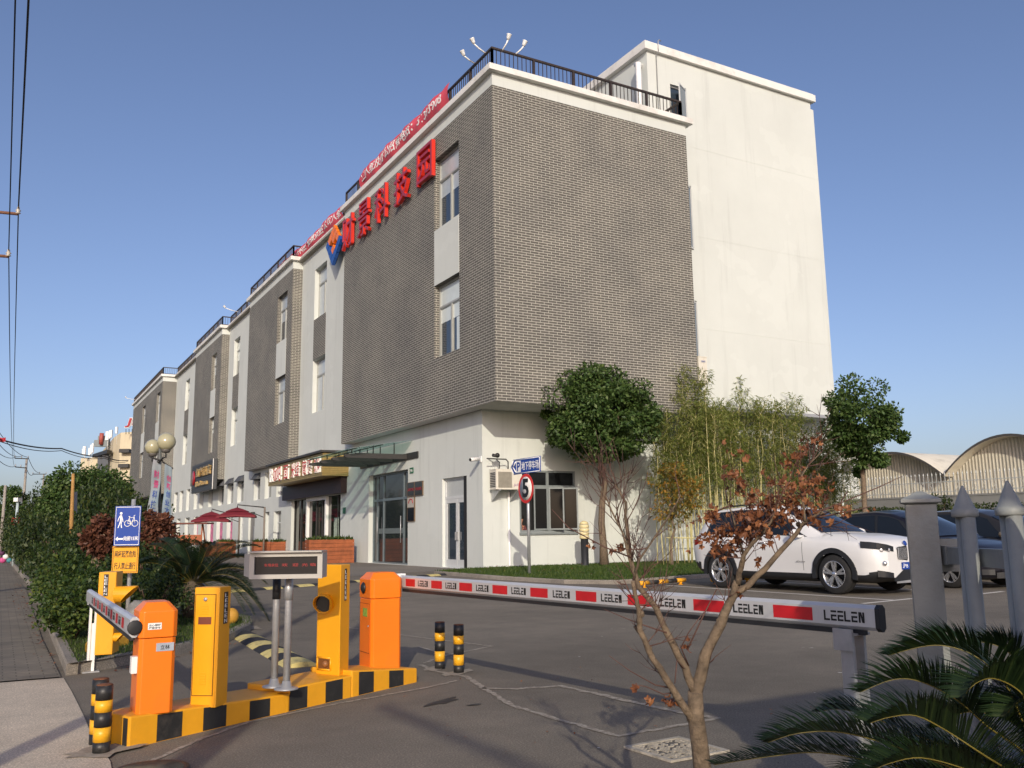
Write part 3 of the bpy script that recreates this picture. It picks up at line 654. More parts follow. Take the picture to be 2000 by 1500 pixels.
plaque(32.93, 33.60, 2.30, 2.70, 'pale plaque with a red arc below the black pair', mat('pale_plaque', (.42, .40, .35), .5), arc)
plaque(32.92, 33.60, 1.76, 2.27, 'dark blue plaque, lowest by the entrance', glassmat('navy_plaque', (.012, .014, .022), .15, .5))
GR = mat('green_number_plate', (.02, .12, .06), .5)
g = tag(MB().box(XW-.02, XW-.003, 33.1, 33.46, 3.66, 3.89).build('number_plate', GR), 'small green number plate above the black plaques', 'sign', 'green number plates')
MB().text('98', (XW-.022, 33.40, 3.71), (0, -1, 0), (0, 0, 1), .22, .12, .003).build('lettering', M['letter'], g)
g = tag(MB().box(XW-.02, XW-.003, 41.2, 41.6, 2.25, 2.55).build('number_plate', GR), 'small green number plate beside the restaurant front', 'sign', 'green number plates')
# gold slatted restaurant sign box
XS = 12.98; SG = empty('shop_sign', (XS, 45.8, 4.0), 0, 'gold slatted sign box with red and white characters over the restaurant front', 'sign')
GOLD = mat('gold_slat', (.40, .29, .11), .4, .12, 6, metal=.35)
s_ = MB(); s_.box(XS+.06, XW-.003, 40.92, 50.75, 4.02, 5.10)
for i in range(13): z = 4.03+i*.083; s_.box(XS+.02, XS+.06, 40.92, 50.75, z, z+.06); s_.box(XS+.06, XW-.003, 40.885, 40.92, z, z+.06)
s_.build('slat_box', GOLD, SG)
MB().box(XS-.12, XW-.003, 40.75, 50.9, 5.12, 5.22).build('sign_roof', M['steel'], SG)
items = (('R', 50.2, 49.55), ('咖', 49.4, 48.55), ('吧', 48.5, 47.85), ('面', 47.3, 46.45), ('米', 45.9, 45.2), ('线', 45.15, 44.45), ('简', 43.95, 43.2), ('餐', 43.15, 42.4), ('饮', 41.95, 41.5), ('料', 41.48, 41.05))
for ch, ya, yb in items:
    lo = 4.22 if ch == 'R' else 4.20
    k = MB(); vs, fs = textdata(ch, .012); x0 = min(p[0] for p in vs); x1 = max(p[0] for p in vs); y0 = min(p[1] for p in vs); y1 = max(p[1] for p in vs)
    P = [V((XS+.02 if p[2] < 0 else XS-.07, ya-(ya-yb)*(p[0]-x0)/(x1-x0), lo+.74*(p[1]-y0)/(y1-y0))) for p in vs]; k.v = P
    for f in fs: k.f.append(f); k.m.append(0 if len({round(P[i].x, 4) for i in f}) == 1 and ch != 'R' else 1); k.s.append(False)
    k.build('character', [M['redside'], M['letter']], SG)
# hotel sign on the third brick box
HS = empty('hotel_sign', (XO, 74, 5.6), 0, 'dark slatted sign with gold letters and a red disc on the third brick box', 'sign')
ya, yb = atX(416, 920, XO-.3).y, atX(374, 950, XO-.3).y
s_ = MB(); s_.box(XO-.28, XO-.003, ya, yb, 4.75, 7.0)
for i in range(14): z = 4.8+i*.155; s_.box(XO-.31, XO-.28, ya, yb, z, z+.11)
s_.build('slat_panel', mat('charcoal_slat', (.055, .058, .062), .5, .1, 4), HS)
MB().box(XO-.33, XO-.285, ya-.06, ya-.002, 4.75, 7.0).build('edge_strip', M['trim'], HS)
GL = mat('gold_letter', (.62, .42, .16), .35, .1, 5, metal=.5)
L_ = MB(); L_.text('红玺酒店', (XO-.33, yb-2.3, 5.9), (0, -1, 0), (0, 0, 1), yb-ya-2.8, .72, .1, bold=.02); L_.text('hbrsbt.com', (XO-.33, yb-2.3, 5.2), (0, -1, 0), (0, 0, 1), (yb-ya-2.8)*.8, .38, .1, bold=.02); L_.build('lettering', GL, HS)
MB().lathe([(0.02, .05), (.55, .05), (.6, 0)], (XO-.34, yb-1.0, 5.95), (-1, 0, 0), 24).build('red_disc', M['red'], HS)
# ------------------------------------------------------------------ ground, road, pavements
def groundmat(name, base, spots=.25, patch=.18, bs=.3, warm=0.):
    m, n, l, b = nodes(name); vec = coord(n, l)
    big = noise_n(n, l, vec, .22, 6, .62); mid = noise_n(n, l, vec, 2.2, 6, .7); fine = noise_n(n, l, vec, 85, 4, .8)
    c = ramp(n, l, big, [(.3, tuple(x*(1-patch) for x in base)), (.7, tuple(x*(1+patch) for x in base))])
    c = mixc(n, l, 1.0, c, ramp(n, l, mid, [(.3, (.86, .86, .86)), (.7, (1.12, 1.11, 1.10))]), 'MULTIPLY')
    c = mixc(n, l, 1.0, c, ramp(n, l, fine, [(.36, (1-spots, 1-spots, 1-spots)), (.52, (1, 1, 1)), (.66, (1+2.6*spots,)*3)]), 'MULTIPLY')
    l.new(c, b.inputs['Base Color']); b.inputs['Roughness'].default_value = .88; b.inputs['Specular IOR Level'].default_value = .3
    bump(n, l, b, fine, bs, .006); return m
ASPH = groundmat('asphalt', (.180, .158, .125), .30, .28, .6)
ASPH2 = groundmat('pale_asphalt', (.20, .18, .155), .25, .14, .4)
CONC = groundmat('poured_concrete', (.48, .415, .325), .28, .30, .4)
def pavermat():
    m, n, l, b = nodes('pavers'); vec = coord(n, l)
    t = n.new('ShaderNodeTexBrick'); t.offset = .5; l.new(vec, t.inputs['Vector']); t.inputs['Scale'].default_value = 1
    t.inputs['Brick Width'].default_value = .22; t.inputs['Row Height'].default_value = .11; t.inputs['Mortar Size'].default_value = .006
    t.inputs['Color1'].default_value = (.17, .150, .12, 1); t.inputs['Color2'].default_value = (.215, .185, .145, 1); t.inputs['Mortar'].default_value = (.10, .09, .07, 1)
    f = noise_n(n, l, vec, 1.3, 7, .7)
    c = mixc(n, l, 1., t.outputs['Color'], ramp(n, l, f, [(.3, (.6, .6, .58)), (.7, (1.2, 1.18, 1.12))]), 'MULTIPLY')
    l.new(c, b.inputs['Base Color']); b.inputs['Roughness'].default_value = .9; bump(n, l, b, t.outputs['Fac'], -.5, .01); return m
g = MB(); g.poly([(-3000, -3000, 0), (3000, -3000, 0), (3000, 3000, 0), (-3000, 3000, 0)]); struct(g, 'ground', ASPH)
def sheet(name, pts, z, m): 
    g = MB(); g.poly([V((p[0], p[1], z)) for p in pts]); return struct(g, name, m)
sheet('pavement', [(XO-1.6, 27.5), (XW-.004, 27.3), (XW-.004, 92), (8.5, 92), (8.8, 26.2)], .008, ASPH2)
sheet('concrete_apron', [(-7, -6), (.52, -6), (.56, 4.6), (.63, 5.74), (.60, 6.52), (.607, 7.32), (.604, 8.45), (.59, 9.31), (-7, 9.6)], .010, CONC)
sheet('sidewalk', [(-7, 9.62), (.57, 9.33), (.55, 13), (.66, 25), (.40, 60), (.2, 240), (-7, 240)], .018, pavermat())
# kerbed planting island on the left
ISL = [(.62, 9.5), (.86, 9.62), (1.7, 10.35), (2.43, 11.2), (3.0, 12.4), (3.22, 13.4), (3.1, 14.4), (3.2, 17), (4.3, 21.3), (5.2, 30), (5.6, 46), (5.9, 240), (.35, 240), (.55, 60), (.80, 25), (.66, 13)]
def kerb(name, pts, w, h, m, closed=True, z0=0):
    k = MB(); n = len(pts); P = [V((p[0], p[1], 0)) for p in pts]; inn = []
    for i in range(n):
        a = P[i-1] if (closed or i > 0) else P[i]; c = P[(i+1) % n] if (closed or i < n-1) else P[i]
        t = (c-a).normalized(); inn.append(P[i]+V((-t.y, t.x, 0))*w)
    for i in range(n if closed else n-1):
        j = (i+1) % n; a, b, c, d = P[i], P[j], inn[j], inn[i]; Z = Z3*h; e = Z3*z0; b1 = (a-d).normalized()*.012
        k.add([a+e, b+e, b+Z-Z3*.02, a+Z-Z3*.02, b+Z-b1, a+Z-b1, c+Z, d+Z, c+e, d+e], [(0, 1, 2, 3), (3, 2, 4, 5), (5, 4, 6, 7), (7, 6, 8, 9)])
    return struct(k, name, m)
KERB = groundmat('kerb_stone', (.26, .235, .20), .3, .3, .5)
kerb('kerb', ISL, .10, .11, KERB)
SOIL = groundmat('planting_soil', (.055, .06, .03), .5, .4, .8)
sheet('planting_bed', [(p[0]*.97+.05, p[1]*.995+.05) for p in ISL], .10, SOIL)
# lawn in front of the building
LAWN = [(11.9, 25.9), (11.75, 21.5), (12.0, 18.6), (12.8, 17.5), (14.2, 17.75), (15.74, 18.2), (16.7, 18.35), (24, 18.6), (36.6, 18.9), (36.6, 27.1), (XW+.02, YW-.01), (13.6, 27.0)]
kerb('kerb', LAWN[:9], .1, .10, KERB, False)
def lawnmat():
    m, n, l, b = nodes('lawn'); vec = coord(n, l)
    f = noise_n(n, l, vec, .7, 6, .7); g_ = noise_n(n, l, vec, 60, 3, .8)
    c = ramp(n, l, f, [(.3, (.035, .075, .012)), (.6, (.075, .125, .02)), (.8, (.16, .15, .05))])
    c = mixc(n, l, 1., c, ramp(n, l, g_, [(.3, (.5, .5, .5)), (.7, (1.35, 1.35, 1.3))]), 'MULTIPLY')
    l.new(c, b.inputs['Base Color']); b.inputs['Roughness'].default_value = .95; bump(n, l, b, g_, 1., .03); return m
sheet('lawn', [(p[0]+.03, p[1]+.03) for p in LAWN[:9]]+[(p[0], p[1]) for p in LAWN[9:]], .09, lawnmat())
random.seed(5)
g = MB()
def inpoly(x, y, P):
    r = False
    for (a, b), (c, d) in zip(P, P[1:]+P[:1]):
        if (b > y) != (d > y) and x < (c-a)*(y-b)/(d-b)+a: r = not r
    return r
def blades(g, P, n, box, z, h, wd):
    k = 0
    while k < n:
        x = random.uniform(box[0], box[1]); y = random.uniform(box[2], box[3])
        if not inpoly(x, y, P): continue
        k += 1; a = random.random()*6.28; hh = h*random.uniform(.5, 1.2); d = V((cos(a), sin(a), 0))*wd; b_ = V((random.gauss(0, .4), random.gauss(0, .4), 1))*hh; p = V((x, y, z))
        g.add([p-d, p+d, p+b_], [(0, 1, 2)])
blades(g, LAWN, 26000, (11.8, 22, 17.4, 27.1), .088, .06, .012)
blades(g, ISL[:9]+[(3, 21), (1, 21)]+[(.66, 13)], 8000, (.7, 3.3, 9.6, 14.5), .098, .05, .005)
struct(g, 'grass', M['grass'], 'stuff')
# painted parking lines and worn pale seams in the asphalt
def ribbon(mb, pts, wd, z=.004, jit=0., seed=1, step=.12):
    rnd = random.Random(seed); P = []
    for a, b in zip(pts, pts[1:]):
        a = V((a[0], a[1], 0)); b = V((b[0], b[1], 0)); k = max(1, int((b-a).length/step)) if jit else 1
        for i in range(k): P.append(a.lerp(b, i/k))
    P.append(V((pts[-1][0], pts[-1][1], 0)))
    L = []; R = []
    for i, p in enumerate(P):
        t = (P[min(i+1, len(P)-1)]-P[max(i-1, 0)]).normalized(); n_ = V((-t.y, t.x, 0)); w1 = wd/2*(1+rnd.uniform(-jit, jit)); w2 = wd/2*(1+rnd.uniform(-jit, jit)); o = n_*rnd.uniform(-jit, jit)*wd*.4
        L.append(p+n_*w1+o+Z3*z); R.append(p-n_*w2+o+Z3*z)
    for i in range(len(P)-1): mb.poly([R[i], R[i+1], L[i+1], L[i]])
def wornmat(name, c, under, lo=.42, hi=.55, sc=7):
    m, n, l, b = nodes(name); vec = coord(n, l); f = noise_n(n, l, vec, sc, 8, .75)
    col = mixc(n, l, ramp(n, l, f, [(lo, (0, 0, 0)), (hi, (1, 1, 1))]), under, c); l.new(col, b.inputs['Base Color']); b.inputs['Roughness'].default_value = .9; return m
mk = MB()
ribbon(mk, [(13.36, 16.4), (13.45, 11.0), (13.5, 10.36)], .10); ribbon(mk, [(12.5, 10.29), (14.0, 10.46)], .10, .006); ribbon(mk, [(15.75, 10.38), (16.75, 10.52)], .10); ribbon(mk, [(16.05, 16.4), (15.98, 11.25)], .10); ribbon(mk, [(18.3, 16.4), (18.25, 10.6), (19.3, 10.66)], .10); ribbon(mk, [(20.6, 16.4), (20.6, 10.6)], .10)
struct(mk, 'parking_lines', wornmat('worn_white_paint', (.66, .63, .56), (.205, .172, .136), .30, .42, 9))
mk = MB()
for i, (pts, wd) in enumerate(([[(4.1, 12.3), (4.26, 11.8), (4.5, 10.5), (4.86, 9.05), (4.15, 8.68), (3.7, 8.3)], .045], [[(4.17, 9.5), (4.12, 8.7)], .035], [[(3.62, 8.2), (3.57, 7.75), (3.66, 7.3), (3.45, 6.4), (3.337, 5.913), (3.366, 5.213), (3.41, 4.70), (3.997, 4.73), (4.23, 4.75)], .05], [[(4.26, 4.74), (4.187, 5.05), (4.09, 6.43), (3.717, 6.5), (3.5, 6.7)], .06], [[(.80, 5.6), (1.216, 6.10), (1.56, 6.42), (2.3, 6.72), (3.076, 6.96), (3.5, 7.15)], .035], [[(2.2, 12.2), (3.0, 13.0)], .3])):
    ribbon(mk, pts, wd, .004, .38, i, .05)
struct(mk, 'pale_seams', wornmat('pale_seam', (.42, .38, .31), (.205, .172, .136), .42, .62, 22))
def blob(pts_n, cx, cy, rx, ry, z, seed, rot=0):
    rnd = random.Random(seed); P = []
    for i in range(pts_n):
        a = 2*pi*i/pts_n; r = 1+rnd.uniform(-.35, .35); x = cos(a)*rx*r; y = sin(a)*ry*r; P.append(V((cx+x*cos(rot)-y*sin(rot), cy+x*sin(rot)+y*cos(rot), z)))
    return P
mk = MB(); mk.poly(blob(14, 2.98, 6.34, .20, .055, .0045, 1, .5)); mk.poly(blob(10, 3.12, 6.1, .05, .03, .0045, 2)); struct(mk, 'oil_stain', mat('oil_stain', (.02, .02, .019), .5, .3, 12))
mk = MB(); mk.poly(blob(18, 3.70, 7.55, .20, .10, .005, 4, .8)); mk.poly(blob(16, 3.62, 7.9, .14, .08, .005, 6, .8)); mk.poly(blob(18, .60, 6.02, .22, .16, .0145, 7, .4)); mk.poly(blob(18, 3.0, 12.9, .28, .35, .005, 9, .4)); struct(mk, 'concrete_patch', wornmat('mortar_patch', (.34, .30, .24), (.205, .172, .136), .35, .6, 14))
mk = MB()
for i in range(60):
    a, b = random.uniform(2, 13), random.uniform(3.5, 17); mk.poly(blob(5, a, b, random.uniform(.008, .03), random.uniform(.006, .02), .005, i))
struct(mk, 'litter_specks', mat('pale_scrap', (.5, .48, .44), .9, .3), 'stuff')
# covers let into the ground
MH = mat('cast_iron', (.40, .36, .29), .8, .3, 12, .5, dirt=(.10, .095, .085), dscale=9)
t = empty('manhole_cover', (3.46, 4.24, 0), 0, 'square patterned drain cover in the asphalt beside the bare tree', 'manhole cover')
g = MB(); A, B, C_, D_ = [V((x, y, 0)) for x, y in ((3.243, 4.431), (3.678, 4.456), (3.69, 4.03), (3.257, 4.02))]
def bq(u, v, z): p = A*(1-u)*(1-v)+B*u*(1-v)+D_*(1-u)*v+C_*u*v; p.z = z; return p
for u0, u1, v0, v1 in ((0, 1, 0, .07), (0, 1, .93, 1), (0, .07, .07, .93), (.93, 1, .07, .93)): g.prism([bq(u0, v0, .002), bq(u1, v0, .002), bq(u1, v1, .002), bq(u0, v1, .002)], (0, 0, .012))
g.build('frame', MH, t); g = MB(); g.prism([bq(.08, .08, .002), bq(.92, .08, .002), bq(.92, .92, .002), bq(.08, .92, .002)], (0, 0, .003), 0)
rnd = random.Random(3)
for i in range(13):
    for j in range(13):
        if rnd.random() < .72:
            u = .10+.80*i/13; v = .10+.80*j/13; a = .05 if rnd.random() < .5 else .03; g.prism([bq(u, v, .005), bq(u+a, v, .005), bq(u+a, v+.08-a, .005), bq(u, v+.08-a, .005)], (0, 0, .007), 1)
g.build('plate', [mat('cover_base', (.11, .10, .085), .9), MH], t)
t = empty('manhole_cover', (.744, 5.50, 0), 0, 'round drain cover in the asphalt in front of the striped island', 'manhole cover')
MB().lathe([(.17, .002), (.17, .014), (.0001, .014)], (.80, 5.42, 0), seg=32).build('plate', mat('mossy_iron', (.20, .185, .11), .8, .3, 12, .5, dirt=(.08, .08, .05), dscale=9), t)
g = MB(); g.lathe([(.20, .002), (.20, .012), (.176, .012)], (.80, 5.42, 0), seg=32); g.build('frame', M['steel'], t)
# rubber speed humps
def hump(p0, p1, wd, h, label, name='speed_hump', seg=.5, flip=0):
    p0 = V((p0[0], p0[1], 0)); p1 = V((p1[0], p1[1], 0)); d = (p1-p0); L = d.length; d.normalize(); n_ = V((-d.y, d.x, 0))
    t = empty(name, p0, 0, label, 'speed hump', 'yellow and black speed humps'); k = max(2, round(L/seg))
    prof = [(-.5, 0.001), (-.46, .25), (-.3, .75), (-.12, 1), (.12, 1), (.3, .75), (.46, .25), (.5, 0.001)]
    for nm, par, m in (('yellow_segment', 0, wornmat('hump_yellow', (.62, .52, .20), (.20, .17, .10), .3, .5, 12)), ('black_segment', 1, mat('hump_black', (.022, .023, .026), .8, .3, 9, .3))):
        for i in range(k):
            if (i+flip) % 2 != par: continue
            a = L*i/k+.006; b = L*(i+1)/k-.006; g = MB()
            q = [[p0+d*x+n_*(u*wd)+Z3*(max(.001, v*h)) for u, v in prof] for x in (a, b)]
            g.add(q[0]+q[1], [(j, j+1, len(prof)+j+1, len(prof)+j) for j in range(len(prof)-1)]+[tuple(range(len(prof)-1, -1, -1)), tuple(range(len(prof), 2*len(prof)))]); g.build(nm, m, t)
hump((4.55, 21.2), (12.0, 25.2), .36, .05, 'long yellow and black speed hump across the far lane in front of the building', seg=.52)
hump((2.80, 12.0), (2.62, 8.72), .34, .05, 'short yellow and black speed hump in the lane behind the display board', seg=.42, flip=1)
# wheel stops
def wstop(p0, p1, label):
    t = empty('wheel_stop', (p0[0], p0[1], 0), 0, label, 'wheel stop', 'yellow and black wheel stop bars'); a = V((p0[0], p0[1], .10)); b = V((p1[0], p1[1], .10)); n = 5
    for nm, par, m in (('yellow_band', 0, M['yellow']), ('black_band', 1, M['blackpaint'])):
        for i in range(n):
            if i % 2 == par: g = MB(); g.tube([a.lerp(b, i/n), a.lerp(b, (i+1)/n)], .048, 12); g.build(nm, m, t)
    for f in (.1, .9): g = MB(); p = a.lerp(b, f); g.tube([(p.x, p.y, .001), (p.x, p.y, .10)], .035, 8); g.lathe([(.06, 0.001), (.06, .01)], (p.x, p.y, 0), seg=10); g.build('leg', M['yellow'], t)
wstop((12.35, 16.1), (14.0, 16.5), 'yellow and black wheel stop bar at the lawn edge left of the white car')
wstop((14.42, 16.05), (15.7, 16.1), 'yellow and black wheel stop bar behind the rear wheels of the white car')
# ------------------------------------------------------------------ entrance gate
def htop(x, y, px, py):
    d = ray(px, py); t = (d.x*x+d.y*y)/(d.x**2+d.y**2); return CAMH+d.z*t
# the striped island
IS = empty('barrier_island', (2, 6.7, 0), 0, 'stepped concrete barrier island painted in yellow and black stripes', 'traffic island')
f0, f1 = V((.758, 6.043, 0)), V((3.192, 7.298, 0)); b0 = V((.735, 6.36, 0)); di = (f1-f0).normalized(); ni = V((-di.y, di.x, 0)); LI = (f1-f0).length
def fp(s, w=0., z=0.): p = f0+di*(s*LI)+ni*w; p.z = z; return p
DW = .46
yb_ = MB(); segs = [(0.0, .47, .185, .125), (.47, .705, .165, .165), (.705, 1.0, .20, .115)]
for s0, s1, h0, h1 in segs:
    a, b, c, d = fp(s0), fp(s1), fp(s1, DW), fp(s0, DW)
    if s0 == 0: d = fp(.01, .32); c = fp(s1, DW)
    tl = [fp(s0, .0, h0), fp(s1, .0, h1), V((c.x, c.y, h1)), V((d.x, d.y, h0))]
    yb_.add([a, b, c, d]+tl, [(0, 1, 5, 4), (1, 2, 6, 5), (2, 3, 7, 6), (3, 0, 4, 7), (4, 5, 6, 7)])
isl = yb_.build('body', M['yellow'], IS, bev=.012)
rnd = random.Random(2)
nst = 15; 
for k in range(nst):
    if k % 2 == 0: continue
    a, b = k/nst+rnd.uniform(-.004, .004), (k+1)/nst+rnd.uniform(-.004, .004)
    def zt(s):
        for s0, s1, h0, h1 in segs:
            if s0 <= s <= s1: return h0+(h1-h0)*(s-s0)/(s1-s0)
        return .15
    s_cut = [a]+[x for x in (.47, .705) if a < x < b]+[b]
    for u0, u1 in zip(s_cut, s_cut[1:]):
        e = 1e-4; bb_ = MB(); bb_.prism([fp(u0, -.003, .004), fp(u1, -.003, .004), fp(u1, -.003, zt(u1-e)-.012), fp(u0, -.003, zt(u0+e)-.012)], ni*.002); bb_.build('black_stripe', M['blackpaint'], IS)
P0, P1 = fp(0, 0), fp(.01, .32)
for u0, u1 in ((.05, .2), (.62, .85)): q = [P0.lerp(P1, u0), P0.lerp(P1, u1)]; o = V((-.004, 0, 0)); bb_ = MB(); bb_.prism([q[0]+o+Z3*.004, q[1]+o+Z3*.004, q[1]+o+Z3*.172, q[0]+o+Z3*.172], V((.002, 0, 0))); bb_.build('black_stripe', M['blackpaint'], IS)
# barrier cabinets (boxes square to the building)
def cham(x0, x1, y0, y1, c): return [(x0+c, y0), (x1-c, y0), (x1, y0+c), (x1, y1-c), (x1-c, y1), (x0+c, y1), (x0, y1-c), (x0, y0+c)]
def loft(mb, rings, m=0, cap=True):
    n = len(rings[0]); vs = [V(p) for r in rings for p in r]; fs = []
    for i in range(len(rings)-1):
        for k in range(n): k2 = (k+1) % n; fs.append((i*n+k, i*n+k2, (i+1)*n+k2, (i+1)*n+k))
    if cap: fs.append(tuple(range(n-1, -1, -1))); fs.append(tuple(range((len(rings)-1)*n, len(rings)*n)))
    mb.add(vs, fs, m)
def cabinet(x0, x1, y0, y1, z0, z1, label, split=.22, door='left'):
    t = empty('barrier_gate', ((x0+x1)/2, (y0+y1)/2, z0), 0, label, 'barrier gate'); zs = z1-split
    g = MB(); loft(g, [[V((x, y, z)) for x, y in cham(x0+i, x1-i, y0+i, y1-i, .022)] for z, i in ((z0, 0), (zs, 0))]); g.build('cabinet', M['orange'], t, bev=.004)
    g = MB(); loft(g, [[V((x, y, z)) for x, y in cham(x0-.006+i, x1+.006-i, y0-.006+i, y1+.006-i, .026)] for z, i in ((zs+.004, 0), (z1-.055, 0), (z1-.002, .045), (z1, .05))]); g.build('cover', M['orange'], t, bev=.005)
    return t
c2 = [atG(727, 1308, .135), atG(781, 1303, .125), atG(709, 1303, .135)]
x0, x1, y0 = c2[0].x, c2[1].x, (c2[0].y+c2[1].y)/2; y1 = y0+.30
G2 = cabinet(x0, x1, y0, y1, .115, htop(x0, y0, 732, 1119), 'orange barrier cabinet on the right end of the island, white boom lowered')
zt2 = htop(x0, y0, 732, 1119)
g = MB(); g.box(x0-.004, x0-.001, y0+.035, y1-.035, .26, zt2-.26); d_ = g.build('door', M['orange'], G2)
g = MB()
for a_, b_, c_, e_ in ((.033, .267, .257, .260), (.033, .267, zt2-.262, zt2-.259), (.033, .036, .26, zt2-.262), (.264, .267, .26, zt2-.262)): g.box(x0-.0055, x0-.0042, y0+a_, y0+b_, c_, e_)
g.build('door_gap', mat('orange_gap', (.16, .04, .004), .8), G2)
MB().lathe([(.008, 0), (.008, .006)], (x0-.004, y0+.06, .48), (-1, 0, 0), 10).build('lock', M['galv'], d_)
MB().lathe([(.045, 0), (.05, .006), (.03, .02), (.0001, .022)], (x0-.008, y0+.17, zt2-.13), (-1, 0, 0), 20).build('round_window', M['plastic'], G2)
g = MB(); g.box(x0-.007, x0-.0045, y0+.09, y0+.19, zt2-.37, zt2-.30); g.build('green_label', mat('green_label', (.25, .38, .05), .6, .4, 40), G2)
c1 = [atG(266, 1396, .185), atG(336, 1390, .17)]
X0, X1, Y0 = c1[0].x, c1[1].x, (c1[0].y+c1[1].y)/2; Y1 = Y0+.30; zt1 = htop(X0, Y0, 276, 1178)
G1 = cabinet(X0, X1, Y0, Y1, .172, zt1, 'orange barrier cabinet on the left end of the island, its boom seen end on')
g = MB(); g.box(X0+.045, X0+.125, Y0-.010, Y0-.0065, zt1-.165, zt1-.125); s_ = g.build('sticker', M['letter'], G1)
g = MB(); g.text('当心横杆', (X0+.05, Y0-.0101, zt1-.145), X3, Z3, .07, .014, .001, bold=.01); g.text('严禁停车', (X0+.05, Y0-.0101, zt1-.162), X3, Z3, .07, .014, .001, bold=.01); g.build('lettering', M['black'], s_)
g = MB(); g.box(X0+.10, X0+.205, Y0-.004, Y0-.0005, zt1-.30, zt1-.25); s_ = g.build('nameplate', mat('grey_nameplate', (.36, .40, .46), .4), G1)
g = MB(); g.text('立林', (X0+.125, Y0-.0042, zt1-.29), X3, Z3, .055, .028, .001, bold=.01); g.build('lettering', M['black'], s_)
g = MB(); g.box(X0-.035, X0-.001, Y0+.03, Y0+.10, .42, .52); g.build('junction_box', M['white'], G1)
# booms
def boom(parent, p0, p1, zc, texts, reds, h=.115, th=.045, near=True):
    """p0 at the cabinet, p1 free end; visible face looks to -X"""
    a = V((p0[0], p0[1], zc)); b = V((p1[0], p1[1], zc)); d = (b-a).normalized(); L = (b-a).length; n_ = d.cross(Z3).normalized(); n_ = n_ if n_.x < 0 else -n_
    k = .016; prof = [(-th/2, -h/2+k), (-th/2+k, -h/2), (th/2-k, -h/2), (th/2, -h/2+k), (th/2, h/2-k), (th/2-k, h/2), (-th/2+k, h/2), (-th/2, h/2-k)]
    g = MB(); loft(g, [[a+d*s-n_*u+Z3*v for u, v in prof] for s in (0, L)]); bo = g.build('boom', M['alu'], parent)
    g = MB(); g.obox(a+d*(L/2)+Z3*(-h/2-.012), d*(L/2-.08), n_*.014, Z3*.012); g.build('rubber_edge', M['plastic'], bo)
    g = MB(); loft(g, [[a+d*s-n_*u*1.06+Z3*v*1.06 for u, v in prof] for s in (L-.012, L+.012)]); g.build('end_cap', M['plastic'], bo)
    R = -d if d.y > 0 else d                                         # reading direction
    rb = mat('red_band', (.50, .012, .018), .45, .12, 6)
    def along(y): return a+d*((y-a.y)/d.y)
    for ya, yb in reds:
        p, q = along(ya), along(yb); o = n_*(th/2+.0012); zz = h*.27; g = MB(); g.add([p+o-Z3*zz, q+o-Z3*zz, q+o+Z3*zz, p+o+Z3*zz], [(0, 1, 2, 3)]); g.build('red_band', rb, bo)
    for ya, yb in texts:
        p, q = along(ya), along(yb); o = n_*(th/2+.0012); LH = h*.42; W_ = (q-p).length
        P0 = (p if (q-p).dot(R) > 0 else q)+o-Z3*LH/2
        tx = MB(); leelen(tx, P0, R, W_, LH); tx.build('lettering', M['black'], bo)
    return bo
def leelen(mb, O, U, W_, H):
    """the six letters as built strokes: L E E L E N"""
    w = W_/6.2; N = U.cross(Z3)
    def st(x0, x1, z0, z1): mb.add([O+U*x0+Z3*z0, O+U*x1+Z3*z0, O+U*x1+Z3*z1, O+U*x0+Z3*z1], [(0, 1, 2, 3)])
    s = H*.19; x = 0
    for i, ch in enumerate('LEELEN'):
        e = x+w*.95
        if ch == 'L': st(x, x+s*1.1, 0, H); st(x+s*1.1, e, 0, s)
        elif ch == 'E':
            st(x+s*.2, e, H-s, H); st(x+s*.2, e, (H-s)/2, (H+s)/2); st(x+s*.2, e, 0, s); st(x+s*.2, x+s*1.2, s, (H-s)/2)
        else:
            st(x+s*.3, x+s*1.4, 0, H); st(e-s*1.1, e, 0, H); mb.add([O+U*(x+s*1.0)+Z3*H, O+U*(x+s*2.)+Z3*H, O+U*(e-s*.4), O+U*(e-s*1.4)], [(3, 2, 1, 0)])
        x += w*1.06
BX0, BX1 = (x1+.045, y0+.16), (3.55, 2.83)
BZ = .835
def Yb(px, bx0=BX0, bx1=BX1):
    d = ray(px, 1160); ax, ay = bx0; dx, dy = bx1[0]-ax, bx1[1]-ay
    s = (ax*d.y-ay*d.x)/(dy*d.x-dx*d.y); return ay+dy*s
TX = [(821, 840), (875, 896), (935, 959), (1004, 1032), (1085, 1118), (1179, 1219), (1295, 1343), (1436, 1494), (1612, 1690)]
RDS = [(797, 815), (847, 868), (902, 927), (967, 996), (1041, 1075), (1130, 1170), (1231, 1280), (1359, 1419), (1514, 1590)]
bo = boom(G2, BX0, BX1, BZ, [(Yb(a), Yb(b)) for a, b in TX], [(Yb(a), Yb(b)) for a, b in RDS])
g = MB(); g.box(x1+.004, x1+.09, y0+.13, y0+.19, BZ-.07, BZ+.07); g.build('boom_clamp', M['white'], bo)
LB0, LB1 = (X0-.03, Y0+.02), (.80, 9.75); LZ = .70
nL = []; nR = []
for i in range(7): ya = Y0+.35+i*.38; nL.append((ya+.20, ya+.33)); nR.append((ya, ya+.13))
bo = boom(G1, LB0, LB1, LZ, nL, nR, h=.125, th=.055)
g = MB(); g.lathe([(.046, 0), (.040, .002), (.0001, .002)], (X0-.03, Y0-.001, LZ), (0, -1, 0), 12); g.build('dark_hollow_disc', M['plastic'], bo)  # flat black disc, the shade inside the hollow tube put into colour
MB().tube([(X0-.02, Y0+.08, LZ), (X0+.02, Y0+.08, LZ)], .025, 8).build('boom_clamp', M['white'], bo)
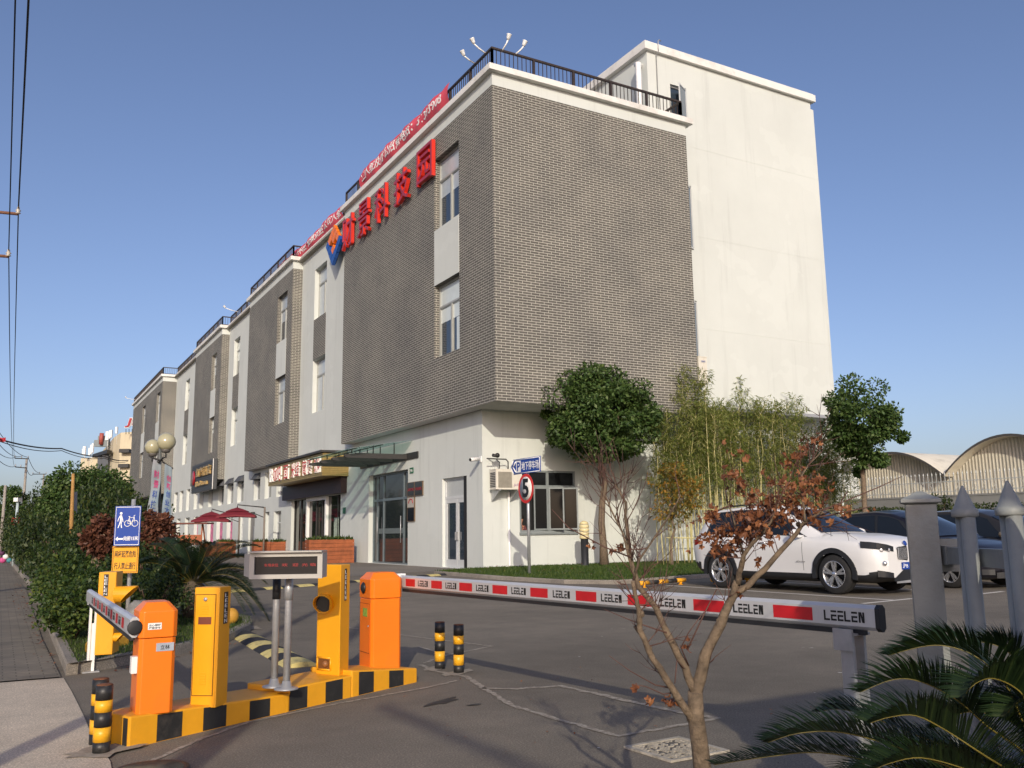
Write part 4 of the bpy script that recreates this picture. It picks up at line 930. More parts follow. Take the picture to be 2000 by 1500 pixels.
# rests for the boom ends
t = empty('boom_rest', (.833, 9.647, 0), 0, 'white slotted post holding the far end of the left boom', 'boom rest', 'posts under the boom ends')
zz = LZ-.075
g = MB(); g.box(.80, .82, 9.60, 9.66, .001, zz); g.box(.845, .865, 9.60, 9.66, .001, zz); g.box(.82, .845, 9.61, 9.65, .001, zz*.72); g.build('post', M['white'], t)
g = MB(); g.box(.775, .89, 9.59, 9.67, zz, zz+.012); g.box(.775, .785, 9.59, 9.67, zz+.012, zz+.10); g.box(.885, .895, 9.59, 9.67, zz+.012, zz+.06); g.build('fork', M['galv'], t)
g = MB(); g.box(.76, .91, 9.55, 9.71, .001, .012); g.build('base_plate', M['galv'], t)
rx, ry = 3.545, 2.99; t = empty('boom_rest', (rx, ry, 0), 0, 'galvanised post holding up the lettered end of the right boom', 'boom rest', 'posts under the boom ends'); zz = BZ-.085
g = MB()
for dx in (-.04, .04): g.box(rx+dx-.008, rx+dx+.008, ry-.035, ry+.035, .001, zz)
g.box(rx-.032, rx+.032, ry+.012, ry+.028, .001, zz-.06); g.build('post', M['galv'], t)
g = MB(); g.box(rx-.06, rx+.06, ry-.05, ry+.06, zz, zz+.010); g.box(rx-.066, rx-.054, ry-.05, ry+.06, zz-.07, zz+.03); g.build('fork', M['galv'], t)
# yellow ticket machines
def machine(A, B, C_, z0, zt, label, face=True):
    A, B, C_ = V(A), V(B), V(C_); D_ = A+(C_-B); t = empty('ticket_machine', ((A+C_)/2).to_tuple()[:2]+(z0,), 0, label, 'ticket machine', 'yellow ticket machines')
    for p in (A, B, C_, D_): p.z = z0
    g = MB(); g.prism([A, B, C_, D_], (0, 0, zt-z0)); g.build('cabinet', M['machine'], t, bev=.006); return t, A, B, C_, D_
def vtext(mb, O, U, N, h, w, s='LEELEN'):
    """word running up a narrow face"""
    n_ = len(s)
    for i, ch in enumerate(s): mb.text(ch, O-Z3*(h*(i+.9)/n_), U, Z3, w, h/n_*.72, .001)
z = .155
A, B, C_ = atG(371, 1377.6, z), atG(421, 1378, z), atG(443.6, 1370, z); C_ = B+(C_-B)*1.0
zt = htop(B.x, B.y, 431, 1147)
t, A, B, C_, D_ = machine(A, B, C_, .14, zt, 'plain yellow ticket machine with a keyed door, right of the left orange cabinet')
U = (B-A).normalized(); N = U.cross(Z3); W_ = (B-A).length
g = MB(); g.obox(A+U*W_*.46+Z3*((zt-.14)*.52)+N*.002, U*W_*.40, N*.0025, Z3*(zt-.14)*.42)
dr = g.build('door', M['machine'], t)
GRV = mat('door_groove', (.10, .045, .004), .8)
def groove(O, U_, N_, u0, u1, v0, v1, par):
    g = MB(); q = .0022
    for a_, b_, c_, d_ in ((u0-q, u1+q, v0-q, v0+q), (u0-q, u1+q, v1-q, v1+q), (u0-q, u0+q, v0+q, v1-q), (u1-q, u1+q, v0+q, v1-q)): g.add([O+U_*a_+Z3*c_+N_*.0048, O+U_*b_+Z3*c_+N_*.0048, O+U_*b_+Z3*d_+N_*.0048, O+U_*a_+Z3*d_+N_*.0048], [(0, 1, 2, 3)])
    g.build('door_gap', GRV, par)
H_ = zt-.14; groove(A, U, N, W_*.06, W_*.86, H_*.10, H_*.94, t)
for zc in (.80, .24):
    g = MB()
    for i in range(5): g.obox(A+U*W_*.46+Z3*((zt-.14)*zc+(i-2)*.017)+N*.006, U*.022, N*.002, Z3*.004)
    g.build('vent', M['machine'], dr)
MB().lathe([(.013, 0), (.013, .008), (.005, .01)], A+U*W_*.46+Z3*(zt-.14)*.90+N*.004, N, 14).build('lock', M['galv'], dr)
g = MB(); g.obox(A+U*W_*.46+Z3*(zt-.14)*.72+N*.006, U*.045, N*.0015, Z3*.024); g.build('nameplate', mat('maroon_plate', (.16, .045, .025), .5), dr)
U2 = (C_-B).normalized(); N2 = U2.cross(Z3); W2_ = (C_-B).length
g = MB(); g.obox(B+U2*W2_*.55+Z3*(zt-.14)*.82+N2*.002, U2*.024, N2*.0015, Z3*.105); s_ = g.build('brand_strip', M['black'], t)
g = MB(); vtext(g, B+U2*(W2_*.55-.016)+Z3*((zt-.14)*.82+.10)+N2*.004, U2, N2, .20, .032); g.build('lettering', M['letter'], s_)
z = .165
A, B, C_ = atG(616.7, 1315, z), atG(662.5, 1319.7, z), atG(680.8, 1313, z); zt = htop(B.x, B.y, 668, 1103)
t, A, B, C_, D_ = machine(A, B, C_, .13, zt, 'yellow ticket machine with a round hooded reader beside the display board')
U = (B-A).normalized(); N = U.cross(Z3); W_ = (B-A).length; H = zt-.13
def hood(t, O, N, r, m, L=.16):
    g = MB(); up = Z3; sd = up.cross(N).normalized(); seg = 24
    def ring(rr, off):
        return [O+N*(off(a))+(sd*cos(a)+up*sin(a))*rr for a in [2*pi*k/seg for k in range(seg)]]
    outer0 = ring(r, lambda a: 0); outer1 = ring(r*1.04, lambda a: L*(.62+.38*sin(a))); inner1 = ring(r*.94, lambda a: L*(.62+.38*sin(a))); inner0 = ring(r*.90, lambda a: .012)
    loft(g, [outer0, outer1, inner1, inner0], 0, False); h_ = g.build('hood', m, t)
    g = MB(); g.add(ring(r*.9, lambda a: .014), [tuple(range(seg))]); g.build('reader_window', glassmat('reader_window', (.02, .018, .015), .1, .6), h_); return h_
NL = V((-.52, -.85, -.06)).normalized()
hood(t, A+U*W_*.36+Z3*H*.66+N*.01, NL, .074, M['machine'], .12)
g = MB(); g.lathe([(.080, -.03), (.080, .012)], A+U*W_*.36+Z3*H*.66, NL, 24); g.build('hood_collar', M['machine'], t)
g = MB(); o = A+U*W_*.36+Z3*H*.13+N*.002; fr0 = [(-.07, -.045), (.07, -.045), (.07, .045), (-.07, .045)]
for (a_, b_), (c_, d_) in zip(fr0, fr0[1:]+fr0[:1]): g.tube([o+U*a_+Z3*b_, o+U*c_+Z3*d_], .008, 6)
s_ = g.build('card_slot', M['machine'], t); g = MB(); g.obox(o+N*.001, U*.066, N*.002, Z3*.041); g.build('slot_recess', mat('slot_brown', (.16, .06, .012), .6), s_); MB().ball(o+U*.02+N*.004, .025, 12, 8).build('slot_knob', mat('slot_knob', (.28, .12, .04), .5), s_)
U2 = (C_-B).normalized(); N2 = U2.cross(Z3); W2_ = (C_-B).length
g = MB(); g.obox(B+U2*W2_*.5+Z3*H*.82+N2*.002, U2*.018, N2*.0015, Z3*.125); s_ = g.build('brand_strip', M['blackpaint'], t)
g = MB(); vtext(g, B+U2*(W2_*.5-.012)+Z3*(H*.82+.12)+N2*.004, U2, N2, .24, .024); g.build('lettering', M['letter'], s_)
# third machine on the planted island
z = .20; A, B, C_ = atG(184, 1278, z), atG(219, 1276, z), atG(232, 1269, z); zt = htop(B.x, B.y, 221, 1117)
t, A, B, C_, D_ = machine(A, B, C_, .19, zt, 'yellow ticket machine with a hooded reader on the hedge island behind the left boom')
U = (B-A).normalized(); N = U.cross(Z3); W_ = (B-A).length; H = zt-.19; U2 = (C_-B).normalized(); N2 = U2.cross(Z3)
NR = (N*.35+U*.94).normalized(); hood(t, B+U2*.03+Z3*H*.72, NR, .075, M['machine'], .2); hood(t, B+U2*.04+Z3*H*.20, NR, .04, M['machine'], .1)
g = MB(); g.obox(A+U*W_*.42+Z3*H*.84+N*.002, U*.02, N*.0015, Z3*.10); s_ = g.build('brand_strip', M['black'], t)
g = MB(); vtext(g, A+U*(W_*.42-.014)+Z3*(H*.84+.095)+N*.004, U, N, .19, .028); g.build('lettering', M['letter'], s_)
g = MB(); q = [atG(165, 1285, .05), atG(250, 1268, .05), atG(262, 1245, .05), atG(180, 1262, .05)]
for p in q: p.z = .02
g.prism(q, (0, 0, .168)); t = tag(g.build('plinth', mat('yellow_plinth', (.62, .33, .03), .8, .2, 6, .4, dirt=(.30, .20, .06), dscale=5)), 'rough yellow concrete plinth under the machine on the hedge island', 'plinth')
# LED display board on two posts
p1, p2 = atG(535, 1342, .165), atG(559, 1347, .165)
t = empty('display_board', ((p1+p2)/2).to_tuple(), 0, 'long grey LED display board on two posts on the striped island', 'display board')
zb1 = htop(p2.x, p2.y, 560, 1128); zt1_ = htop(p2.x, p2.y, 560, 1078)
DG = mat('display_grey', (.40, .385, .35), .5, .05, 4, dirt=(.4, .38, .34), dscale=3)
for p in (p1, p2):
    g = MB(); g.tube([(p.x, p.y, .166), (p.x, p.y, zb1-.1), (p.x, p.y, zb1+.02)], .026, 12); po = g.build('post', M['galv'], t)
    MB().lathe([(.085, .001), (.085, .010), (.04, .014), (.028, .06)], (p.x, p.y, .166), seg=16).build('base_flange', M['galv'], po)
    g = MB(); g.tube([(p.x, p.y, zb1-.16), (p.x, p.y, zb1-.004)], .031, 12); g.build('clamp', M['plastic'] if p is p1 else M['galv'], po)
def onD(px, py, D): return atD(px, py, D)
Dd = (p2-CAMP).dot(CF)
FA, FB, FC, FD = onD(490, 1128, Dd), onD(632, 1125, Dd), onD(632, 1079, Dd), onD(490, 1079, Dd)
U = FB-FA; U.z = 0; W_ = U.length; U.normalize(); N = U.cross(Z3); FA.z = zb1; Hh = zt1_-zb1
O = FA+N*.05
g = MB(); 
def P2(u, v, d): return O+U*u+Z3*v-N*d
for u0, u1, v0, v1 in ((-.0, W_, 0, .03), (0, W_, Hh-.03, Hh), (0, .035, .03, Hh-.03), (W_-.035, W_, .03, Hh-.03)): g.prism([P2(u0, v0, 0), P2(u1, v0, 0), P2(u1, v1, 0), P2(u0, v1, 0)], -N*.03)
g.build('bezel', DG, t)
g = MB(); loft(g, [[P2(u, v, d) for u, v in ((-.0, 0.004), (W_, 0.004), (W_, Hh-.004), (0, Hh-.004))] for d in (.16, .03)]); g.prism([P2(-.075, .02, .13), P2(-.001, .006, .035), P2(-.001, Hh-.006, .035), P2(-.075, Hh-.01, .13)], -N*.05); g.build('casing', DG, t)
g = MB(); g.prism([P2(.0, Hh, -.035), P2(W_, Hh, -.035), P2(W_, Hh, .16), P2(0, Hh, .16)], (0, 0, .010)); g.build('top_visor', DG, t)
g = MB(); g.poly([P2(.035, .03, .022), P2(W_-.035, .03, .022), P2(W_-.035, Hh-.03, .022), P2(.035, Hh-.03, .022)]); sc = g.build('screen', glassmat('led_screen', (.010, .009, .011), .25, .4), t)
m, n, l, b = nodes('red_leds'); b.inputs['Base Color'].default_value = (.3, .01, .01, 1); b.inputs['Emission Color'].default_value = (1, .04, .03, 1); b.inputs['Emission Strength'].default_value = .10
g = MB()
for u0, u1, s in ((.12, .24, '车场余位'), (.27, .32, '欢'), (.36, .41, '迎'), (.44, .56, '光 临')): g.text(s, P2(W_*u0/.62, Hh*.46, .0205), U, Z3, W_*(u1-u0)/.62, Hh*.12, .0006)
g.build('lettering', m, sc)
# striped bollards
def mk_bollard():
    t = empty('bollard', (0, 0, 0), 0, 'x', 'bollard', 'black and yellow striped bollards'); r = .048; H = .40
    h = [0, .16, .38, .60, .78, 1.0]; bk = mat('bollard_black', (.02, .02, .02), .45, .3, 10, .1, dirt=(.1, .09, .08), dscale=8); yl = mat('bollard_yellow', (.80, .40, .015), .4, .08, 8, dirt=(.5, .28, .05), dscale=6)
    for i in (0, 2, 4): g = MB(); g.lathe([(r, H*h[i]+.001), (r, H*h[i+1])], seg=20); g.build('black_band', bk, t, world=False)
    for i in (1, 3): g = MB(); g.lathe([(r+.0008, H*h[i]+.001), (r+.0008, H*h[i+1]-.001)], seg=20); g.build('yellow_band', yl, t, world=False)
    MB().lathe([(r-.001, H), (r-.006, H+.006), (.0001, H+.009)], seg=20).build('rusty_cap', mat('rust', (.14, .055, .025), .9, .4, 20), t, world=False); return t
b1_ = mk_bollard(); bp = atG(197, 1470, .01); b1_.location = (bp.x, bp.y, .012); b1_['label'] = 'striped bollard at the front left corner of the island, nearer of the two'; b1_.scale = (1, 1, .95)
bp = atG(192, 1454, .01); dup(b1_, (bp.x-.005, bp.y+.02, .012), 1., 'striped bollard half hidden behind the one at the left island corner')
bp = atG(859, 1306, 0); dup(b1_, (bp.x, bp.y, .002), 2., 'striped bollard right of the island, the left one of that pair', (1, 1, 1.05))
bp = atG(896, 1314, 0); dup(b1_, (bp.x, bp.y, .002), 3., 'striped bollard right of the island, the right one of that pair', (1, 1, 1.05))
# ------------------------------------------------------------------ traffic signs
bp = atG(246, 1252, .10); bp.z = .10; Ds = (bp-CAMP).dot(CF)
t = empty('sign_post', bp.to_tuple(), 0, 'grey post with a blue pedestrian and bicycle sign above a yellow warning sign', 'road sign')
top = htop(bp.x, bp.y, 262, 975); MB().tube([bp, (bp.x, bp.y, top)], .024, 10).build('post', M['galv'], t)
Uc = V((CR.x, CR.y, 0)).normalized(); Nc = Uc.cross(Z3)
def plate(px0, px1, py0, py1, m, name, par, off=.035, D=Ds):
    a = atD((px0+px1)/2, py1, D); b = atD((px0+px1)/2, py0, D); w = (px1-px0)/FPX*D; O = a-Uc*w/2+Nc*off; h = b.z-a.z
    g = MB(); g.prism([O, O+Uc*w, O+Uc*w+Z3*h, O+Z3*h], -Nc*.006); return g.build(name, m, par), O, w, h
s_, O, w, h = plate(224, 274.5, 988, 1066, M['blue'], 'blue_sign', t); O = O+Nc*.0015
g = MB()
for u0, u1, v0, v1 in ((.03, .97, .02, .035), (.03, .97, .965, .98), (.03, .045, .035, .965), (.955, .97, .035, .965)): g.add([O+Uc*w*u0+Z3*h*v0, O+Uc*w*u1+Z3*h*v0, O+Uc*w*u1+Z3*h*v1, O+Uc*w*u0+Z3*h*v1], [(0, 1, 2, 3)])
def U2P(u, v): return O+Uc*(w*u)+Z3*(h*v)
g.poly([U2P(.06, .175), U2P(.16, .235), U2P(.16, .195), U2P(.36, .195), U2P(.36, .155), U2P(.16, .155), U2P(.16, .115)][::-1])
g.text('向前15米', U2P(.38, .13), Uc, Z3, w*.56, h*.115, .001, bold=.02)
# pedestrian
def disc(mb, c, r, n=16): mb.poly([c+Uc*r*cos(2*pi*k/n)+Z3*r*sin(2*pi*k/n) for k in range(n)])
disc(g, U2P(.235, .815), w*.05)
for pts in ([(.20, .77), (.26, .77), (.27, .70), (.265, .62), (.205, .62), (.20, .70)], [(.205, .62), (.24, .62), (.20, .53), (.16, .45), (.12, .45), (.165, .53)], [(.225, .62), (.265, .62), (.27, .55), (.30, .45), (.26, .45), (.235, .54)], [(.20, .77), (.22, .755), (.16, .68), (.13, .61), (.105, .62), (.14, .70)], [(.25, .77), (.27, .76), (.32, .66), (.335, .60), (.31, .595), (.29, .655)]): g.poly([U2P(*p) for p in pts][::-1] if ((pts[1][0]-pts[0][0])*(pts[2][1]-pts[1][1])-(pts[1][1]-pts[0][1])*(pts[2][0]-pts[1][0])) < 0 else [U2P(*p) for p in pts])
for cx in (.50, .79): g.tube([U2P(cx, .56)+Uc*w*.115*cos(a)+Z3*w*.115*sin(a) for a in [2*pi*k/20 for k in range(21)]], w*.014, 5)
for a, b in (((.50, .56), (.565, .70)), ((.565, .70), (.74, .71)), ((.565, .68), (.64, .56)), ((.64, .56), (.745, .70)), ((.79, .56), (.735, .75)), ((.735, .75), (.79, .765)), ((.53, .735), (.60, .735)), ((.565, .735), (.565, .69)), ((.50, .56), (.64, .56)), ((.64, .56), (.64, .50))): g.tube([U2P(*a), U2P(*b)], w*.013, 5)
g.build('lettering', M['letter'], s_)
s_, O, w, h = plate(220, 271, 1067, 1119, mat('sign_yellow', (.80, .36, .01), .4, .05, 3), 'yellow_sign', t); O = O+Nc*.0015
g = MB()
for u0, u1, v0, v1 in ((.03, .97, .03, .05), (.03, .97, .95, .97), (.03, .05, .05, .95), (.95, .97, .05, .95)): g.add([U2P(u0, v0), U2P(u1, v0), U2P(u1, v1), U2P(u0, v1)], [(0, 1, 2, 3)])
g.text('闸杆起落危险', U2P(.09, .58), Uc, Z3, w*.82, h*.26, .001, bold=.014); g.text('行人禁止通行', U2P(.09, .14), Uc, Z3, w*.82, h*.26, .001, bold=.014); g.build('lettering', M['black'], s_)
# speed limit and car park arrow, plates parallel to the long facade
bp = atG(1034, 1121, .09); bp.z = .09; t = empty('sign_post', bp.to_tuple(), 0, 'grey post with a round speed limit sign under a blue parking arrow', 'road sign')
xp = bp.x-.05
def q(px, py): return atX(px, py, xp)
tp = q(1030, 900).z; MB().tube([bp, (bp.x, bp.y, tp)], .045, 10).build('post', M['galv'], t)
c = q(1027.5, 954); r = .42; DX = V((-1, 0, 0))
MB().lathe([(r, 0), (r, .012)], c, DX, 36).build('round_sign', mat('sign_red_rim', (.62, .03, .025), .45), t).name = 'round_sign'
rs = [o for o in t.children if o.name.startswith('round_sign')][0]
g = MB(); g.lathe([(r*.80, .012), (r*.80, .0145), (.0001, .0145)], c, DX, 36); g.build('white_face', mat('sign_white_face', (.70, .68, .64), .5), rs)
g = MB(); g.text('5', c+V((-.016, .19, -.26)), (0, -1, 0), Z3, .36, .54, .002, bold=.035); g.build('lettering', M['black'], rs)
y0_, y1_ = q(1003, 905).y, q(1055.5, 905).y; z0_, z1_ = q(1055, 921).z, q(1055, 890).z; tipY = q(997, 905).y; zm = (z0_+z1_)/2
g = MB(); g.prism([V((xp, tipY, zm)), V((xp, y0_, z0_)), V((xp, y1_, z0_)), V((xp, y1_, z1_)), V((xp, y0_, z1_))], (.012, 0, 0)); s_ = g.build('arrow_sign', M['blue'], t)
g = MB(); LY = y0_-y1_; hz = z1_-z0_
def aq(u, v): return V((xp-.002, y0_-LY*u, z0_+hz*v))
for a, b in (((.0, .06), (1-.03, .06)), ((1-.03, .06), (1-.03, .94)), ((1-.03, .94), (.0, .94)), ((.0, .94), (-.10, .5)), ((-.10, .5), (0, .06))): g.tube([aq(*a), aq(*b)], .012, 4)
g.poly([aq(.10, .12), aq(.28, .12), aq(.28, .88), aq(.10, .88)]); g.text('地下停车场', aq(.31, .22)-X3*.001, (0, -1, 0), Z3, LY*.63, hz*.56, .002, bold=.016)
for a, b in (((.09, .85), (-.02, .5)), ((-.02, .5), (.09, .15))): g.tube([aq(*a), aq(*b)], .022, 4)
g.build('lettering', M['letter'], s_); g = MB(); g.text('P', aq(.135, .2)-X3*.003, (0, -1, 0), Z3, LY*.12, hz*.6, .002, bold=.03); g.build('letter_p', M['blue'], s_)
# low garden lamp on the lawn
bp = atY(1143, 1110, 25.6); t = empty('garden_lamp', (bp.x, bp.y, .09), 0, 'short black bollard lamp with a cream top on the lawn by the window', 'garden lamp')
MB().lathe([(.15, .09), (.15, .12), (.13, .14), (.13, 1.0)], (bp.x, bp.y, 0), seg=18).build('post', M['plastic'], t)
g = MB()
for i in range(4): g.lathe([(.15, 1.0+i*.12), (.17, 1.02+i*.12), (.17, 1.09+i*.12), (.15, 1.11+i*.12)], (bp.x, bp.y, 0), seg=18)
g.lathe([(.16, 1.48), (.13, 1.56), (.06, 1.60), (.001, 1.61)], (bp.x, bp.y, 0), seg=18); g.build('lamp_shade', mat('cream_lamp', (.66, .56, .30), .4, .06, 4), t)
# street lamp with two globes and two hanging banners
Dl = 25.; bp = atD(303, 1165, Dl); bp.z = .1
t = empty('street_lamp', bp.to_tuple(), 0, 'dark street lamp with two cream globe shades beside the blue sign', 'street lamp')
zj = atD(316, 905, Dl).z; tpx = atD(313, 860, Dl)
MB().tube([bp, (bp.x, bp.y, zj*.5), (tpx.x, tpx.y, tpx.z)], [.07, .05, .04], 10).build('post', mat('lamp_post_grey', (.09, .10, .10), .5, .15, 6), t)
GLB = mat('globe_cream', (.40, .375, .24), .12, .05, 3, coat=.5)
for px, py, r_, lb in ((325, 863, 17.5, 1), (299, 873, 15.5, 0)):
    c = atD(px, py, Dl+(.25 if not lb else -.2)); r = r_/FPX*Dl; gl = MB().ball(c, r, 24, 16).build('globe', GLB, t)
    b_ = V((tpx.x, tpx.y, zj+.02)); d0 = V((c.x, c.y, c.z-r)); g = MB(); g.tube([b_, b_.lerp(d0, .6)-Z3*.06, V((c.x, c.y, c.z-r-.18)), d0], .028, 8); g.build('arm', M['steel'], t)
    MB().lathe([(.09, -.05), (.13, .02), (.12, .05)], d0, seg=14).build('globe_holder', mat('holder', (.12, .11, .10), .5), gl)
g = MB(); a = atD(294, 893, Dl); b = atD(318, 900, Dl); g.tube([a, b], .022, 6); a = atD(317, 902, Dl); b = atD(338, 915, Dl); g.tube([a, b], .022, 6); a = atD(283, 1034, Dl); b = atD(306, 1036, Dl); g.tube([a, b], .018, 6); a = atD(306, 1034, Dl); b = atD(336, 1043, Dl); g.tube([a, b], .018, 6); g.build('banner_arm', M['steel'], t)
def bannerstrip(tl, tr, bl, br, label, text, cols, seed):
    T1, T2, B1_, B2_ = [atD(p[0], p[1], Dl-.05) for p in (tl, tr, bl, br)]; rnd = random.Random(seed); ph = rnd.random()*6
    def sf(u, v, o=0.): p = (T1*(1-u)+T2*u)*(1-v)+(B1_*(1-u)+B2_*u)*v; w_ = .05*sin(v*9+ph+u*2)*sin(v*pi)+.03*sin(u*5+ph); return p-V((CF.x, CF.y, 0)).normalized()*(w_+o)
    m, n, l, b = nodes('banner_cloth'); vec = coord(n, l, (1, 1, .6)); f = noise_n(n, l, vec, .9, 3)
    c_ = ramp(n, l, f, [(.3, (.17, .25, .31)), (.5, (.26, .29, .31)), (.7, (.30, .24, .29))]); l.new(c_, b.inputs['Base Color']); b.inputs['Roughness'].default_value = .7
    o = MB().grid(lambda u, v: sf(v, u), 40, 6).build('banner', m); tag(o, label, 'banner', 'hanging banners on the street lamp')
    k = len(text)
    for nm, m2, rng in (('pink_lettering', mat('banner_pink', (.45, .06, .18), .7), range(0, cols)), ('blue_lettering', mat('banner_blue', (.03, .07, .26), .7), range(cols, k))):
        g = MB()
        for i in rng:
            vs, fs = textdata(text[i], .02); x0 = min(p[0] for p in vs); x1 = max(p[0] for p in vs); y0 = min(p[1] for p in vs); y1 = max(p[1] for p in vs)
            v0 = .14+.72*i/k; v1 = v0+.72/k*.8; g.add([sf(.28+.5*(p[0]-x0)/(x1-x0), v1+(v0-v1)*(p[1]-y0)/(y1-y0), .012 if p[2] > 0 else .006) for p in vs], fs)
        g.build(nm, m2, o)
bannerstrip((300, 897), (315, 902), (285, 1034), (306, 1037), 'pale blue hanging banner, left of the lamp post', '财景科技园', 2, 1)
bannerstrip((323, 906), (336, 914), (316, 1036), (334, 1042), 'pale blue hanging banner, right of the lamp post', '创新创业大赛', 2, 4)
# ------------------------------------------------------------------ vegetation
def rdir(r): 
    while True:
        v = V((r.uniform(-1, 1), r.uniform(-1, 1), r.uniform(-1, 1)))
        if .05 < v.length < 1: return v.normalized()
def leaf(mb, p, d, n, L, W, m=0):
    s = d.cross(n); s = s.normalized() if s.length > 1e-5 else d.orthogonal().normalized()
    mb.add([p, p+d*L*.5+s*W+n*L*.06, p+d*L, p+d*L*.5-s*W+n*L*.06], [(0, 1, 2, 3)], m)
def clump(mb, r, c, rad, n, L, W, droop=.2, m=0, shell=.45):
    c = V(c)
    for _ in range(n):
        u = rdir(r); k = 1-(r.random()**1.6)*shell; p = c+V((u.x*rad[0], u.y*rad[1], u.z*rad[2]))*k
        d = (u*.6+rdir(r)*.8-Z3*droop).normalized(); nn = (u*.7+Z3*.6+rdir(r)*.5).normalized(); s = r.uniform(.65, 1.25)
        leaf(mb, p, d, nn, L*s, W*s, m)
def limbs(mb, r, p, d, L, R, depth, seg=6, spread=.6, up=.15, ends=None, shrink=.72, bend=.12):
    pts = [V(p)]; rad = [R]; dd = V(d).normalized(); k = 4
    for i in range(k): dd = (dd+rdir(r)*bend+Z3*up*.1).normalized(); pts.append(pts[-1]+dd*L/k); rad.append(R*(1-.35*(i+1)/k))
    mb.tube(pts, rad, seg)
    if depth <= 0:
        if ends is not None: ends.append((pts[-1], dd))
        return
    for i in range(r.choice((2, 3))):
        nd = (dd+rdir(r)*spread+Z3*up).normalized(); limbs(mb, r, pts[-1], nd, L*shrink*r.uniform(.8, 1.15), rad[-1]*.72, depth-1, max(4, seg-1), spread, up, ends, shrink, bend)
def tree(name, loc, H0, crown_c, crown_r, nclump, nleaf, L, W, mleaf, label, seed, R=.1, cr=.5, bark='bark', group=None, extra=(), hollow=.55, cat='tree', squash=.8):
    """trunk to H0, clumps of leaves filling an ellipsoid crown (world offsets from loc)"""
    r = random.Random(seed); t = empty(name, loc, 0, label, cat, group); g = MB(); f = MB(); cc = V(crown_c); ends = []
    pts = [V((0, 0, 0))]; 
    for i in range(1, 6): pts.append(V((r.gauss(0, .02)*i, r.gauss(0, .02)*i, H0*i/5)))
    g.tube(pts, [R*1.25]+[R*(1-.07*i) for i in range(1, 6)], 9)
    for i in range(7):
        a = i*2.4; tgt = cc+V((cos(a)*crown_r[0]*.55, sin(a)*crown_r[1]*.55, crown_r[2]*r.uniform(-.3, .3))); p0 = pts[-1]; mid = p0.lerp(tgt, .5)+rdir(r)*.12*crown_r[0]
        g.tube([p0, mid, tgt], [R*.55, R*.35, R*.15], 6)
        for _ in range(2): q = tgt+(cc-tgt)*.3+rdir(r)*crown_r[0]*.25; g.tube([mid.lerp(tgt, r.random()), q], [R*.16, R*.06], 4)
    g.build('trunk', M[bark], t, world=False)
    for i in range(nclump):
        u = rdir(r); k = r.uniform(hollow, 1.0)**.6*.86
        c = cc+V((u.x*crown_r[0]*k, u.y*crown_r[1]*k, u.z*crown_r[2]*k)); q = cr*r.uniform(.7, 1.25)
        clump(f, r, c, (q, q, q*squash), nleaf, L, W)
    for c, rr, n in extra:
        for _ in range(n): q = rr*r.uniform(.3, .5); clump(f, r, V(c)+V((r.uniform(-1, 1)*rr, r.uniform(-1, 1)*rr, r.uniform(-.5, .5)*rr)), (q, q, q*squash), nleaf, L, W)
        g2 = MB(); 
    f.build('crown', M[mleaf], t, world=False); return t
# round-headed tree by the window
p = atY(1180, 1096, 25.7); Dt = (p-CAMP).dot(CF); c = atD(1172, 806, Dt); c2 = atD(1195, 868, Dt); o = V((p.x, p.y, .08))
tree('evergreen_tree', o, 3.6, c-o, (2.1, 1.8, 1.68), 88, 300, .15, .042, 'leaf_dark', 'dense round headed evergreen tree on the lawn beside the window', 3, R=.14, cr=.55, extra=((c2-o, .9, 7), (atD(1090, 815, Dt)-o, .45, 4)), bark='barklight', hollow=.42, squash=.55)
# taller thin evergreen at the right
Dt = 33.; p = atD(1690, 1010, Dt); o = V((p.x, p.y, .02)); c = atD(1680, 815, Dt)
tree('evergreen_tree', o, atD(1690, 905, Dt).z, c-o, (1.55, 1.5, 1.45), 40, 260, .15, .042, 'leaf_dark', 'evergreen tree with an open crown against the sky behind the parked cars', 8, R=.12, cr=.42, hollow=.4, extra=((atD(1662, 865, Dt)-o, .75, 6), (atD(1690, 905, Dt)-o, .6, 6), (atD(1730, 840, Dt)-o, .6, 5)))
# small orange tree among the bamboo
Dt = 33.; p = atY(1313, 1106, 23.6); Dt = (p-CAMP).dot(CF); o = V((p.x, p.y, .08)); c = atD(1322, 965, Dt)
tree('orange_tree', o, 1.5, c-o, (.92, .9, 1.1), 26, 62, .13, .034, 'leaf_orange', 'small tree with yellow and orange autumn leaves in front of the bamboo', 4, R=.05, cr=.32, hollow=.3)
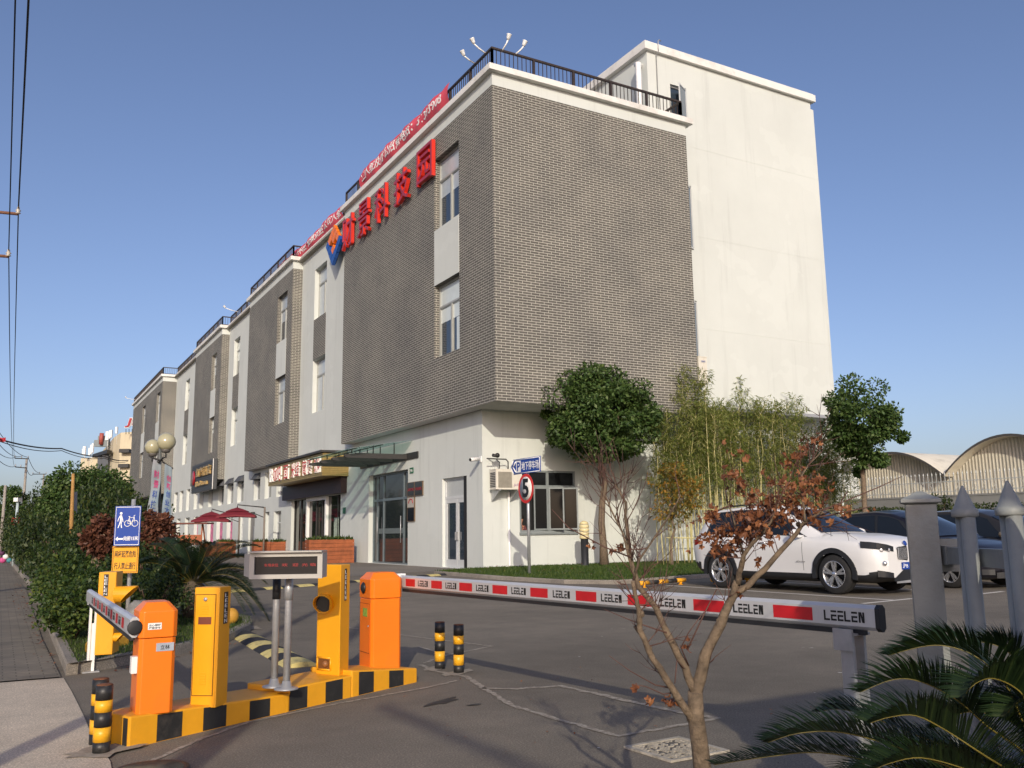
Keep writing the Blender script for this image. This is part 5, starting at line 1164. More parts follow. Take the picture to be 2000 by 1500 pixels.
# bamboo
random.seed(21); r = random.Random(21)
def mk_bamboo(H, seed):
    r = random.Random(seed); t = empty('bamboo_plant', (0, 0, 0), 0, 'slender yellow green bamboo in the dense row against the white wall', 'bamboo', 'bamboo row against the white wall')
    lean = V((r.gauss(0, .035), r.gauss(0, .02), 1)); pts = [V((0, 0, 0))]; rad = [.021]; n = 9
    for i in range(1, n+1): s = i/n; pts.append(V((lean.x*H*s+.25*s**4*r.choice((-1, 1)), lean.y*H*s-.10*s**4, H*s))); rad.append(.021*(1-.8*s))
    g = MB(); g.tube(pts, rad, 6); f = MB(); nb = 26
    def at(s): k = s*n; i = min(n-1, int(k)); return pts[i].lerp(pts[i+1], k-i)
    for i in range(nb):
        s = .34+.66*(i/nb)**.75; a = r.random()*6.28; Lb = r.uniform(.35, .75)*(1.1-.5*s); d = V((cos(a), sin(a)*.7, .65)).normalized(); p0 = at(s); p1 = p0+d*Lb; g.tube([p0, p1], [.006, .002], 3)
        for k in range(15 if s > .45 else 4):
            q = p0.lerp(p1, r.uniform(.35, 1.05))+rdir(r)*.10; dd = (d*.5+rdir(r)*.7-Z3*.55).normalized(); leaf(f, q, dd, (Z3+rdir(r)*.6).normalized(), r.uniform(.16, .28), .019)
    for k in range(26): q = at(r.uniform(.93, 1.0))+rdir(r)*.12; leaf(f, q, (rdir(r)+Z3*.1).normalized(), (Z3+rdir(r)*.5).normalized(), r.uniform(.14, .26), .017)
    g.build('stem', M['culm'], t, world=False); f.build('foliage', M['leaf_bamboo'], t, world=False); return t
protos = [mk_bamboo(H, 30+i) for i, H in enumerate((6.0, 6.6, 5.6, 6.3, 5.2, 6.9))]
used = set(); bam = 92
for i in range(bam):
    X = 19.6+10.9*(i+.5)/bam+r.uniform(-.06, .06); Yy = (24.95 if X < 22.7 else 25.9)-r.choice((0, .2, .45, .7))-r.uniform(0, .12); k = r.randrange(6)
    hmax = 1.0 if 21.6 < X < 26.5 else (.96 if X < 28 else .82)
    sc = hmax*r.uniform(.80, 1.05)
    if X < 20.8: sc *= .8
    if k not in used: o = protos[k]; used.add(k); o.location = (X, Yy, .085); o.rotation_euler = (0, 0, r.random()*6.28); o.scale = (1, 1, sc)
    else: dup(protos[k], (X, Yy, .085), r.random()*6.28, None, (1, 1, sc))
for k in range(6):
    if k not in used: protos[k].location = (20+k, YW-.5, .085)
for z, lb in ((1.95, 'upper horizontal bamboo tie rail across the bamboo row'), (.95, 'lower horizontal bamboo tie rail across the bamboo row')):
    g = MB(); g.tube([(19.7, 24.05, z+.05), (22.6, 24.1, z-.03), (23.2, 25.0, z), (30.5, 25.05, z+.02)], .022, 6); tag(g.build('bamboo_rail', M['culm']), lb, 'rail')
# shrubs of the hedge island
def mk_shrub(nm, seed, rx, h, n, L, W, m, label, cat='shrub', group=None, stems=5):
    r = random.Random(seed); t = empty(nm, (0, 0, 0), 0, label, cat, group); g = MB(); f = MB()
    for i in range(stems): a = r.random()*6.28; e = V((cos(a)*rx*.5, sin(a)*rx*.5, h*.75)); g.tube([(0, 0, 0), e*.5+V((0, 0, .05)), e], [.022, .014, .006], 5)
    for i in range(n):
        u = rdir(r); k = r.uniform(.55, 1); c = V((u.x*rx*k*.8, u.y*rx*k*.8, h*.52+u.z*h*.42*k)); q = rx*.30*r.uniform(.7, 1.3); clump(f, r, c, (q, q, q*.85), 70, L, W, .1)
    g.build('stem', M['twig'], t, world=False); f.build('foliage', M[m], t, world=False); return t
SH = [mk_shrub('hedge_shrub', 50, .75, 1.05, 40, .075, .022, 'leaf_hedge', 'dark green shrub in the hedge along the pavement', group='hedge shrubs along the pavement'),
      mk_shrub('hedge_shrub', 51, .85, 1.25, 44, .08, .024, 'leaf_hedge', 'dark green shrub in the hedge along the pavement', group='hedge shrubs along the pavement'),
      mk_shrub('hedge_shrub', 52, .7, .95, 36, .08, .025, 'leaf_light', 'bright yellow green shrub at the pavement edge of the hedge', group='bright shrubs along the pavement')]
r = random.Random(9); first = [True]*3
def put(k, x, y, s, sz=1.):
    if x < 1.45: x -= .17
    if first[k]: first[k] = False; o = SH[k]; o.location = (x, y, .1); o.rotation_euler = (0, 0, r.random()*6.28); o.scale = (s, s, s*sz)
    else: dup(SH[k], (x, y, .1), r.random()*6.28, None, (s, s, s*sz))
for x, y, k, s, sz in ((1.02, 11.9, 2, .72, .95), (1.75, 12.4, 0, .70, 1.0), (1.25, 13.1, 2, .85, .9), (1.75, 13.3, 0, .7, .95), (1.1, 14.3, 2, .8, 1.0), (1.9, 14.9, 1, .85, 1.0), (1.2, 15.9, 2, .9, 1.05), (1.9, 17.0, 0, .9, 1.0), (1.2, 17.6, 2, .9, 1.1), (2.1, 18.9, 1, .95, 1.0), (2.9, 21.2, 0, .7, .8), (1.35, 19.6, 0, 1., 1.2), (2.3, 21, 1, 1.1, 1.3), (3.5, 21.5, 0, .9, 1.0), (1.35, 22, 2, 1., 1.15), (1.4, 24.3, 0, 1.05, 1.35), (2.5, 24, 1, 1.2, 1.45), (3.9, 25.5, 1, 1.0, 1.1), (1.3, 27, 0, 1.1, 1.4), (2.6, 28, 1, 1.3, 1.7), (4.2, 29.5, 0, 1.1, 1.3), (1.4, 30, 1, 1.1, 1.4), (2.7, 32.5, 1, 1.4, 1.8), (4.3, 34, 1, 1.3, 1.6), (1.4, 34, 0, 1.2, 1.5), (1.4, 38, 1, 1.2, 1.5), (4.6, 39, 1, 1.4, 1.7), (1.3, 43, 0, 1.3, 1.6), (4.6, 46, 1, 1.5, 1.8), (1.3, 48, 1, 1.3, 1.6), (3, 50, 1, 1.6, 2.0), (1.3, 55, 0, 1.4, 1.6), (4.6, 54, 1, 1.6, 1.9), (1.2, 62, 1, 1.4, 1.8), (3.2, 64, 1, 1.7, 2.0), (1.2, 72, 0, 1.5, 1.9), (3, 82, 1, 2.0, 2.2), (1.2, 86, 1, 1.6, 2.0)): put(k, x, y, s, sz)
def big(px, py_top, py_bot, halfw, D, label, seed, nm='evergreen_tree', m='leaf_dark', n=46, nl=230, L=.17, group=None, base_x=None):
    c = atD(px, (py_top+py_bot)/2, D); rx = halfw/FPX*D; rz = (py_bot-py_top)/2/FPX*D; p = atD(base_x or px, 1050, D); o = V((p.x, p.y, .1))
    return tree(nm, o, max(.8, c.z-rz*.6), c-o, (rx, rx, rz), n, nl, L, L*.3, m, label, seed, R=.14, cr=rx*.30, hollow=.5, group=group)
big(165, 900, 1085, 92, 38, 'big dark evergreen tree rising behind the hedge in front of the cream building', 12, n=75, nl=260)
big(232, 935, 1060, 35, 46, 'dark evergreen tree filling the gap below the far end of the building', 13, n=36)
big(20, 935, 1060, 34, 72, 'dark far evergreen tree at the left edge of the picture', 14, n=40, nl=180, L=.22)
big(78, 990, 1075, 40, 60, 'dark mid distance tree left of the wooden post', 15, n=40, nl=180, L=.20)
def mshrub(px, pt, pb, hw, D, label, seed, m): 
    return big(px, pt, pb, hw, D, label, seed, 'maple_tree', m, 26, 90, .10)
mshrub(198, 1010, 1090, 36, 15.5, 'maroon leaved maple behind the blue sign, left of it', 16, 'leaf_maple')
mshrub(305, 992, 1085, 32, 18, 'maroon leaved maple behind the hanging banners', 17, 'leaf_maple')
# cycads
def frond_local(seed, R, rise, fall, np=44, LL=.17):
    r = random.Random(seed); f = MB(); g = MB(); P = []
    for i in range(13): s = i/12; P.append(V((R*(s-.12*s*s), .03*sin(s*3+seed), rise*s-fall*s*s)))
    g.tube(P, [.007*(1-.75*i/12) for i in range(13)], 5)
    leaflets(f, P, np, LL, r); return f, g
def leaflets(f, P, np, LL, r, up=.42, sw=.0060):
    n = len(P)-1
    for i in range(np):
        s = .10+.90*i/np; k = s*n; j = min(n-1, int(k)); p = P[j].lerp(P[j+1], k-j); t = (P[min(n, j+1)]-P[max(0, j-1) if j else 0]).normalized() if j else (P[1]-P[0]).normalized()
        sd = t.cross(Z3); sd = sd.normalized() if sd.length > 1e-3 else X3; nn = sd.cross(t).normalized()
        l = LL*min(1, .35+s*2.2)*(1-.72*max(0, (s-.55)/.45)**1.5)*r.uniform(.9, 1.08)
        for q in (1, -1):
            d = (sd*q*.80+t*(.42+.5*s)+nn*up*r.uniform(.8, 1.2)).normalized(); w_ = t*sw; e = p+d*l-Z3*l*.05
            m_ = p+d*l*.55+nn*l*.03; f.add([p-w_*.7, p+w_*.7, m_+w_, m_-w_, e], [(0, 1, 2, 3), (3, 2, 4)])
def cycad(loc, label, seed, R=.95, nf=30, z=.45, trunk=True):
    t = empty('cycad_palm', loc, 0, label, 'cycad'); r = random.Random(seed)
    MB().lathe([(.13, 0), (.16, z*.4), (.14, z), (.05, z+.08)], seg=12).build('trunk', mat('cycad_trunk', (.10, .075, .05), .9, .4, 20, .8), t, world=False)
    var = []
    for k, (ri, fa, LL) in enumerate(((1.0, .75, .16), (.75, .85, .17), (.45, .85, .17), (1.25, .75, .15))):
        f, g = frond_local(seed+k, R, ri*R, fa*R, 66, LL*R); a = f.build('frond', M['frond'], t, world=False); b = g.build('stalk', M['rachis'], a, world=False); var.append(a)
    for i in range(nf):
        k = i % 4
        if i < 4: o = var[i]
        else: o = var[k].copy(); COL.objects.link(o); c = [x for x in var[k].children][0].copy(); COL.objects.link(c); c.parent = o
        o.location = (0, 0, z); o.rotation_euler = (0, r.uniform(-.12, .12), i*2.39996+r.uniform(-.2, .2)); s = r.uniform(.85, 1.12); o.scale = (s, s, s)
    return t
p = atD(376, 1200, 12.9); cycad((p.x, p.y, .1), 'bushy green cycad on the kerbed island behind the yellow cabinet', 60, R=1.18, nf=40, z=.46)
# cycad in the shade at the lower right, fronds laid out one by one
D0 = 2.45; base = atD(2075, 1590, D0)
t = empty('cycad_palm', (base.x, base.y, 0), 0, 'dark shaded cycad with arching fronds in the lower right corner', 'cycad')
MB().lathe([(.12, .001), (.15, base.z*.5), (.13, base.z)], (base.x, base.y, 0), seg=12).build('trunk', mat('cycad_trunk', (.10, .075, .05), .9, .4, 20, .8), t)
FR = [([(2010, 1440), (1960, 1330), (1905, 1282), (1850, 1262), (1800, 1263), (1735, 1280)], 2.35, .10, .13, .5),
      ([(2040, 1430), (2010, 1340), (1985, 1290), (1950, 1262), (1905, 1252)], 2.55, .1, .12, .5),
      ([(2010, 1480), (1930, 1420), (1870, 1368), (1800, 1332), (1745, 1327), (1680, 1352)], 2.3, .02, .14, .5),
      ([(2050, 1480), (2010, 1380), (1985, 1345), (1940, 1325), (1905, 1335), (1880, 1362)], 2.15, -.12, .13, .55),
      ([(2010, 1530), (1930, 1480), (1850, 1428), (1790, 1398), (1740, 1400), (1700, 1412)], 2.1, -.06, .13, .5),
      ([(2040, 1550), (1900, 1480), (1800, 1440), (1700, 1400), (1640, 1385), (1600, 1390)], 2.55, .16, .14, .3),
      ([(2040, 1570), (1850, 1520), (1720, 1490), (1600, 1470), (1500, 1478), (1395, 1494)], 2.5, .14, .14, .4),
      ([(2040, 1570), (1860, 1500), (1740, 1455), (1640, 1430), (1560, 1432), (1500, 1450)], 2.3, .0, .14, .45),
      ([(2060, 1500), (2000, 1430), (1960, 1402), (1900, 1390), (1860, 1400), (1830, 1420)], 2.6, .1, .13, .5),
      ([(2060, 1580), (1950, 1530), (1880, 1500), (1800, 1480), (1740, 1490), (1690, 1510)], 2.2, -.1, .13, .5),
      ([(2080, 1480), (2050, 1400), (2020, 1360), (1990, 1370), (1960, 1400)], 2.2, -.1, .12, .5)]
for i, (pp, D, dd, LL, up) in enumerate(FR):
    n = len(pp); P = [atD(x, y, D0+(D-D0)*min(1, (k+1)/2)+dd*k/n) for k, (x, y) in enumerate(pp)]; P = [base]+P
    Q = []                                                       # smooth the polyline
    for k in range(len(P)-1):
        a, b, c, d = P[max(0, k-1)], P[k], P[k+1], P[min(len(P)-1, k+2)]
        for s in (0, .25, .5, .75): Q.append(.5*((2*b)+(c-a)*s+(2*a-5*b+4*c-d)*s*s+(3*b-a-3*c+d)*s**3))
    Q.append(P[-1]); f = MB(); g = MB(); g.tube(Q, [.0032*(1-.7*k/len(Q)) for k in range(len(Q))], 5); leaflets(f, Q, 120, LL*1.12, random.Random(70+i), up, .0031)
    a = f.build('frond', M['frond'], t); g.build('stalk', M['rachis'], a)
r = random.Random(77)
for i in range(20):
    a = radians(-100+i*17+(i%3)*7); fo = MB(); g = MB(); R = .8; P = [base+V((cos(a)*R*s, sin(a)*R*s, (.25+.12*(i%3))*s-.62*s*s)) for s in [k/12 for k in range(13)]]
    if P[-1].y < .7 and abs(P[-1].x) < 1.2: continue
    if (P[9]-CAMP).dot(CF) < 1.6: continue
    g.tube(P, .003, 5); leaflets(fo, P, 90, .14, r, .45, .0032); k = fo.build('frond', M['frond'], t); g.build('stalk', M['rachis'], k)
# bare maple in the foreground
D = 3.2; tb = atD(1372, 1500, D); t = empty('maple_tree', (tb.x, tb.y, 0), 0, 'small bare maple with forked trunk and curled brown leaves in the foreground', 'tree')
g = MB(); tw = MB(); lf = MB(); r = random.Random(31)
def L3(pts, dz=0.): return [atD(p[0], p[1], D+dz*(i/len(pts))) for i, p in enumerate(pts)]
def limb(pts, w0, w1, dz=0., seg=9):
    P = L3(pts, dz); Q = []
    for k in range(len(P)-1):
        for s in (0, .34, .67): Q.append(P[k].lerp(P[k+1], s)+rdir(r)*.0022)
    Q.append(P[-1]); n = len(Q); g.tube(Q, [(w0+(w1-w0)*i/(n-1))*.86/2/FPX*D*(1+r.uniform(-.06, .08)) for i in range(n)], seg); return Q
P0 = L3([(1374, 1520), (1366, 1450), (1359, 1400), (1358, 1350)]); P0 = [V((tb.x, tb.y, 0))]+P0
g.tube(P0, [.042, .033, .031, .030, .027], 12)
A1 = limb([(1357, 1360), (1366, 1330), (1377, 1279), (1407, 1218), (1433, 1162), (1440, 1135)], 30, 17)
A2 = limb([(1440, 1140), (1446, 1110), (1453, 1084), (1481, 1049), (1507, 1019), (1520, 985)], 15, 3.5, -.15)
A3 = limb([(1436, 1158), (1459, 1145), (1511, 1093), (1555, 1041), (1572, 1019), (1607, 997)], 17, 6, .12)
A4 = limb([(1572, 1019), (1567, 980), (1563, 937), (1580, 905), (1607, 880)], 7, 2.5, .2)
A5 = limb([(1453, 1084), (1440, 1040), (1430, 1005), (1418, 975)], 7, 2.5, .05)
Bm = limb([(1356, 1352), (1338, 1305), (1303, 1236), (1282, 1188), (1247, 1145), (1234, 1101), (1223, 1023), (1221, 980), (1200, 945)], 20, 4, .05)
Cm = limb([(1352, 1408), (1346, 1396), (1312, 1344), (1277, 1288), (1249, 1231), (1249, 1200), (1243, 1171), (1236, 1135)], 19, 8, -.12)
C2 = limb([(1236, 1135), (1249, 1093), (1303, 1015), (1329, 967)], 7, 2.5, -.2)
C3 = limb([(1234, 1110), (1215, 1040), (1185, 975), (1168, 930)], 6, 2, .1)
limb([(1250, 1235), (1240, 1222)], 11, 9); limb([(1407, 1218), (1402, 1208)], 12, 9)
MB().tube([Cm[5].lerp(Cm[6], .2), Cm[7]], [.0115, .0105], 10).build('tape_band', M['black'], t)
for q in (A1, P0[1:], A3, Cm):                               # pruning scars
    for _ in range(5): i = r.randrange(len(q)-1); p = q[i].lerp(q[i+1], r.random()); g.ball(p+rdir(r)*.012, .010, 8, 6)
g.build('trunk', M['barklight'], t)
def dryleaf(p, s):
    """five-lobed leaf, curled up as it dried"""
    a = rdir(r); b = a.orthogonal().normalized(); c = a.cross(b); cur = r.uniform(.5, 1.6); P = [p]; lob = (.7, 1.0, .78, 1.12, .8, 1.25, .8, 1.12, .78, 1.0, .7)
    for k, l in enumerate(lob): an = -2.4+4.8*k/10; rr = s*l; P.append(p+b*cos(an)*rr+c*sin(an)*rr*(.75)+a*(cur*rr*rr/s*(.55+.3*sin(an*2))))
    lf.add(P, [(0, i, i+1) for i in range(1, 11)])
def twig(p, d, L, w, n=3, leaves=0):
    pts = [p]; dd = d.normalized()
    for i in range(4): dd = (dd+rdir(r)*.16+Z3*.05).normalized(); pts.append(pts[-1]+dd*L/4)
    tw.tube(pts, [w*(1-.2*i) for i in range(5)], 4)
    for i in range(n):
        q = pts[r.randrange(1, 4)]; e = (dd+rdir(r)*.8).normalized(); tw.tube([q, q+e*L*.22, q+e*L*.4+Z3*.01], [w*.6, w*.4, w*.25], 3)
        if leaves:
            for _ in range(leaves): dryleaf(q+e*L*r.uniform(.15, .45)+rdir(r)*.02, r.uniform(.010, .021))
    return pts
def twigs(Q, n, L, w=.0026, leaves=0, lo=.3, up=.7, side=0.):
    for _ in range(n):
        k = r.uniform(lo, 1)*(len(Q)-1); i = min(len(Q)-2, int(k)); p = Q[i].lerp(Q[i+1], k-i); d = (rdir(r)*.75+Z3*up+CR*side).normalized(); d -= CF*d.dot(CF)*.5; twig(p, d, L*r.uniform(.6, 1.3), w, r.choice((2, 3, 4)), leaves)
twigs(A2, 10, .15, leaves=3, lo=.2, up=.3, side=-.5); twigs(A5, 9, .14, leaves=3, lo=.1, up=.2, side=-.5); twigs(A3, 8, .13, leaves=2, lo=.35, up=.9, side=-.3); twigs(A4, 9, .11, leaves=2, lo=.0, up=.35, side=-.4); twigs(A4, 6, .17, leaves=0, up=.9, side=.6); twigs(A3, 6, .22, leaves=0, lo=.6, up=.45, side=.9); twigs(A2, 8, .2, leaves=0, up=.8)
twigs(Bm, 24, .20, leaves=0, lo=.35, up=.9); twigs(C3, 14, .18, leaves=0, up=.9); twigs(Cm, 13, .17, leaves=0, lo=.3, up=.7); twigs(A1, 5, .13, leaves=0, lo=.2); twigs(C2, 5, .12, leaves=0)
for pts in ([(1312, 1344), (1280, 1338), (1230, 1310), (1190, 1281)], [(1303, 1236), (1260, 1222), (1228, 1210), (1180, 1190)], [(1318, 1352), (1296, 1356), (1262, 1341), (1236, 1336)], [(1345, 1300), (1330, 1265), (1345, 1235), (1375, 1195)], [(1340, 1310), (1322, 1290), (1318, 1335)], [(1236, 1090), (1180, 1068), (1110, 1030), (1078, 995)], [(1342, 1270), (1370, 1210), (1400, 1150)], [(1607, 997), (1660, 975), (1720, 950), (1762, 930)], [(1590, 1000), (1640, 985), (1655, 960)], [(1600, 1010), (1650, 1000), (1700, 990)]):
    tw.tube(L3(pts, r.uniform(-.1, .1)), [.0032, .0026, .002, .0012][:len(pts)], 5)
for px, py, n in ((1160, 1060, 3), (1200, 1072, 5), (1212, 1078, 4), (1236, 1348, 3), (1265, 1370, 4), (1308, 1370, 7), (1310, 1376, 6), (1344, 1262, 4), (1452, 1160, 3), (1480, 1098, 4), (1640, 990, 5), (1655, 1000, 7), (1700, 1000, 2), (1410, 1040, 8), (1400, 1075, 8), (1430, 1070, 6), (1385, 1010, 8)):
    for _ in range(n): dryleaf(atD(px+r.gauss(0, 6), py+r.gauss(0, 5), D+r.uniform(-.03, .06)), r.uniform(.010, .02))
for _ in range(350):                                           # the thick leafy band across the crown
    s = r.random(); x = 1415+180*s+r.gauss(0, 16); y = 1035-95*s*.9+r.gauss(0, 24)+(15 if s < .4 else 0); dryleaf(atD(x, y, D+r.gauss(0, .09)), r.uniform(.008, .018))
tw.build('twig', M['twig'], t); lf.build('foliage', M['leaf_dry'], t)
# ------------------------------------------------------------------ cars
def itp(P, x):
    if x <= P[0][0]: return P[0][1]
    for (a, b), (c, d) in zip(P, P[1:]):
        if x <= c:
            s = (x-a)/(c-a); return b+(d-b)*s
    return P[-1][1]
def smo(P, x, k=.06): return (itp(P, x-k)+2*itp(P, x)+itp(P, x+k))/4
def carpaint(name, c, flake=.0):
    m = mat(name, c, .35, .02, 2, coat=.35, spec=.35, metal=flake); return m
def car(name, loc, rz, scale, P, label, paint, plate=None):
    t = empty(name, loc, rz, label, 'car'); t.scale = scale
    L = P['L']; W = lambda x: smo(P['w'], x); ZB = lambda x: itp(P['zb'], x); ZS = lambda x: smo(P['zs'], x); ZT = lambda x: smo(P['zt'], x); ZR = lambda x: smo(P['zr'], x, .05)
    xr, xf, R, RA = P['xr'], P['xf'], P['R'], P['RA']; clad = P.get('clad', 0)
    # lower body
    def section(x):
        w, zb, zs, zt = W(x), ZB(x), ZS(x), ZT(x); a = [(0, zb), (w*.78, zb), (w*.93, zb+.05)]
        for k in range(9): s = k/8; z = zb+.10+(zs-.30-zb-.10)*s; a.append((w*(.965+.035*s), z))
        a += [(w*1.0, zs-.20), (w*.985, zs-.10), (w*.955, zs-.03), (w*.90, zs), (w*.72, zs+(zt-zs)*.62), (w*.4, zs+(zt-zs)*.92), (0, zt)]
        return a
    N = int(L/.045); xs = [L*i/N for i in range(N+1)]; g = MB(); vs = []; ns = len(section(1))
    for x in xs:
        s = section(x)
        for y, z in s: vs.append((x, -y, z))
        for y, z in reversed(s[1:-1]): vs.append((x, y, z))
    q = 2*ns-2; fs = [[], []]
    for i in range(N):
        for k in range(q):
            k2 = (k+1) % q; f = (i*q+k, i*q+k2, (i+1)*q+k2, (i+1)*q+k); c = [sum(vs[j][d] for j in f)/4 for d in range(3)]
            if abs(c[1]) > W(c[0])*.66 and any(hypot(c[0]-xw, c[2]-R) < RA for xw in (xr, xf)): continue
            fs[1 if clad and c[2] < clad(c[0]) else 0].append(f)
    g.add(vs, fs[0], 0, True); o = len(g.v)-len(vs)
    for f in fs[1]: g.f.append(tuple(j+o for j in f)); g.m.append(1); g.s.append(True)
    g.f.append(tuple(range(q-1, -1, -1))); g.m.append(0); g.s.append(False); g.f.append(tuple(N*q+k for k in range(q))); g.m.append(0); g.s.append(False)
    for f in g.f[-2:]: pass
    body = g.build('body', [paint, M['plastic']], t, world=False)
    # greenhouse
    x0, x1 = P['gh']
    def GY(x, v): return W(x)*.90+(P['wr'](x)-W(x)*.90)*v
    def GZ(x, v): return ZS(x)-.015+(max(ZR(x), ZS(x)+.01)-ZS(x)+.015)*(v if v < 1 else 1)
    def top(x, u): 
        y = P['wr'](x)*u; return (x, y, max(ZR(x), ZS(x)+.01)+.055*(1-u*u)*min(1, (ZR(x)-ZS(x))/.3))
    n = 60; g = MB(); vs = []; m_ = 0
    for i in range(n+1):
        x = x0+(x1-x0)*i/n; row = [(x, -GY(x, v), GZ(x, v)) for v in (0, .35, .7, .92)]+[top(x, u) for u in (-1, -.85, -.5, 0, .5, .85, 1)]+[(x, GY(x, v), GZ(x, v)) for v in (.92, .7, .35, 0)]; m_ = len(row); vs += row
    g.add(vs, [(i*m_+k, i*m_+k+1, (i+1)*m_+k+1, (i+1)*m_+k) for i in range(n) for k in range(m_-1)], 0, True)
    g.build('roof', paint, t, world=False)
    def side(x, v, s, off=.006): return V((x, s*(GY(x, v)+off), GZ(x, v)+off*.3))
    for s in (-1, 1):
        for nm, (a0, a1, b0, b1) in P['win']:
            g = MB(); g.grid(lambda u, v: side((a0+(a1-a0)*u)*(1-v)+(b0+(b1-b0)*u)*v, .10+.78*v, s, .010), 24, 10); g.build(nm, M['carglass'], t, world=False)
        a0, a1, b0, b1 = P['band']; g = MB(); g.grid(lambda u, v: side((a0+(a1-a0)*u)*(1-v)+(b0+(b1-b0)*u)*v, .065+.855*v, s, .005), 40, 10); g.build('window_surround', M['plastic'], t, world=False)
    def patch(nm, x0, x1, u, off, m):
        g = MB(); g.grid(lambda a, b: V(top(x0+(x1-x0)*a, -u+2*u*b))+V((0, 0, off+.010)), 30, 24); return g.build(nm, m, t, world=False)
    patch('windscreen', *P['ws'], .93, .008, M['carglass']); patch('rear_window', *P['rw'], .9, .006, M['carglass'])
    # wheels
    for xw in (xr, xf):
        for s in (-1, 1):
            y = s*(W(xw)-.015); c = V((xw, y, R)); ax = V((0, s, 0)); g = MB(); tw_ = .215
            g.lathe([(R*.66, 0), (R*.90, .004), (R*.975, -.02), (R, -.05), (R, -tw_+.05), (R*.95, -tw_), (R*.6, -tw_)], c, ax, 32, caps=False); w_ = g.build('wheel', M['tyre'], t, world=False)
            g = MB(); g.lathe([(R*.68, .004), (R*.66, .010), (R*.62, -.02), (R*.60, -.10)], c, ax, 32, caps=False); g.lathe([(R*.14, -.005), (R*.12, .003), (.0001, .004)], c, ax, 16)
            U_ = V((1, 0, 0)); Z_ = V((0, 0, 1))
            for k in range(P.get('spk', 5)):
                for da in (-.17, .17):
                    a = 2*pi*k/P.get('spk', 5)+.3; a0 = a+da*.35; a1 = a+da; d0 = U_*cos(a0)+Z_*sin(a0); d1 = U_*cos(a1)+Z_*sin(a1); p = c+d0*R*.12-ax*.012; e = c+d1*R*.64-ax*.004; dd = (e-p); sd = dd.cross(ax).normalized(); g.obox((p+e)/2-ax*.012, dd/2, sd*R*.055, ax*.016)
            g.build('rim', M['rim'], w_, world=False); g = MB(); g.lathe([(R*.60, -.10), (.0001, -.10)], c, ax, 24); g.build('brake_disc', M['plastic'], w_, world=False)
            g = MB(); RO = RA+.055; seg = 22; aa = [pi*(-.06+1.12*k/seg) for k in range(seg+1)]                       # arch trim and liner
            def ap(a, rr, off): x = xw+cos(a)*rr; z = R+sin(a)*rr; return V((x, s*(W(x)*(1.0 if z > .5 else .985)+off), z))
            k0 = [ap(a, RA-.03, .008) for a in aa]; k1 = [ap(a, RO, .010) for a in aa]; k2 = [ap(a, RO+.006, -.02) for a in aa]; k3 = [V((p.x, s*.45, p.z)) for p in [ap(a, RA+.02, 0) for a in aa]]
            g.add(k3+k0+k1+k2, [(r_*(seg+1)+i, (r_+1)*(seg+1)+i, (r_+1)*(seg+1)+i+1, r_*(seg+1)+i+1) for r_ in range(3) for i in range(seg)]); g.add([V((xw+dx, s*.46, z)) for dx, z in ((-RA-.05, .2), (RA+.05, .2), (RA+.05, R+RA), (-RA-.05, R+RA))], [(0, 1, 2, 3)], 1)
            g.build('wheel_arch', [M['plastic'] if P.get('archblack', 1) else paint, M['plastic']], t, world=False)
    # front fascia on the curved nose
    def fx(y):
        y = abs(y); lo = L*.75; hi = L
        for _ in range(24):
            mid = (lo+hi)/2
            if W(mid)*.985 > y: lo = mid
            else: hi = mid
        return lo
    def fpatch(nm, y0, y1, zlo, zhi, off, m, par=None, nu=10):
        g = MB()
        def fn(a, b): y = y0+(y1-y0)*a; z = zlo(a)+(zhi(a)-zlo(a))*b; return V((fx(y)+off, y*(1+off*.6), z))
        g.grid(fn, nu, 3); return g.build(nm, m, par or t, world=False)
    for s in (-1, 1):
        for F in P['front']:
            nm, y0, y1, zl, zh, off, m, par = F; ob = fpatch(nm, s*y0, s*y1, zl, zh, off, M[m])
            if par: par(ob, s, fx, t)
        c = V((P['mir'][0], s*P['mir'][1], P['mir'][2])); g = MB(); g.ball(c, .11, 14, 10, 0, (.75, .95, .72)); g.tube([c-V((0, s*.02, .05)), V((c.x+.06, s*(W(c.x)*.9), c.z-.06))], .028, 6); g.build('mirror', P['mirm'], t, world=False)
        for xh in P['handles']:
            z = ZS(xh)-.13; g = MB(); g.tube([(xh-.08, s*(W(xh)*.985+.012), z), (xh, s*(W(xh)*.985+.03), z+.004), (xh+.08, s*(W(xh)*.985+.012), z)], .013, 6); g.build('door_handle', P.get('hm', paint), t, world=False)
        g = MB()
        for xd in P['seams']:
            k = section(xd); k = [p for p in k[3:14]]; A = [V((xd-.004, s*(p[0]+.002), p[1])) for p in k if p[1] > .35]; B = [V((xd+.004, s*(p[0]+.002), p[1])) for p in k if p[1] > .35]
            g.add(A+B, [(i, i+1, len(A)+i+1, len(A)+i) for i in range(len(A)-1)])
        g.build('door_seam', M['plastic'], t, world=False)
        if P.get('rails'):
            g = MB(); g.tube([(x, s*(P['wr'](x)*.97), ZR(x)+(.05 if 0 < i < 5 else .0)) for i, x in enumerate((.62, .8, 1.3, 1.8, 2.2, 2.36))], .016, 6); g.build('roof_rail', M['plastic'], t, world=False)
        zt_ = ZS(.15); g = MB(); g.grid(lambda a, b: V((.0-.006+.42*a, s*(W(.42*a)*.985+.008), .80+(.16-.10*a)*b+.06*a)), 6, 3); g.build('tail_lamp', mat('tail_lamp_red', (.28, .006, .008), .15), t, world=False)
    if plate:
        y0, z0, txt = plate; g = MB(); g.box(L+.012, L+.018, -.22, .22, z0, z0+.12); pl = g.build('number_plate', M['blue'], t, world=False)
        if txt: g = MB(); g.text(txt, (L+.0185, -.20, z0+.02), Y3, Z3, .15, .08, .001, bold=.012); g.build('lettering', M['letter'], pl, world=False)
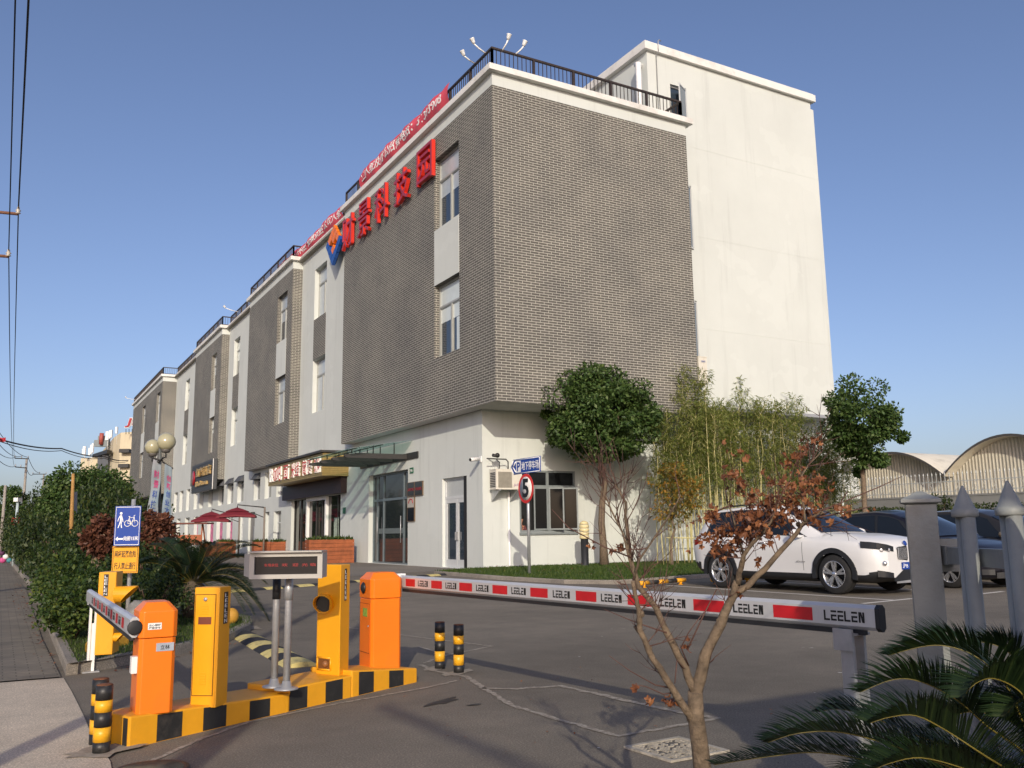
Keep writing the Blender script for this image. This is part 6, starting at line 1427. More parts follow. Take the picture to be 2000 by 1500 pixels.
    MB().box(.5, L-.6, -.7, .7, P['under'], P['under']+.08).build('underbody', M['dark'], t, world=False)
    return t
K = lambda v: (lambda a: v)
LN = lambda p, q: (lambda a: p+(q-p)*a)
def kidney(ob, s, fx, t):
    g = MB()
    for i in range(9): y = s*(.05+.25*i/8); g.box(fx(y)+.014, fx(y)+.028, y-.006, y+.006, .60, .80)
    g.build('grille_bar', M['rim'], ob, world=False)
def lampin(ob, s, fx, t):
    for y in (.56, .68): g = MB(); g.lathe([(.034, .0), (.030, .006), (.014, .007)], (fx(y*s)+.006, y*s, .765), (.8, .5*s, 0), 18); g.build('lamp_ring', M['rim'], ob, world=False)
def foglens(ob, s, fx, t):
    MB().ball((fx(.66*s)+.008, .66*s, .545), .045, 14, 8).build('fog_lamp', M['rim'], t, world=False)
SUV = dict(L=4.44, w=[(0, .70), (.06, .80), (.3, .875), (.9, .905), (3.4, .91), (3.85, .90), (4.15, .87), (4.33, .79), (4.41, .69), (4.44, .55)],
    zb=[(0, .44), (.25, .27), (.8, .20), (3.6, .20), (4.15, .21), (4.44, .30)], zs=[(0, 1.0), (.4, 1.04), (1.5, 1.02), (2.9, 1.0), (3.3, .97), (4.0, .92), (4.3, .86), (4.40, .80), (4.44, .70)],
    zt=[(0, 1.02), (2.9, 1.04), (3.2, 1.06), (3.7, 1.05), (4.1, 1.0), (4.3, .93), (4.40, .85), (4.44, .72)],
    zr=[(.02, 1.0), (.22, 1.26), (.42, 1.47), (.7, 1.53), (1.3, 1.57), (1.9, 1.56), (2.25, 1.50), (2.45, 1.42), (3.22, 1.03)], gh=(.02, 3.26), wr=lambda x: .64+.06*max(0, (x-2.3))-.03*max(0, .8-x),
    win=(('side_window', (1.86, 2.80, 1.80, 2.30)), ('side_window', (.98, 1.79, .95, 1.73)), ('side_window', (.50, .91, .62, .88))), band=(.42, 3.0, .55, 2.40), ws=(2.42, 3.18), rw=(.10, .40),
    xr=.86, xf=3.56, R=.345, RA=.40, under=.24, clad=lambda x: .36 if .3 < x < 4.2 else (.50 if x <= .3 else .40), mir=(2.84, 1.0, 1.06), mirm=None, handles=(1.05, 2.0), seams=(.97, 1.83, 2.92), rails=1, hm=None,
    front=[('headlamp', .42, .86, LN(.735, .80), LN(.82, .915), .012, 'lampglass', lampin), ('grille', .035, .315, LN(.58, .61), LN(.83, .81), .012, 'plastic', kidney), ('fog_recess', .58, .73, K(.50), K(.59), .006, 'white', foglens), ('air_intake', .46, .76, LN(.30, .32), LN(.38, .43), .010, 'plastic', None), ('lower_grille', .0, .46, LN(.24, .24), LN(.52, .28), .012, 'plastic', None), ('skid_plate', .0, .40, K(.205), LN(.25, .235), .015, 'galv', None)])
WH = carpaint('white_car_paint', (.68, .68, .67)); SUV['mirm'] = WH; SUV['hm'] = M['rim']
def place(name, pr, pf, P, sc, label, paint, plate=None):
    """stand the car on the two right-hand wheel contact points"""
    d = V((pf[0]-pr[0], pf[1]-pr[1], 0)); rz = atan2(d.y, d.x); d.normalize(); left = V((-d.y, d.x, 0)); c = V((pr[0], pr[1], 0))-d*P['xr']*sc[0]+left*(itp(P['w'], P['xr'])-.1)*sc[1]
    return car(name, (c.x, c.y, .002), rz, sc, P, label, paint, plate)
SV = place('parked_car', (13.74, 14.92), (13.92, 12.0), SUV, (1.085, 1.06, 1.085), 'white crossover car parked at the lawn edge with black wheel arches', WH, (0, .43, '沪B'))
g = MB(); g.text('sDrive', (2.78, -.918, .545), X3, Z3, .20, .025, .002); ob = g.build('lettering', M['plastic'], SV, world=False)
g = MB(); g.lathe([(.045, .0), (.045, .008), (.0001, .010)], (4.40, 0, .87), (.9, 0, .4), 18); g.build('badge', M['blue'], SV, world=False)

HAT = dict(SUV); HAT.update(L=4.36, zs=[(0, .92), (.4, .96), (1.5, .93), (2.9, .90), (3.3, .86), (4.0, .76), (4.25, .66), (4.36, .52)], w=[(0, .66), (.06, .78), (.3, .86), (.9, .895), (3.3, .90), (3.75, .88), (4.05, .80), (4.25, .66), (4.33, .5), (4.36, .4)],
    zt=[(0, .94), (2.9, .95), (3.2, .95), (3.7, .89), (4.05, .80), (4.25, .68), (4.36, .54)], zr=[(.02, .92), (.3, 1.18), (.6, 1.36), (1.0, 1.43), (1.7, 1.46), (2.1, 1.41), (2.35, 1.32), (3.25, .92)], gh=(.02, 3.3),
    xr=.86, xf=3.50, R=.315, RA=.365, under=.18, zb=[(0, .38), (.25, .24), (.8, .16), (3.6, .16), (4.1, .17), (4.36, .24)], clad=lambda x: .2, rails=0, archblack=0, mir=(2.84, .98, .96), ws=(2.32, 3.18), rw=(.12, .55),
    front=[('headlamp', .46, .83, LN(.54, .64), LN(.64, .74), .006, 'lampglass', None), ('grille', .0, .40, K(.50), LN(.60, .58), .008, 'plastic', None), ('lower_grille', .0, .60, K(.20), LN(.36, .30), .008, 'plastic', None), ('fog_recess', .62, .76, K(.26), K(.36), .006, 'plastic', None)])
DK = carpaint('dark_navy_paint', (.010, .010, .016)); HAT['mirm'] = carpaint('mirror_grey', (.10, .10, .11), .3); HAT['hm'] = DK
place('parked_car', (17.0, 14.5), (16.98, 11.75), HAT, (1.06, 1.06, 1.08), 'dark navy hatchback parked beside the white car, behind the fence post', DK, (0, .30, ''))
MPV = dict(HAT); MPV.update(zr=[(.02, .95), (.2, 1.3), (.4, 1.52), (.8, 1.58), (1.7, 1.60), (2.1, 1.55), (2.4, 1.44), (3.35, .98)], gh=(.02, 3.4), zs=[(0, .98), (2.9, .95), (3.35, .92), (4.0, .82), (4.25, .7), (4.36, .54)], zt=[(0, 1.0), (3.3, 1.0), (3.7, .93), (4.05, .84), (4.25, .72), (4.36, .56)], mir=(2.9, .98, 1.04), ws=(2.4, 3.3), rw=(.1, .4), win=(('side_window', (1.86, 2.85, 1.80, 2.35)), ('side_window', (.98, 1.79, .95, 1.73)), ('side_window', (.40, .91, .50, .88))))
BK = carpaint('charcoal_paint', (.022, .021, .022)); MPV['mirm'] = carpaint('mirror_bronze', (.22, .17, .12), .5); MPV['hm'] = BK
place('parked_car', (19.95, 14.3), (19.85, 11.6), MPV, (1.02, 1.03, 1.0), 'tall charcoal people carrier parked behind the fence pickets', BK, (0, .30, ''))
BL = carpaint('black_car_paint', (.008, .008, .009)); H2 = dict(HAT); H2['mirm'] = BL; H2['hm'] = BL
place('parked_car', (22.9, 14.3), (22.8, 11.6), H2, (1.04, 1.03, 1.04), 'black car at the far right of the parked row, cut by the picture edge', BL)
# ------------------------------------------------------------------ grey steel fence in the right foreground
p0 = V((2.985, 2.19, 0)); d1 = V((-.42, -.9, 0)); 
t = empty('steel_fence', p0.to_tuple(), 0, 'grey painted steel fence with a capped square post and pointed pickets', 'fence')
GP = M['greypaint']
Df = 3.35; pc = atD(1797, 985, Df); px_, py_ = pc.x, pc.y; zc = atD(1790, 985, Df).z
u = (_r*.93-CF*.36); u.z = 0; u.normalize(); n_ = V((-u.y, u.x, 0)); hw = .052
g = MB(); g.obox((px_, py_, zc/2), u*hw, n_*hw, Z3*(zc/2-.002)); po = g.build('post', GP, t)
g = MB(); C0 = V((px_, py_, zc))
loft(g, [[C0+u*a*s+n_*b*s+Z3*h for a, b in ((-1, -1), (1, -1), (1, 1), (-1, 1))] for s, h in ((hw*1.0, .0), (hw*1.32, .006), (hw*1.32, .018), (hw*1.0, .026), (hw*.75, .032), (hw*.2, .048))]); g.build('post_cap', GP, po)
fd = V((.335, -.94, 0)).normalized()                       # the fence runs off to the right and nearer
P_a = atD(1880, 958, 3.02); P_b = atD(1968, 950, 2.72); 
fd = (V((P_b.x, P_b.y, 0))-V((P_a.x, P_a.y, 0))); stp = fd.length; fd.normalize(); fn = V((-fd.y, fd.x, 0))
for i in range(5):
    c = V((P_a.x, P_a.y, 0))+fd*stp*i; zt_ = P_a.z-.03
    g = MB()
    for k in (-1, 1): g.tube([c+fd*.017*k+Z3*.03, c+fd*.017*k+Z3*(zt_-.06)], .024, 12)
    pk = g.build('picket', GP, t)
    g = MB(); g.lathe([(.040, -.06), (.043, -.055), (.043, -.035), (.036, -.032), (.004, .045), (.0001, .047)], c+Z3*zt_, seg=16); g.build('picket_tip', GP, pk)
zr = atD(1900, 1090, 2.95).z; a = V((px_, py_, 0))+u*hw; b = V((P_a.x, P_a.y, 0))+fd*stp*4.4
m_ = (a+b)/2; dd = (b-a); 
a2 = a+dd.normalized()*.06
for z, hh in ((zr, .030), (.30, .030)):
    g = MB(); m_ = (a2+b)/2; g.obox(m_+Z3*z+fn*.02, (b-a2)/2, fn*.018, Z3*hh); g.build('rail', GP, t)
g = MB(); g.obox(a+dd.normalized()*.03+Z3*zr+fn*.02, dd.normalized()*.033, fn*.024, Z3*.034); g.obox(a+dd.normalized()*.004+Z3*zr+fn*.02, dd.normalized()*.004, fn*.045, Z3*.06)
for k in (-1, 0, 1): g.ball(a+dd.normalized()*.012+Z3*(zr+k*.018)-fn*.006, .006, 8, 6)
g.build('rail_bracket', GP, t)
# ------------------------------------------------------------------ yard behind the cars
WL = empty('boundary_wall', (37.3, 20, 0), 0, 'grey rendered boundary wall topped with a spearhead palisade behind the parking places', 'wall')
A = V((37.0, 32.5, 0)); B = V((38.1, 8.0, 0)); dd = (B-A).normalized(); L = (B-A).length; nn = V((-dd.y, dd.x, 0))
g = MB(); g.obox((A+B)/2+Z3*1.28, dd*L/2, nn*.12, Z3*1.28); g.obox((A+B)/2+Z3*2.60, dd*L/2, nn*.15, Z3*.04); g.build('wall', wallmat('grey_wall_render', (.23, .235, .23)), WL)
PG = mat('palisade_paint', (.42, .44, .43), .5, .2, 5); g = MB()
for z in (2.8, 3.25): g.obox((A+B)/2+Z3*z, dd*L/2, nn*.02, Z3*.02)
q = int(L/.21)
for i in range(q):
    c = A+dd*(L*(i+.5)/q); g.obox(c+Z3*3.08, dd*.012, nn*.012, Z3*.46); g.lathe([(.005, -.02), (.035, .03), (.001, .16)], c+Z3*3.54, seg=5, sm=False)
    if i % 2 == 0: g.tube([c+dd*.02+Z3*2.82, c+dd*.16+Z3*3.0, c+dd*.05+Z3*3.12, c+dd*.2+Z3*3.24], .014, 4)
g.build('palisade', PG, WL)
r = random.Random(91)
def hedge_box(a, b, h, label):
    a = V(a); b = V(b); d = (b-a).normalized(); Lh = (b-a).length; n2 = V((-d.y, d.x, 0)); t = empty('clipped_hedge', ((a+b)/2).to_tuple(), 0, label, 'hedge', 'clipped hedge behind the parked cars'); f = MB()
    for _ in range(3600):
        s = r.random(); w_ = r.uniform(-1, 1); z = h*r.random()**.6; p = a+d*Lh*s+n2*w_*.45+Z3*z; leaf(f, p, (rdir(r)+Z3*.3).normalized(), (Z3*.8+rdir(r)).normalized(), r.uniform(.09, .16), .04)
    f.build('foliage', M['leaf_hedge'], t); g = MB()
    for i in range(5): c = a+d*Lh*(i+.5)/5; g.tube([c, c+Z3*h*.8], .02, 5)
    g.build('stem', M['twig'], t)
for i in range(4): a = A+dd*(5.2*i+.4)-nn*.0; hedge_box(a+V((-1.1, 0, 0)), a+dd*5.0+V((-1.1, 0, 0)), 2.15, 'clipped dark hedge between the parked cars and the grey wall')
t = mk_shrub('yard_shrub', 95, .8, 2.9, 22, .13, .035, 'leaf_hedge', 'loose shrub rising above the hedge in front of the palisade', 'shrub'); p = atD(1830, 1000, 39); t.location = (p.x, p.y, .05)
# barrel vaulted sheds
axd = V((1, 0, 0)); gd = V((axd.y, -axd.x, 0)); SHD = M['wall']
CORR = None
def corrmat():
    m, n, l, b = nodes('corrugated_sheet'); tc = n.new('ShaderNodeTexCoord'); wv = n.new('ShaderNodeTexWave'); wv.bands_direction = 'X'; mp = n.new('ShaderNodeMapping'); mp.inputs['Rotation'].default_value = (0, 0, -atan2(gd.y, gd.x))
    l.new(tc.outputs['Object'], mp.inputs[0]); l.new(mp.outputs[0], wv.inputs['Vector']); wv.inputs['Scale'].default_value = 1.5
    f = noise_n(n, l, coord(n, l, (1, 1, .3)), .8, 5); c = mixc(n, l, 1., ramp(n, l, wv.outputs['Fac'], [(.2, (.50, .47, .38)), (.8, (.70, .66, .54))]), ramp(n, l, f, [(.3, (.8, .8, .8)), (.7, (1.1, 1.1, 1.08))]), 'MULTIPLY')
    l.new(c, b.inputs['Base Color']); b.inputs['Roughness'].default_value = .7; bump(n, l, b, wv.outputs['Fac'], .6, .05); return m
CORR = corrmat(); ROOFM = mat('vault_roof', (.76, .71, .58), .7, .1, .5, dirt=(.42, .38, .30), dscale=.5)
v1 = atX(1660, 944, 50); v1.z = 0
def onl(px): 
    d = ray(px, 940); k = v1; den = gd.x*(-d.y)+gd.y*d.x; s = (k.x*d.y-k.y*d.x)/den if abs(den) > 1e-9 else 0; return s
zv = atX(1660, 945, 50).z
e1 = abs(onl(1862)); e2 = abs(onl(2135))
for s0, s1, rise, lb in ((-6.6, -.0, 2.0, 'cream barrel vaulted shed mostly hidden behind the white stair tower'), (0, e1, atX(1765, 887, 50).z-zv, 'cream barrel vaulted shed with corrugated front, left of the two seen over the wall'), (e1, e2, atX(2000, 852, 50).z-zv, 'cream barrel vaulted shed at the right picture edge, taller of the two')):
    o = v1+gd*s0; t = empty('vaulted_shed', o.to_tuple(), 0, lb, 'shed', 'barrel vaulted sheds behind the wall'); w_ = s1-s0; K_ = 20
    arc = [(w_*k/K_, zv+rise*(1-(2*k/K_-1)**2)) for k in range(K_+1)]
    g = MB(); g.poly([o+gd*x+Z3*z for x, z in [(0, 0)]+arc+[(w_, 0)]][::-1]); g.build('gable', CORR, t)
    g = MB(); oo = -axd*.9
    P = [o+gd*x+Z3*(z+.02)+oo for x, z in arc]; Q = [p+axd*30 for p in P]; up = [p+Z3*.12 for p in P]; uq = [p+Z3*.12 for p in Q]
    n2 = len(P); g.add(P+Q+up+uq, [(i, i+1, n2+i+1, n2+i) for i in range(n2-1)]+[(2*n2+i+1, 2*n2+i, 3*n2+i, 3*n2+i+1) for i in range(n2-1)], 0, True); g.build('roof', ROOFM, t)
    g = MB(); g.add([p-axd*.01 for p in P]+[p-axd*.01+Z3*.14 for p in P], [(i, i+1, n2+i+1, n2+i) for i in range(n2-1)]); g.build('roof_edge', mat('dark_roof_edge', (.07, .065, .06), .7), t)
# low white house between tower and sheds
o = atD(1658, 1010, 50); t = empty('white_house', (o.x, o.y, 0), 0, 'low white house with a beige roof band behind the end of the tower', 'house')
def P3(px, py, D): return atD(px, py, D)
cz = atD(1650, 872, 50).z; hd = Matrix.Rotation(-YAW, 3, 'Z')
g = MB(); U = _r; F_ = V((CF.x, CF.y, 0)).normalized(); oc = V((o.x, o.y, 0))
g.obox(oc-U*1.3+F_*3+Z3*(cz/2), U*2.0, F_*3, Z3*(cz/2)); g.build('wall', M['wall'], t)
g = MB(); g.obox(oc-U*1.3+F_*2.9+Z3*(cz-.1), U*2.1, F_*3.1, Z3*.35); g.build('roof', mat('beige_roof_band', (.40, .30, .22), .7), t)
g = MB(); g.obox(oc-U*.3-F_*.02+Z3*(cz-1.1), U*.7, F_*.03, Z3*.35); w_ = g.build('window', M['steel'], t)
# ------------------------------------------------------------------ cafe terrace
def planter(px0, px1, ptop, Y, h, label, dy=.6):
    a = atY(px0, ptop, Y); b = atY(px1, ptop, Y); t = empty('wooden_planter', ((a.x+b.x)/2, Y, .01), 0, label, 'planter', 'slatted timber planters outside the restaurant'); zt_ = a.z; z0 = .02; g = MB(); x0, x1 = a.x, b.x; k = 6; hh = (zt_-z0)/k
    for i in range(k): g.box(x0, x1, Y, Y+.04, z0+i*hh, z0+i*hh+hh*.93); g.box(x0, x0+.04, Y+.041, Y+dy, z0+i*hh, z0+i*hh+hh*.93); g.box(x1-.04, x1, Y+.041, Y+dy, z0+i*hh, z0+i*hh+hh*.93)
    g.build('slat_side', M['wood'], t); g = MB(); g.box(x0+.05, x1-.05, Y+.05, Y+dy, z0, zt_-.05); g.build('soil', SOIL, t); f = MB(); rr = random.Random(int(px0))
    for _ in range(int(140*(x1-x0))):
        p = V((rr.uniform(x0+.05, x1-.05), Y+rr.uniform(-.02, dy), zt_-.04)); leaf(f, p, (rdir(rr)*.7+Z3*.8).normalized(), rdir(rr), rr.uniform(.12, .3), .03)
    f.build('foliage', M['leaf_light'], t); return t
planter(604, 692, 1054, 38.9, 1.1, 'large slatted timber planter in front of the restaurant door')
planter(497, 528, 1058, 51.5, .9, 'slatted timber planter behind the display board, left of a close pair'); planter(529, 558, 1058, 51.4, .9, 'slatted timber planter behind the display board, right of a close pair')
planter(427, 461, 1058, 56, .9, 'slatted timber planter under the dark red parasols'); planter(398, 424, 1062, 60, .9, 'slatted timber planter behind the green cycad, farthest of the row')
def parasol(pxc, pyap, pxl, pxr, pyrim, D, pxpole, pytop, label):
    c = atD(pxc, pyrim, D); hw_ = (pxr-pxl)/2/FPX*D; za = atD(pxc, pyap, D).z; zr_ = c.z; t = empty('cantilever_parasol', (c.x, c.y, 0), 0, label, 'parasol', 'dark red cantilever parasols'); MR = mat('burgundy_canvas', (.17, .012, .022), .75, .12, 3)
    g = MB(); rot = .5
    def ring(r_, z, sag=0.): 
        out = []
        for k in range(4):
            a0 = rot+pi/2*k; a1 = a0+pi/2; p = V((cos(a0), sin(a0), 0))*r_; q = V((cos(a1), sin(a1), 0))*r_
            for s in (0, .5): w_ = p.lerp(q, s); out.append(V((c.x+w_.x, c.y+w_.y, z-sag*(1 if s else 0))))
        return out
    R_ = hw_*1.12; h = za-zr_
    loft(g, [ring(R_, zr_-.10, -.06), ring(R_, zr_, -.05), ring(R_*.5, zr_+h*.52), ring(R_*.42, zr_+h*.58)], 0, False); loft(g, [ring(R_*.62, zr_+h*.48, -.03), ring(R_*.3, zr_+h*.8), ring(.02, za)], 0, False); g.build('canopy', MR, t)
    pp = atD(pxpole, 1060, D); tz = atD(pxpole, pytop, D).z; g = MB(); g.tube([(pp.x, pp.y, .02), (pp.x, pp.y, tz)], .055, 8); g.build('pole', mat('bronze_pole', (.20, .17, .14), .45, .1, 5), t)
    g = MB(); g.tube([(pp.x, pp.y, tz-.02), (c.x, c.y, za+.15), (c.x, c.y, za)], .035, 6); g.tube([(pp.x, pp.y, zr_-.1), (pp.x*.6+c.x*.4, pp.y*.6+c.y*.4, zr_+.15)], .025, 6); g.build('arm', M['steel'], t)
    g = MB(); g.obox((pp.x, pp.y, .08), X3*.5, Y3*.5, Z3*.06); g.build('base', M['steel'], t)
parasol(463, 991, 420, 510, 1008, 50, 515, 990, 'dark red two tiered cantilever parasol nearest the restaurant door')
parasol(413, 999, 370, 457, 1017, 55, 466, 1008, 'dark red two tiered cantilever parasol, left and farther of the two')
# pergola swing seat
c = atD(367, 1050, 60); t = empty('swing_seat', (c.x, c.y, 0), -.5, 'wooden swing seat with a small roof beyond the parasols', 'swing seat'); WD2 = mat('orange_timber', (.36, .10, .035), .6, .2, 4); g = MB(); zt_ = atD(367, 1024, 60).z
for x in (-.95, .95):
    for y in (-.5, .5): g.tube([(x*1.15, y*1.2, .0), (x, y*.15, zt_)], .05, 6)
g.build('frame', WD2, t, world=False); g = MB(); g.box(-1.5, 1.5, -.7, .7, zt_, zt_+.10); g.build('roof', mat('swing_roof', (.14, .04, .025), .7), t, world=False); g = MB(); g.box(-.85, .85, -.25, .3, .75, .83); g.box(-.85, .85, .28, .34, .85, 1.4); g.build('seat', WD2, t, world=False)
# posters on the far ground floor windows
r = random.Random(5)
pk = mat('pink_poster', (.62, .16, .30), .6, .6, 5)
for i, (ya, yb, lb) in enumerate(((65.5, 66.9, 'pink poster inside a ground floor window right of the others'), (69.2, 70.5, 'pink poster in the ground floor window above the far planter'), (72.6, 74.0, 'pink poster in the ground floor window behind the left parasol'), (78.4, 79.6, 'pink poster in a ground floor window left of the parasols'))):
    tag(MB().box(XW+.23, XW+.235, ya, yb, .5, 2.3).build('window_poster', pk), lb, 'poster', 'pink posters in the far windows')
# ------------------------------------------------------------------ left background
WP = mat('weathered_timber', (.36, .20, .06), .8, .25, 6, .3, dirt=(.2, .12, .06), dscale=2)
a = atD(137, 1118, 22); a.z = .1; b = atD(143, 925, 22); t = empty('wooden_post', a.to_tuple(), 0, 'leaning yellowish timber post standing in the hedge', 'post'); g = MB(); g.tube([a, a.lerp(b, .5), b], [.055, .05, .035], 8); g.build('post', WP, t)
g = MB(); q = [atD(px, py, 22.1) for px, py in ((137, 1007), (141, 1005), (141.5, 962), (139, 966))]; g.prism(q, CF*.25); g.build('sign_panel', mat('grey_sign_back', (.30, .30, .33), .6), t)
CRM = wallmat('cream_render', (.62, .54, .38)); 
def quadbox(name, m, par, pts, back):
    """building volume from the visible top edge points (px,py,D), extruded down to the ground and backwards"""
    g = MB(); T = [atD(*p) for p in pts]; n2 = len(T); Bk = [p+back for p in T]
    g.add(T+[V((p.x, p.y, 0)) for p in T]+Bk, [(i+1, i, n2+i, n2+i+1) for i in range(n2-1)]+[(i, i+1, 2*n2+i+1, 2*n2+i) for i in range(n2-1)]); return g.build(name, m, par)
fb_ = V((CF.x, CF.y, 0)).normalized()
t = empty('cream_apartment_block', atD(220, 1040, 135).to_tuple()[:2]+(0,), 0, 'cream apartment block with rooftop antennas beyond the end of the grey brick building', 'building')
quadbox('wall', CRM, t, [(158, 895, 150), (190, 893, 149), (222, 855, 128), (236, 845, 126), (262, 843, 126)], fb_*30)
g = MB()
for (a_, b_) in (((190, 889, 137), (219, 880, 127)),): A1_ = atD(*a_); B1_ = atD(*b_); g.prism([A1_, B1_, B1_-Z3*.5, A1_-Z3*.5], -fb_*1.6)
g.build('balcony_roof', M['steel'], t)
for px, py, D in ((199, 905, 132), (208, 900, 130), (251, 888, 126), (249, 918, 126), (207, 918, 130)): g = MB(); c = atD(px, py, D); g.obox(c-fb_*.3, _r*.45, fb_*.15, Z3*1.1); g.build('window', M['pane'], t)
for px, py, D in ((251, 882, 126), (249, 911, 126)): g = MB(); c = atD(px, py, D); g.obox(c-fb_*.9, _r*.7, fb_*.6, Z3*.25); g.build('window_awning', M['steel'], t)
for px, p0_, p1_, D, wd in ((166, 872, 889, 148, .22), (163, 877, 889, 148, .08), (176, 875, 890, 144, .13), (179.5, 869, 887, 143, .13), (182.5, 866, 884, 142, .13), (211, 843, 860, 130, .22), (216, 841, 857, 129, .10), (219, 840, 855, 128, .10), (229, 834, 847, 127, .15)):
    g = MB(); A1_ = atD(px, p1_, D); B1_ = atD(px, p0_, D); g.tube([A1_-Z3*1.5, B1_], wd*.18, 6); g.obox((A1_+B1_)/2-fb_*.2, _r*wd, fb_*.15, Z3*(B1_.z-A1_.z)/2); g.build('antenna', M['white'], t)
TK = mat('roof_tank', (.20, .23, .24), .6)
for px, py, D, a_, h_ in ((203, 862, 131, .8, .8), (193, 866, 134, .6, .5)): g = MB(); g.obox(atD(px, py, D), _r*a_, fb_*.3, Z3*h_); g.build('water_tank', TK, t)
g = MB(); g.tube([atD(197, 868, 130.4), atD(199, 846, 130.4)], .3, 6); g.build('roof_pipe', mat('faded_red', (.36, .08, .06), .6), t)
t = empty('rooftop_letters', atD(252, 830, 125).to_tuple(), 0, 'red and white italic rooftop letters partly hidden by the grey brick building', 'sign')
O = atD(243, 836.5, 124); U = _r; W_ = (Z3+_r*.25).normalized(); g = MB(); g.text('Ji', O, U, W_, 20/FPX*124, 21/FPX*124, .2, bold=.05); g.build('white_outline', M['letter'], t); g = MB(); g.text('Ji', O-fb_*.15+Z3*.12+U*.12, U, W_, 18/FPX*124, 18/FPX*124, .2, bold=.01); g.build('red_letter', M['red'], t); g = MB()
for px in (246, 252, 258): g.tube([atD(px, 838, 124.5), atD(px, 848, 124.5)], .05, 5)
g.build('support', M['steel'], t)
# utility poles and wires
PC = mat('pole_concrete', (.30, .27, .235), .85, .1, 4); WIR = mat('wire', (.02, .02, .024), .7)
def pole(px, pyb, pyt, D, arms, label, rad=.16, m=PC):
    a = atD(px, 1045, D); a.z = 0; b = atD(px, pyt, D); t = empty('utility_pole', a.to_tuple(), 0, label, 'utility pole'); MB().tube([a, (a.x, a.y, b.z)], [rad, rad*.7], 10).build('pole', m, t)
    for (x0, y0), (x1, y1) in arms: g = MB(); p, q = atD(x0, y0, D), atD(x1, y1, D); k = g.tube([p, q], .06, 6).build('crossarm', M['steel'], t); g = MB(); [g.tube([s, s+Z3*.3], .05, 6) for s in (p, (p+q)/2, q)]; g.build('insulator', M['galv'], k)
    return t
pole(41, 950, 893, 95, (((29, 895), (55, 896)), ((30, 912), (51, 914))), 'tall concrete utility pole with two crossarms above the far trees')
pole(77, 935, 924, 125, (((64, 926), (90, 926)),), 'distant utility pole with one crossarm just left of the big tree', .14)
pole(3, 1060, 947, 60, (), 'thin grey pole at the left edge beside the pavement', .12)
# pole just outside the frame on the left, its crossarm ends reach in
Dp = 20.; pb = atD(-90, 1050, Dp); t = empty('utility_pole', (pb.x, pb.y, 0), 0, 'utility pole at the left edge whose crossarm tips and insulators reach into the picture', 'utility pole'); MB().tube([(pb.x, pb.y, 0), (pb.x, pb.y, atD(-90, 400, Dp).z+.6)], [.17, .12], 10).build('pole', PC, t)
RST = mat('rusty_arm', (.20, .09, .05), .8, .2, 8)
ins = []
for (x0, y0), (x1, y1) in (((-130, 402), (35, 418)), ((-120, 491), (16, 501))):
    p, q = atD(x0, y0, Dp), atD(x1, y1, Dp); k = MB().tube([p, q], .035, 6).build('crossarm', RST, t); g = MB()
    for s in (q, p): g.lathe([(.03, 0), (.06, .02), (.03, .05), (.06, .08), (.03, .11), (.03, .16)], s, seg=10)
    g.build('insulator', mat('porcelain', (.45, .40, .33), .3), k); ins.append(q+Z3*.14)
def wire(pts, label, rad=.012, sag=0., m=WIR, nm='overhead_wire', grp='overhead wires'):
    Q = []
    for a, b in zip(pts, pts[1:]):
        for i in range(12): s = i/12; Q.append(V(a).lerp(V(b), s)-Z3*sag*4*s*(1-s))
    Q.append(V(pts[-1])); return tag(MB().tube(Q, rad, 5).build(nm, m), label, 'wire', grp)
w1e = atD(56, -10, 11.5); w2e = atD(30, -10, 11.8)
far1 = atD(29, 893, 95); far2 = atD(30, 910, 95)
wire([w1e+(w1e-ins[0])*.6, w1e, ins[0]], 'overhead wire running down to the upper insulator at the left edge', .016); wire([ins[0], far1], 'overhead wire from the upper insulator to the far utility pole', .014, 1.5)
wire([w2e+(w2e-ins[1])*.6, w2e, ins[1]], 'overhead wire running down to the lower insulator at the left edge', .012); wire([ins[1], far2], 'overhead wire from the lower insulator to the far utility pole', .012, 1.5)
wire([atD(-20, 815, 60), atD(55, 893, 95)], 'overhead wire dropping to the right end of the far upper crossarm', .025, .6); wire([atD(-20, 842, 60), atD(42, 891, 95)], 'overhead wire dropping to the middle of the far upper crossarm', .025, .6); wire([atD(-20, 868, 60), atD(30, 893, 95)], 'overhead wire dropping to the left end of the far upper crossarm', .025, .4)
wire([atD(-20, 880, 60), atD(30, 911, 95)], 'overhead wire dropping to the lower far crossarm', .025, .4); wire([atD(55, 893, 95), atD(78, 923, 125)], 'overhead wire between the two far utility poles, upper one', .03, .5); wire([atD(51, 913, 95), atD(66, 925, 125)], 'overhead wire between the two far utility poles, lower one', .03, .5)
wire([atD(-10, 855.5, 55), atD(120, 876, 75), atD(205, 892, 95), atD(250, 899, 110)], 'thick cable bundle slanting across the street to the cream block', .055, .2); wire([atD(-10, 858.5, 55), atD(120, 880, 75), atD(205, 895, 95), atD(250, 901, 110)], 'thinner cable slanting across the street below the thick bundle', .03, .3)
g = MB(); c = atD(3, 859, 56.5); g.grid(lambda a, b: c+_r*(-.30+.55*a)+Z3*(.14-.26*b+.03*sin(a*7))-fb_*.03*sin(a*9+b*3), 8, 4); tag(g.build('flag', M['red']), 'small red flag hung on the cables at the left edge', 'flag')
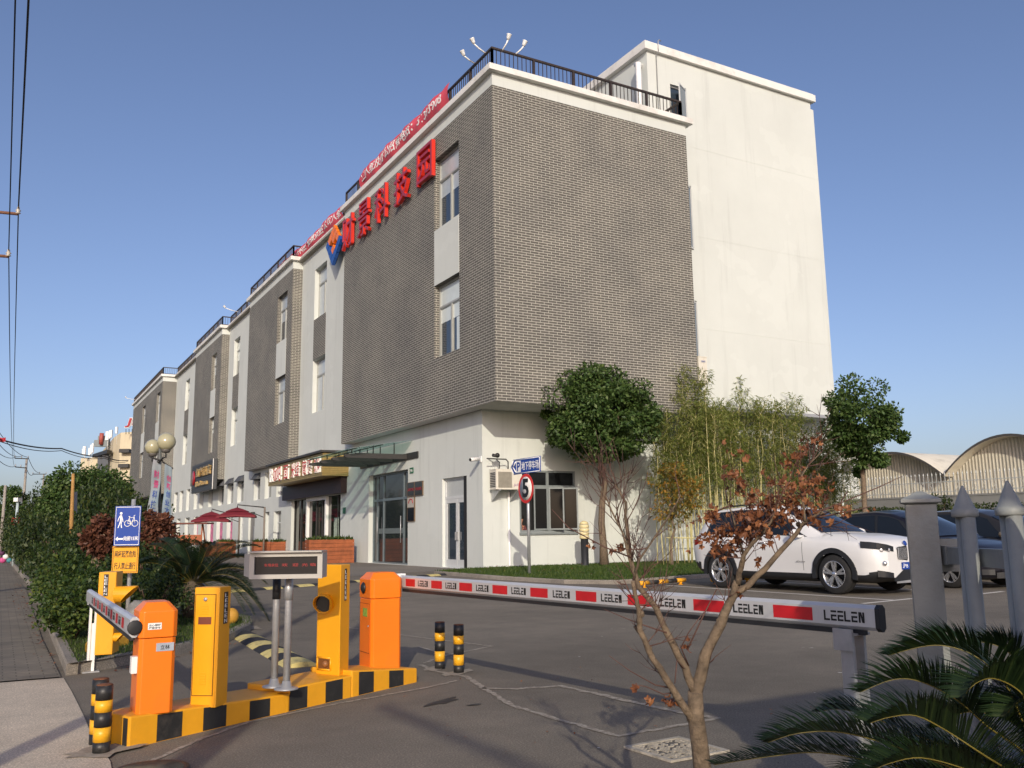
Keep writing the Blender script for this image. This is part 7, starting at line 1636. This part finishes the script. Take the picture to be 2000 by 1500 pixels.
# camera mast with a red sign by the pavement
a = atD(30, 1042, 42); a.z = .03; b = atD(30, 977, 42); t = empty('camera_mast', a.to_tuple(), 0, 'pale thin camera mast with a small red sign beside the far hedge', 'mast'); MB().tube([a, (a.x, a.y, b.z)], .06, 8).build('mast', mat('mast_paint', (.42, .50, .52), .5), t)
g = MB(); g.obox((a.x, a.y, b.z+.03), _r*.10, fb_*.2, Z3*.09); g.build('camera_housing', M['white'], t); q = atD(31, 1018, 41.8); g = MB(); g.obox(q, _r*.22, fb_*.012, Z3*.17); s_ = g.build('red_sign', M['red'], t); g = MB(); g.text('学', q-_r*.10-Z3*.10-fb_*.014, _r, Z3, .2, .2, .003, bold=.01); g.build('lettering', M['letter'], s_)
# far things at the end of the pavement
p = atD(8, 1062, 48); t = empty('bag_pile', (p.x, p.y, .02), 0, 'small pile of pink, white and teal bags at the far end of the pavement', 'bags')
for (dx, z, r_), m in (((0, .25, .28), mat('pink_bag', (.55, .08, .25), .7)), ((.25, .55, .25), M['letter']), ((.6, .22, .24), mat('teal_bag', (.05, .22, .25), .7)), ((-.15, .9, .25), mat('dark_bag', (.10, .03, .09), .7))):
    MB().ball(V((p.x, p.y, .02))+_r*dx*.6+Z3*z*.6, r_*.6, 10, 8, 0, (1, .8, .9)).build('bag', m, t)
# kerb ball and rock on the planted island
p = atG(453, 1217, .11); t = tag(MB().ball((p.x, p.y+.03, .20), .092, 18, 12, 0, (1, 1, 1.15)).build('stone_ball', mat('mustard_paint', (.52, .27, .03), .7, .2, 8)), 'yellow painted stone ball on the kerb behind the yellow cabinet', 'ball')
p = atG(258, 1258, .10); rk = MB(); rr = random.Random(3)
def rkf(u, v): th = 2*pi*u; ph = pi*(v-.5); q = V((cos(ph)*cos(th), cos(ph)*sin(th), sin(ph))); k = 1+.22*mnoise.noise(q*1.7+V((3, 1, 2)))+.08*mnoise.noise(q*5); return V((p.x+.12, p.y+.3, .30))+V((q.x*.20, q.y*.2, q.z*.27))*k
rk.grid(rkf, 24, 14); tag(rk.build('boulder', mat('grey_rock', (.22, .215, .20), .9, .3, 8, .6)), 'upright grey boulder on the grass behind the left orange cabinet', 'rock')
# person seated inside the open window
def person(loc, rz, label):
    t = empty('person', loc, rz, label, 'person')
    me = bpy.data.meshes.new('body'); J = [(0, 0, .50), (0, .02, .72), (0, .06, .95), (0, .10, 1.08), (0, .13, 1.17), (0, .17, 1.27), (0, .18, 1.38),
        (.17, .06, 1.02), (.21, .20, .80), (.10, .42, .80), (.06, .50, .82), (-.17, .06, 1.02), (-.21, .20, .80), (-.10, .42, .80), (-.06, .50, .82), (.10, .05, .47), (.12, .45, .48), (.12, .47, .06), (-.10, .05, .47), (-.12, .45, .48), (-.12, .47, .06), (.12, .58, .04), (-.12, .58, .04)]
    E = [(0, 1), (1, 2), (2, 3), (3, 4), (4, 5), (5, 6), (2, 7), (7, 8), (8, 9), (9, 10), (2, 11), (11, 12), (12, 13), (13, 14), (0, 15), (15, 16), (16, 17), (0, 18), (18, 19), (19, 20), (17, 21), (20, 22)]
    R_ = [.15, .14, .145, .07, .052, .085, .075, .065, .048, .036, .032, .065, .048, .036, .032, .095, .075, .05, .095, .075, .05, .04, .04]
    me.from_pydata(J, E, []); o = bpy.data.objects.new('body', me); COL.objects.link(o); o.parent = t
    o.modifiers.new('skin', 'SKIN').use_smooth_shade = True; sk = me.skin_vertices[0]
    for i, r_ in enumerate(R_): sk.data[i].radius = (r_, r_*.85)
    sk.data[0].use_root = True
    o.modifiers.new('sub', 'SUBSURF').levels = 2; o.modifiers['sub'].render_levels = 2
    me.materials.append(mat('skin_tone', (.36, .17, .10), .6))
    g = MB(); g.ball((0, .165, 1.36), .105, 16, 12, 0, (.92, 1.0, .86)); g.build('hair', mat('dark_hair', (.012, .010, .009), .6), t, world=False)
    g = MB(); rg = [(0.0, .02, .46, .20, .17), (0, .03, .72, .185, .16), (0, .06, .98, .19, .145), (0, .09, 1.09, .11, .10)]; loft(g, [[V((x+cos(2*pi*k/16)*a, y+sin(2*pi*k/16)*b, z)) for k in range(16)] for x, y, z, a, b in rg], 0, False)
    for s in (-1, 1): g.tube([(s*.15, .06, 1.03), (s*.205, .17, .83), (s*.17, .28, .80)], [.085, .068, .058], 10)
    g.build('jacket', mat('dark_red_jacket', (.10, .025, .028), .8, .4, 20), t, world=False)
    g = MB()
    for s in (-1, 1):
        for k in range(4): x = s*.06+(k-1.5)*.017; g.tube([(x, .50, .825), (x*.9, .545, .83), (x*.8, .575, .815)], [.0095, .009, .007], 6)
        g.tube([(s*.03, .49, .835), (s*.015, .52, .85)], [.011, .008], 6)
    g.box(-.04, .04, .545, .56, .80, .93); g.build('hands_with_phone', mat('skin_hand', (.36, .17, .10), .6), t, world=False); return t
person((15.98, YW+.48, .42), radians(-62), 'person in dark red sitting inside the window, head bowed over a phone')
# gatehouse, thick pole and rear cable added unseen for their shade, and the pavement pole
GH = empty('shade_block', (3., -3.6, 0), 0, 'unseen flat roofed block added behind the viewpoint to shade the fence', 'shade_block')  # out of view, added so its shade darkens the fence and cycad
g = MB(); g.box(.95, 5.6, -4.8, -2.6, 0, 3.15); g.build('wall', M['wall'], GH); g = MB(); g.box(.55, 6.0, -5.2, -2.3, 3.15, 3.4); g.build('roof', M['concrete'], GH)
g = MB(); g.box(2.1, 5.1, -2.597, -2.57, 1.0, 2.2); g.build('window', M['pane'], GH)
def backpole(x, y, h, r_, label):
    t = empty('utility_pole', (x, y, 0), 0, label, 'utility pole'); MB().tube([(x, y, 0), (x, y, h)], [r_, r_*.75], 10).build('pole', PC, t); return t
backpole(-2.44, 1.3, 9.0, .085, 'concrete pole on the pavement left of the viewpoint'); backpole(-2.55+.12, -1.05, 7.2, .13, 'thick pole added unseen behind the viewpoint to shade a yellow ticket machine')  # the thick pole is added for its shade on a yellow machine
wire([(-2.6, 1.3, 8.6), (6, -9, 8.8)], 'overhead cable from the pavement pole across the gate', .02); wire([(-4.35, -30, 6.2), (-4.3, -6.6, 6)], 'overhead cable added unseen behind the viewpoint for its soft shadow', .05)  # the rear cable is added to lay a soft shadow on the asphalt

# leaves blown along the kerbs and onto the lawn
r = random.Random(404); lf = MB()
def fallen(x, y, z, s_): a = r.random()*6.28; leaf(lf, V((x, y, z)), V((cos(a), sin(a), r.uniform(0, .5))).normalized(), Z3, s_, s_*.3)
for _ in range(150): fallen(r.uniform(12.5, 22), r.uniform(18.6, 26.5), .16, r.uniform(.05, .11))
for _ in range(120): y = r.uniform(9.7, 30); fallen(.58-abs(r.gauss(0, .12)), y, .022, r.uniform(.03, .07))
for _ in range(60): fallen(r.uniform(2.4, 5.2), r.uniform(3.6, 7.5), .006, r.uniform(.015, .035))
for _ in range(60): t_ = r.random(); fallen(.95+1.5*t_+r.uniform(0, .1), 9.5+1.6*t_-abs(r.gauss(0, .08)), .006, r.uniform(.02, .05))
struct(lf, 'fallen_leaves', M['leaf_dry'], 'stuff')
# the rest of the street: trees across the road and a far tree line round the site
src = [o for o in bpy.data.objects if o.name.startswith('evergreen_tree') and o.parent is None]
r = random.Random(64)
for i in range(9): dup(src[3 if len(src) > 3 else 0], (-15-r.uniform(0, 3), 16+i*13+r.uniform(-3, 3), 0), r.random()*6.28, 'street tree on the far side of the road beyond the left picture edge', r.uniform(1.1, 1.6))['group'] = 'street trees across the road'
ft = MB()
for i in range(420):
    a = radians(-75+210*i/420)+r.uniform(-.01, .01); R_ = r.uniform(230, 330); x, y = sin(a)*R_, cos(a)*R_; h = r.uniform(4, 9)
    for k in range(26):
        u = rdir(r); c = V((x+u.x*5, y+u.y*5, h*.5+abs(u.z)*h*.55)); leaf(ft, c, (rdir(r)+Z3*.3).normalized(), rdir(r), r.uniform(2.0, 3.6), r.uniform(.8, 1.4))
    ft.lathe([(4.5, 0), (4.8, h*.4), (3.4, h*.75), (.01, h)], (x, y, 0), seg=7, sm=False)
struct(ft, 'distant_trees', M['leaf_hedge'], 'stuff')
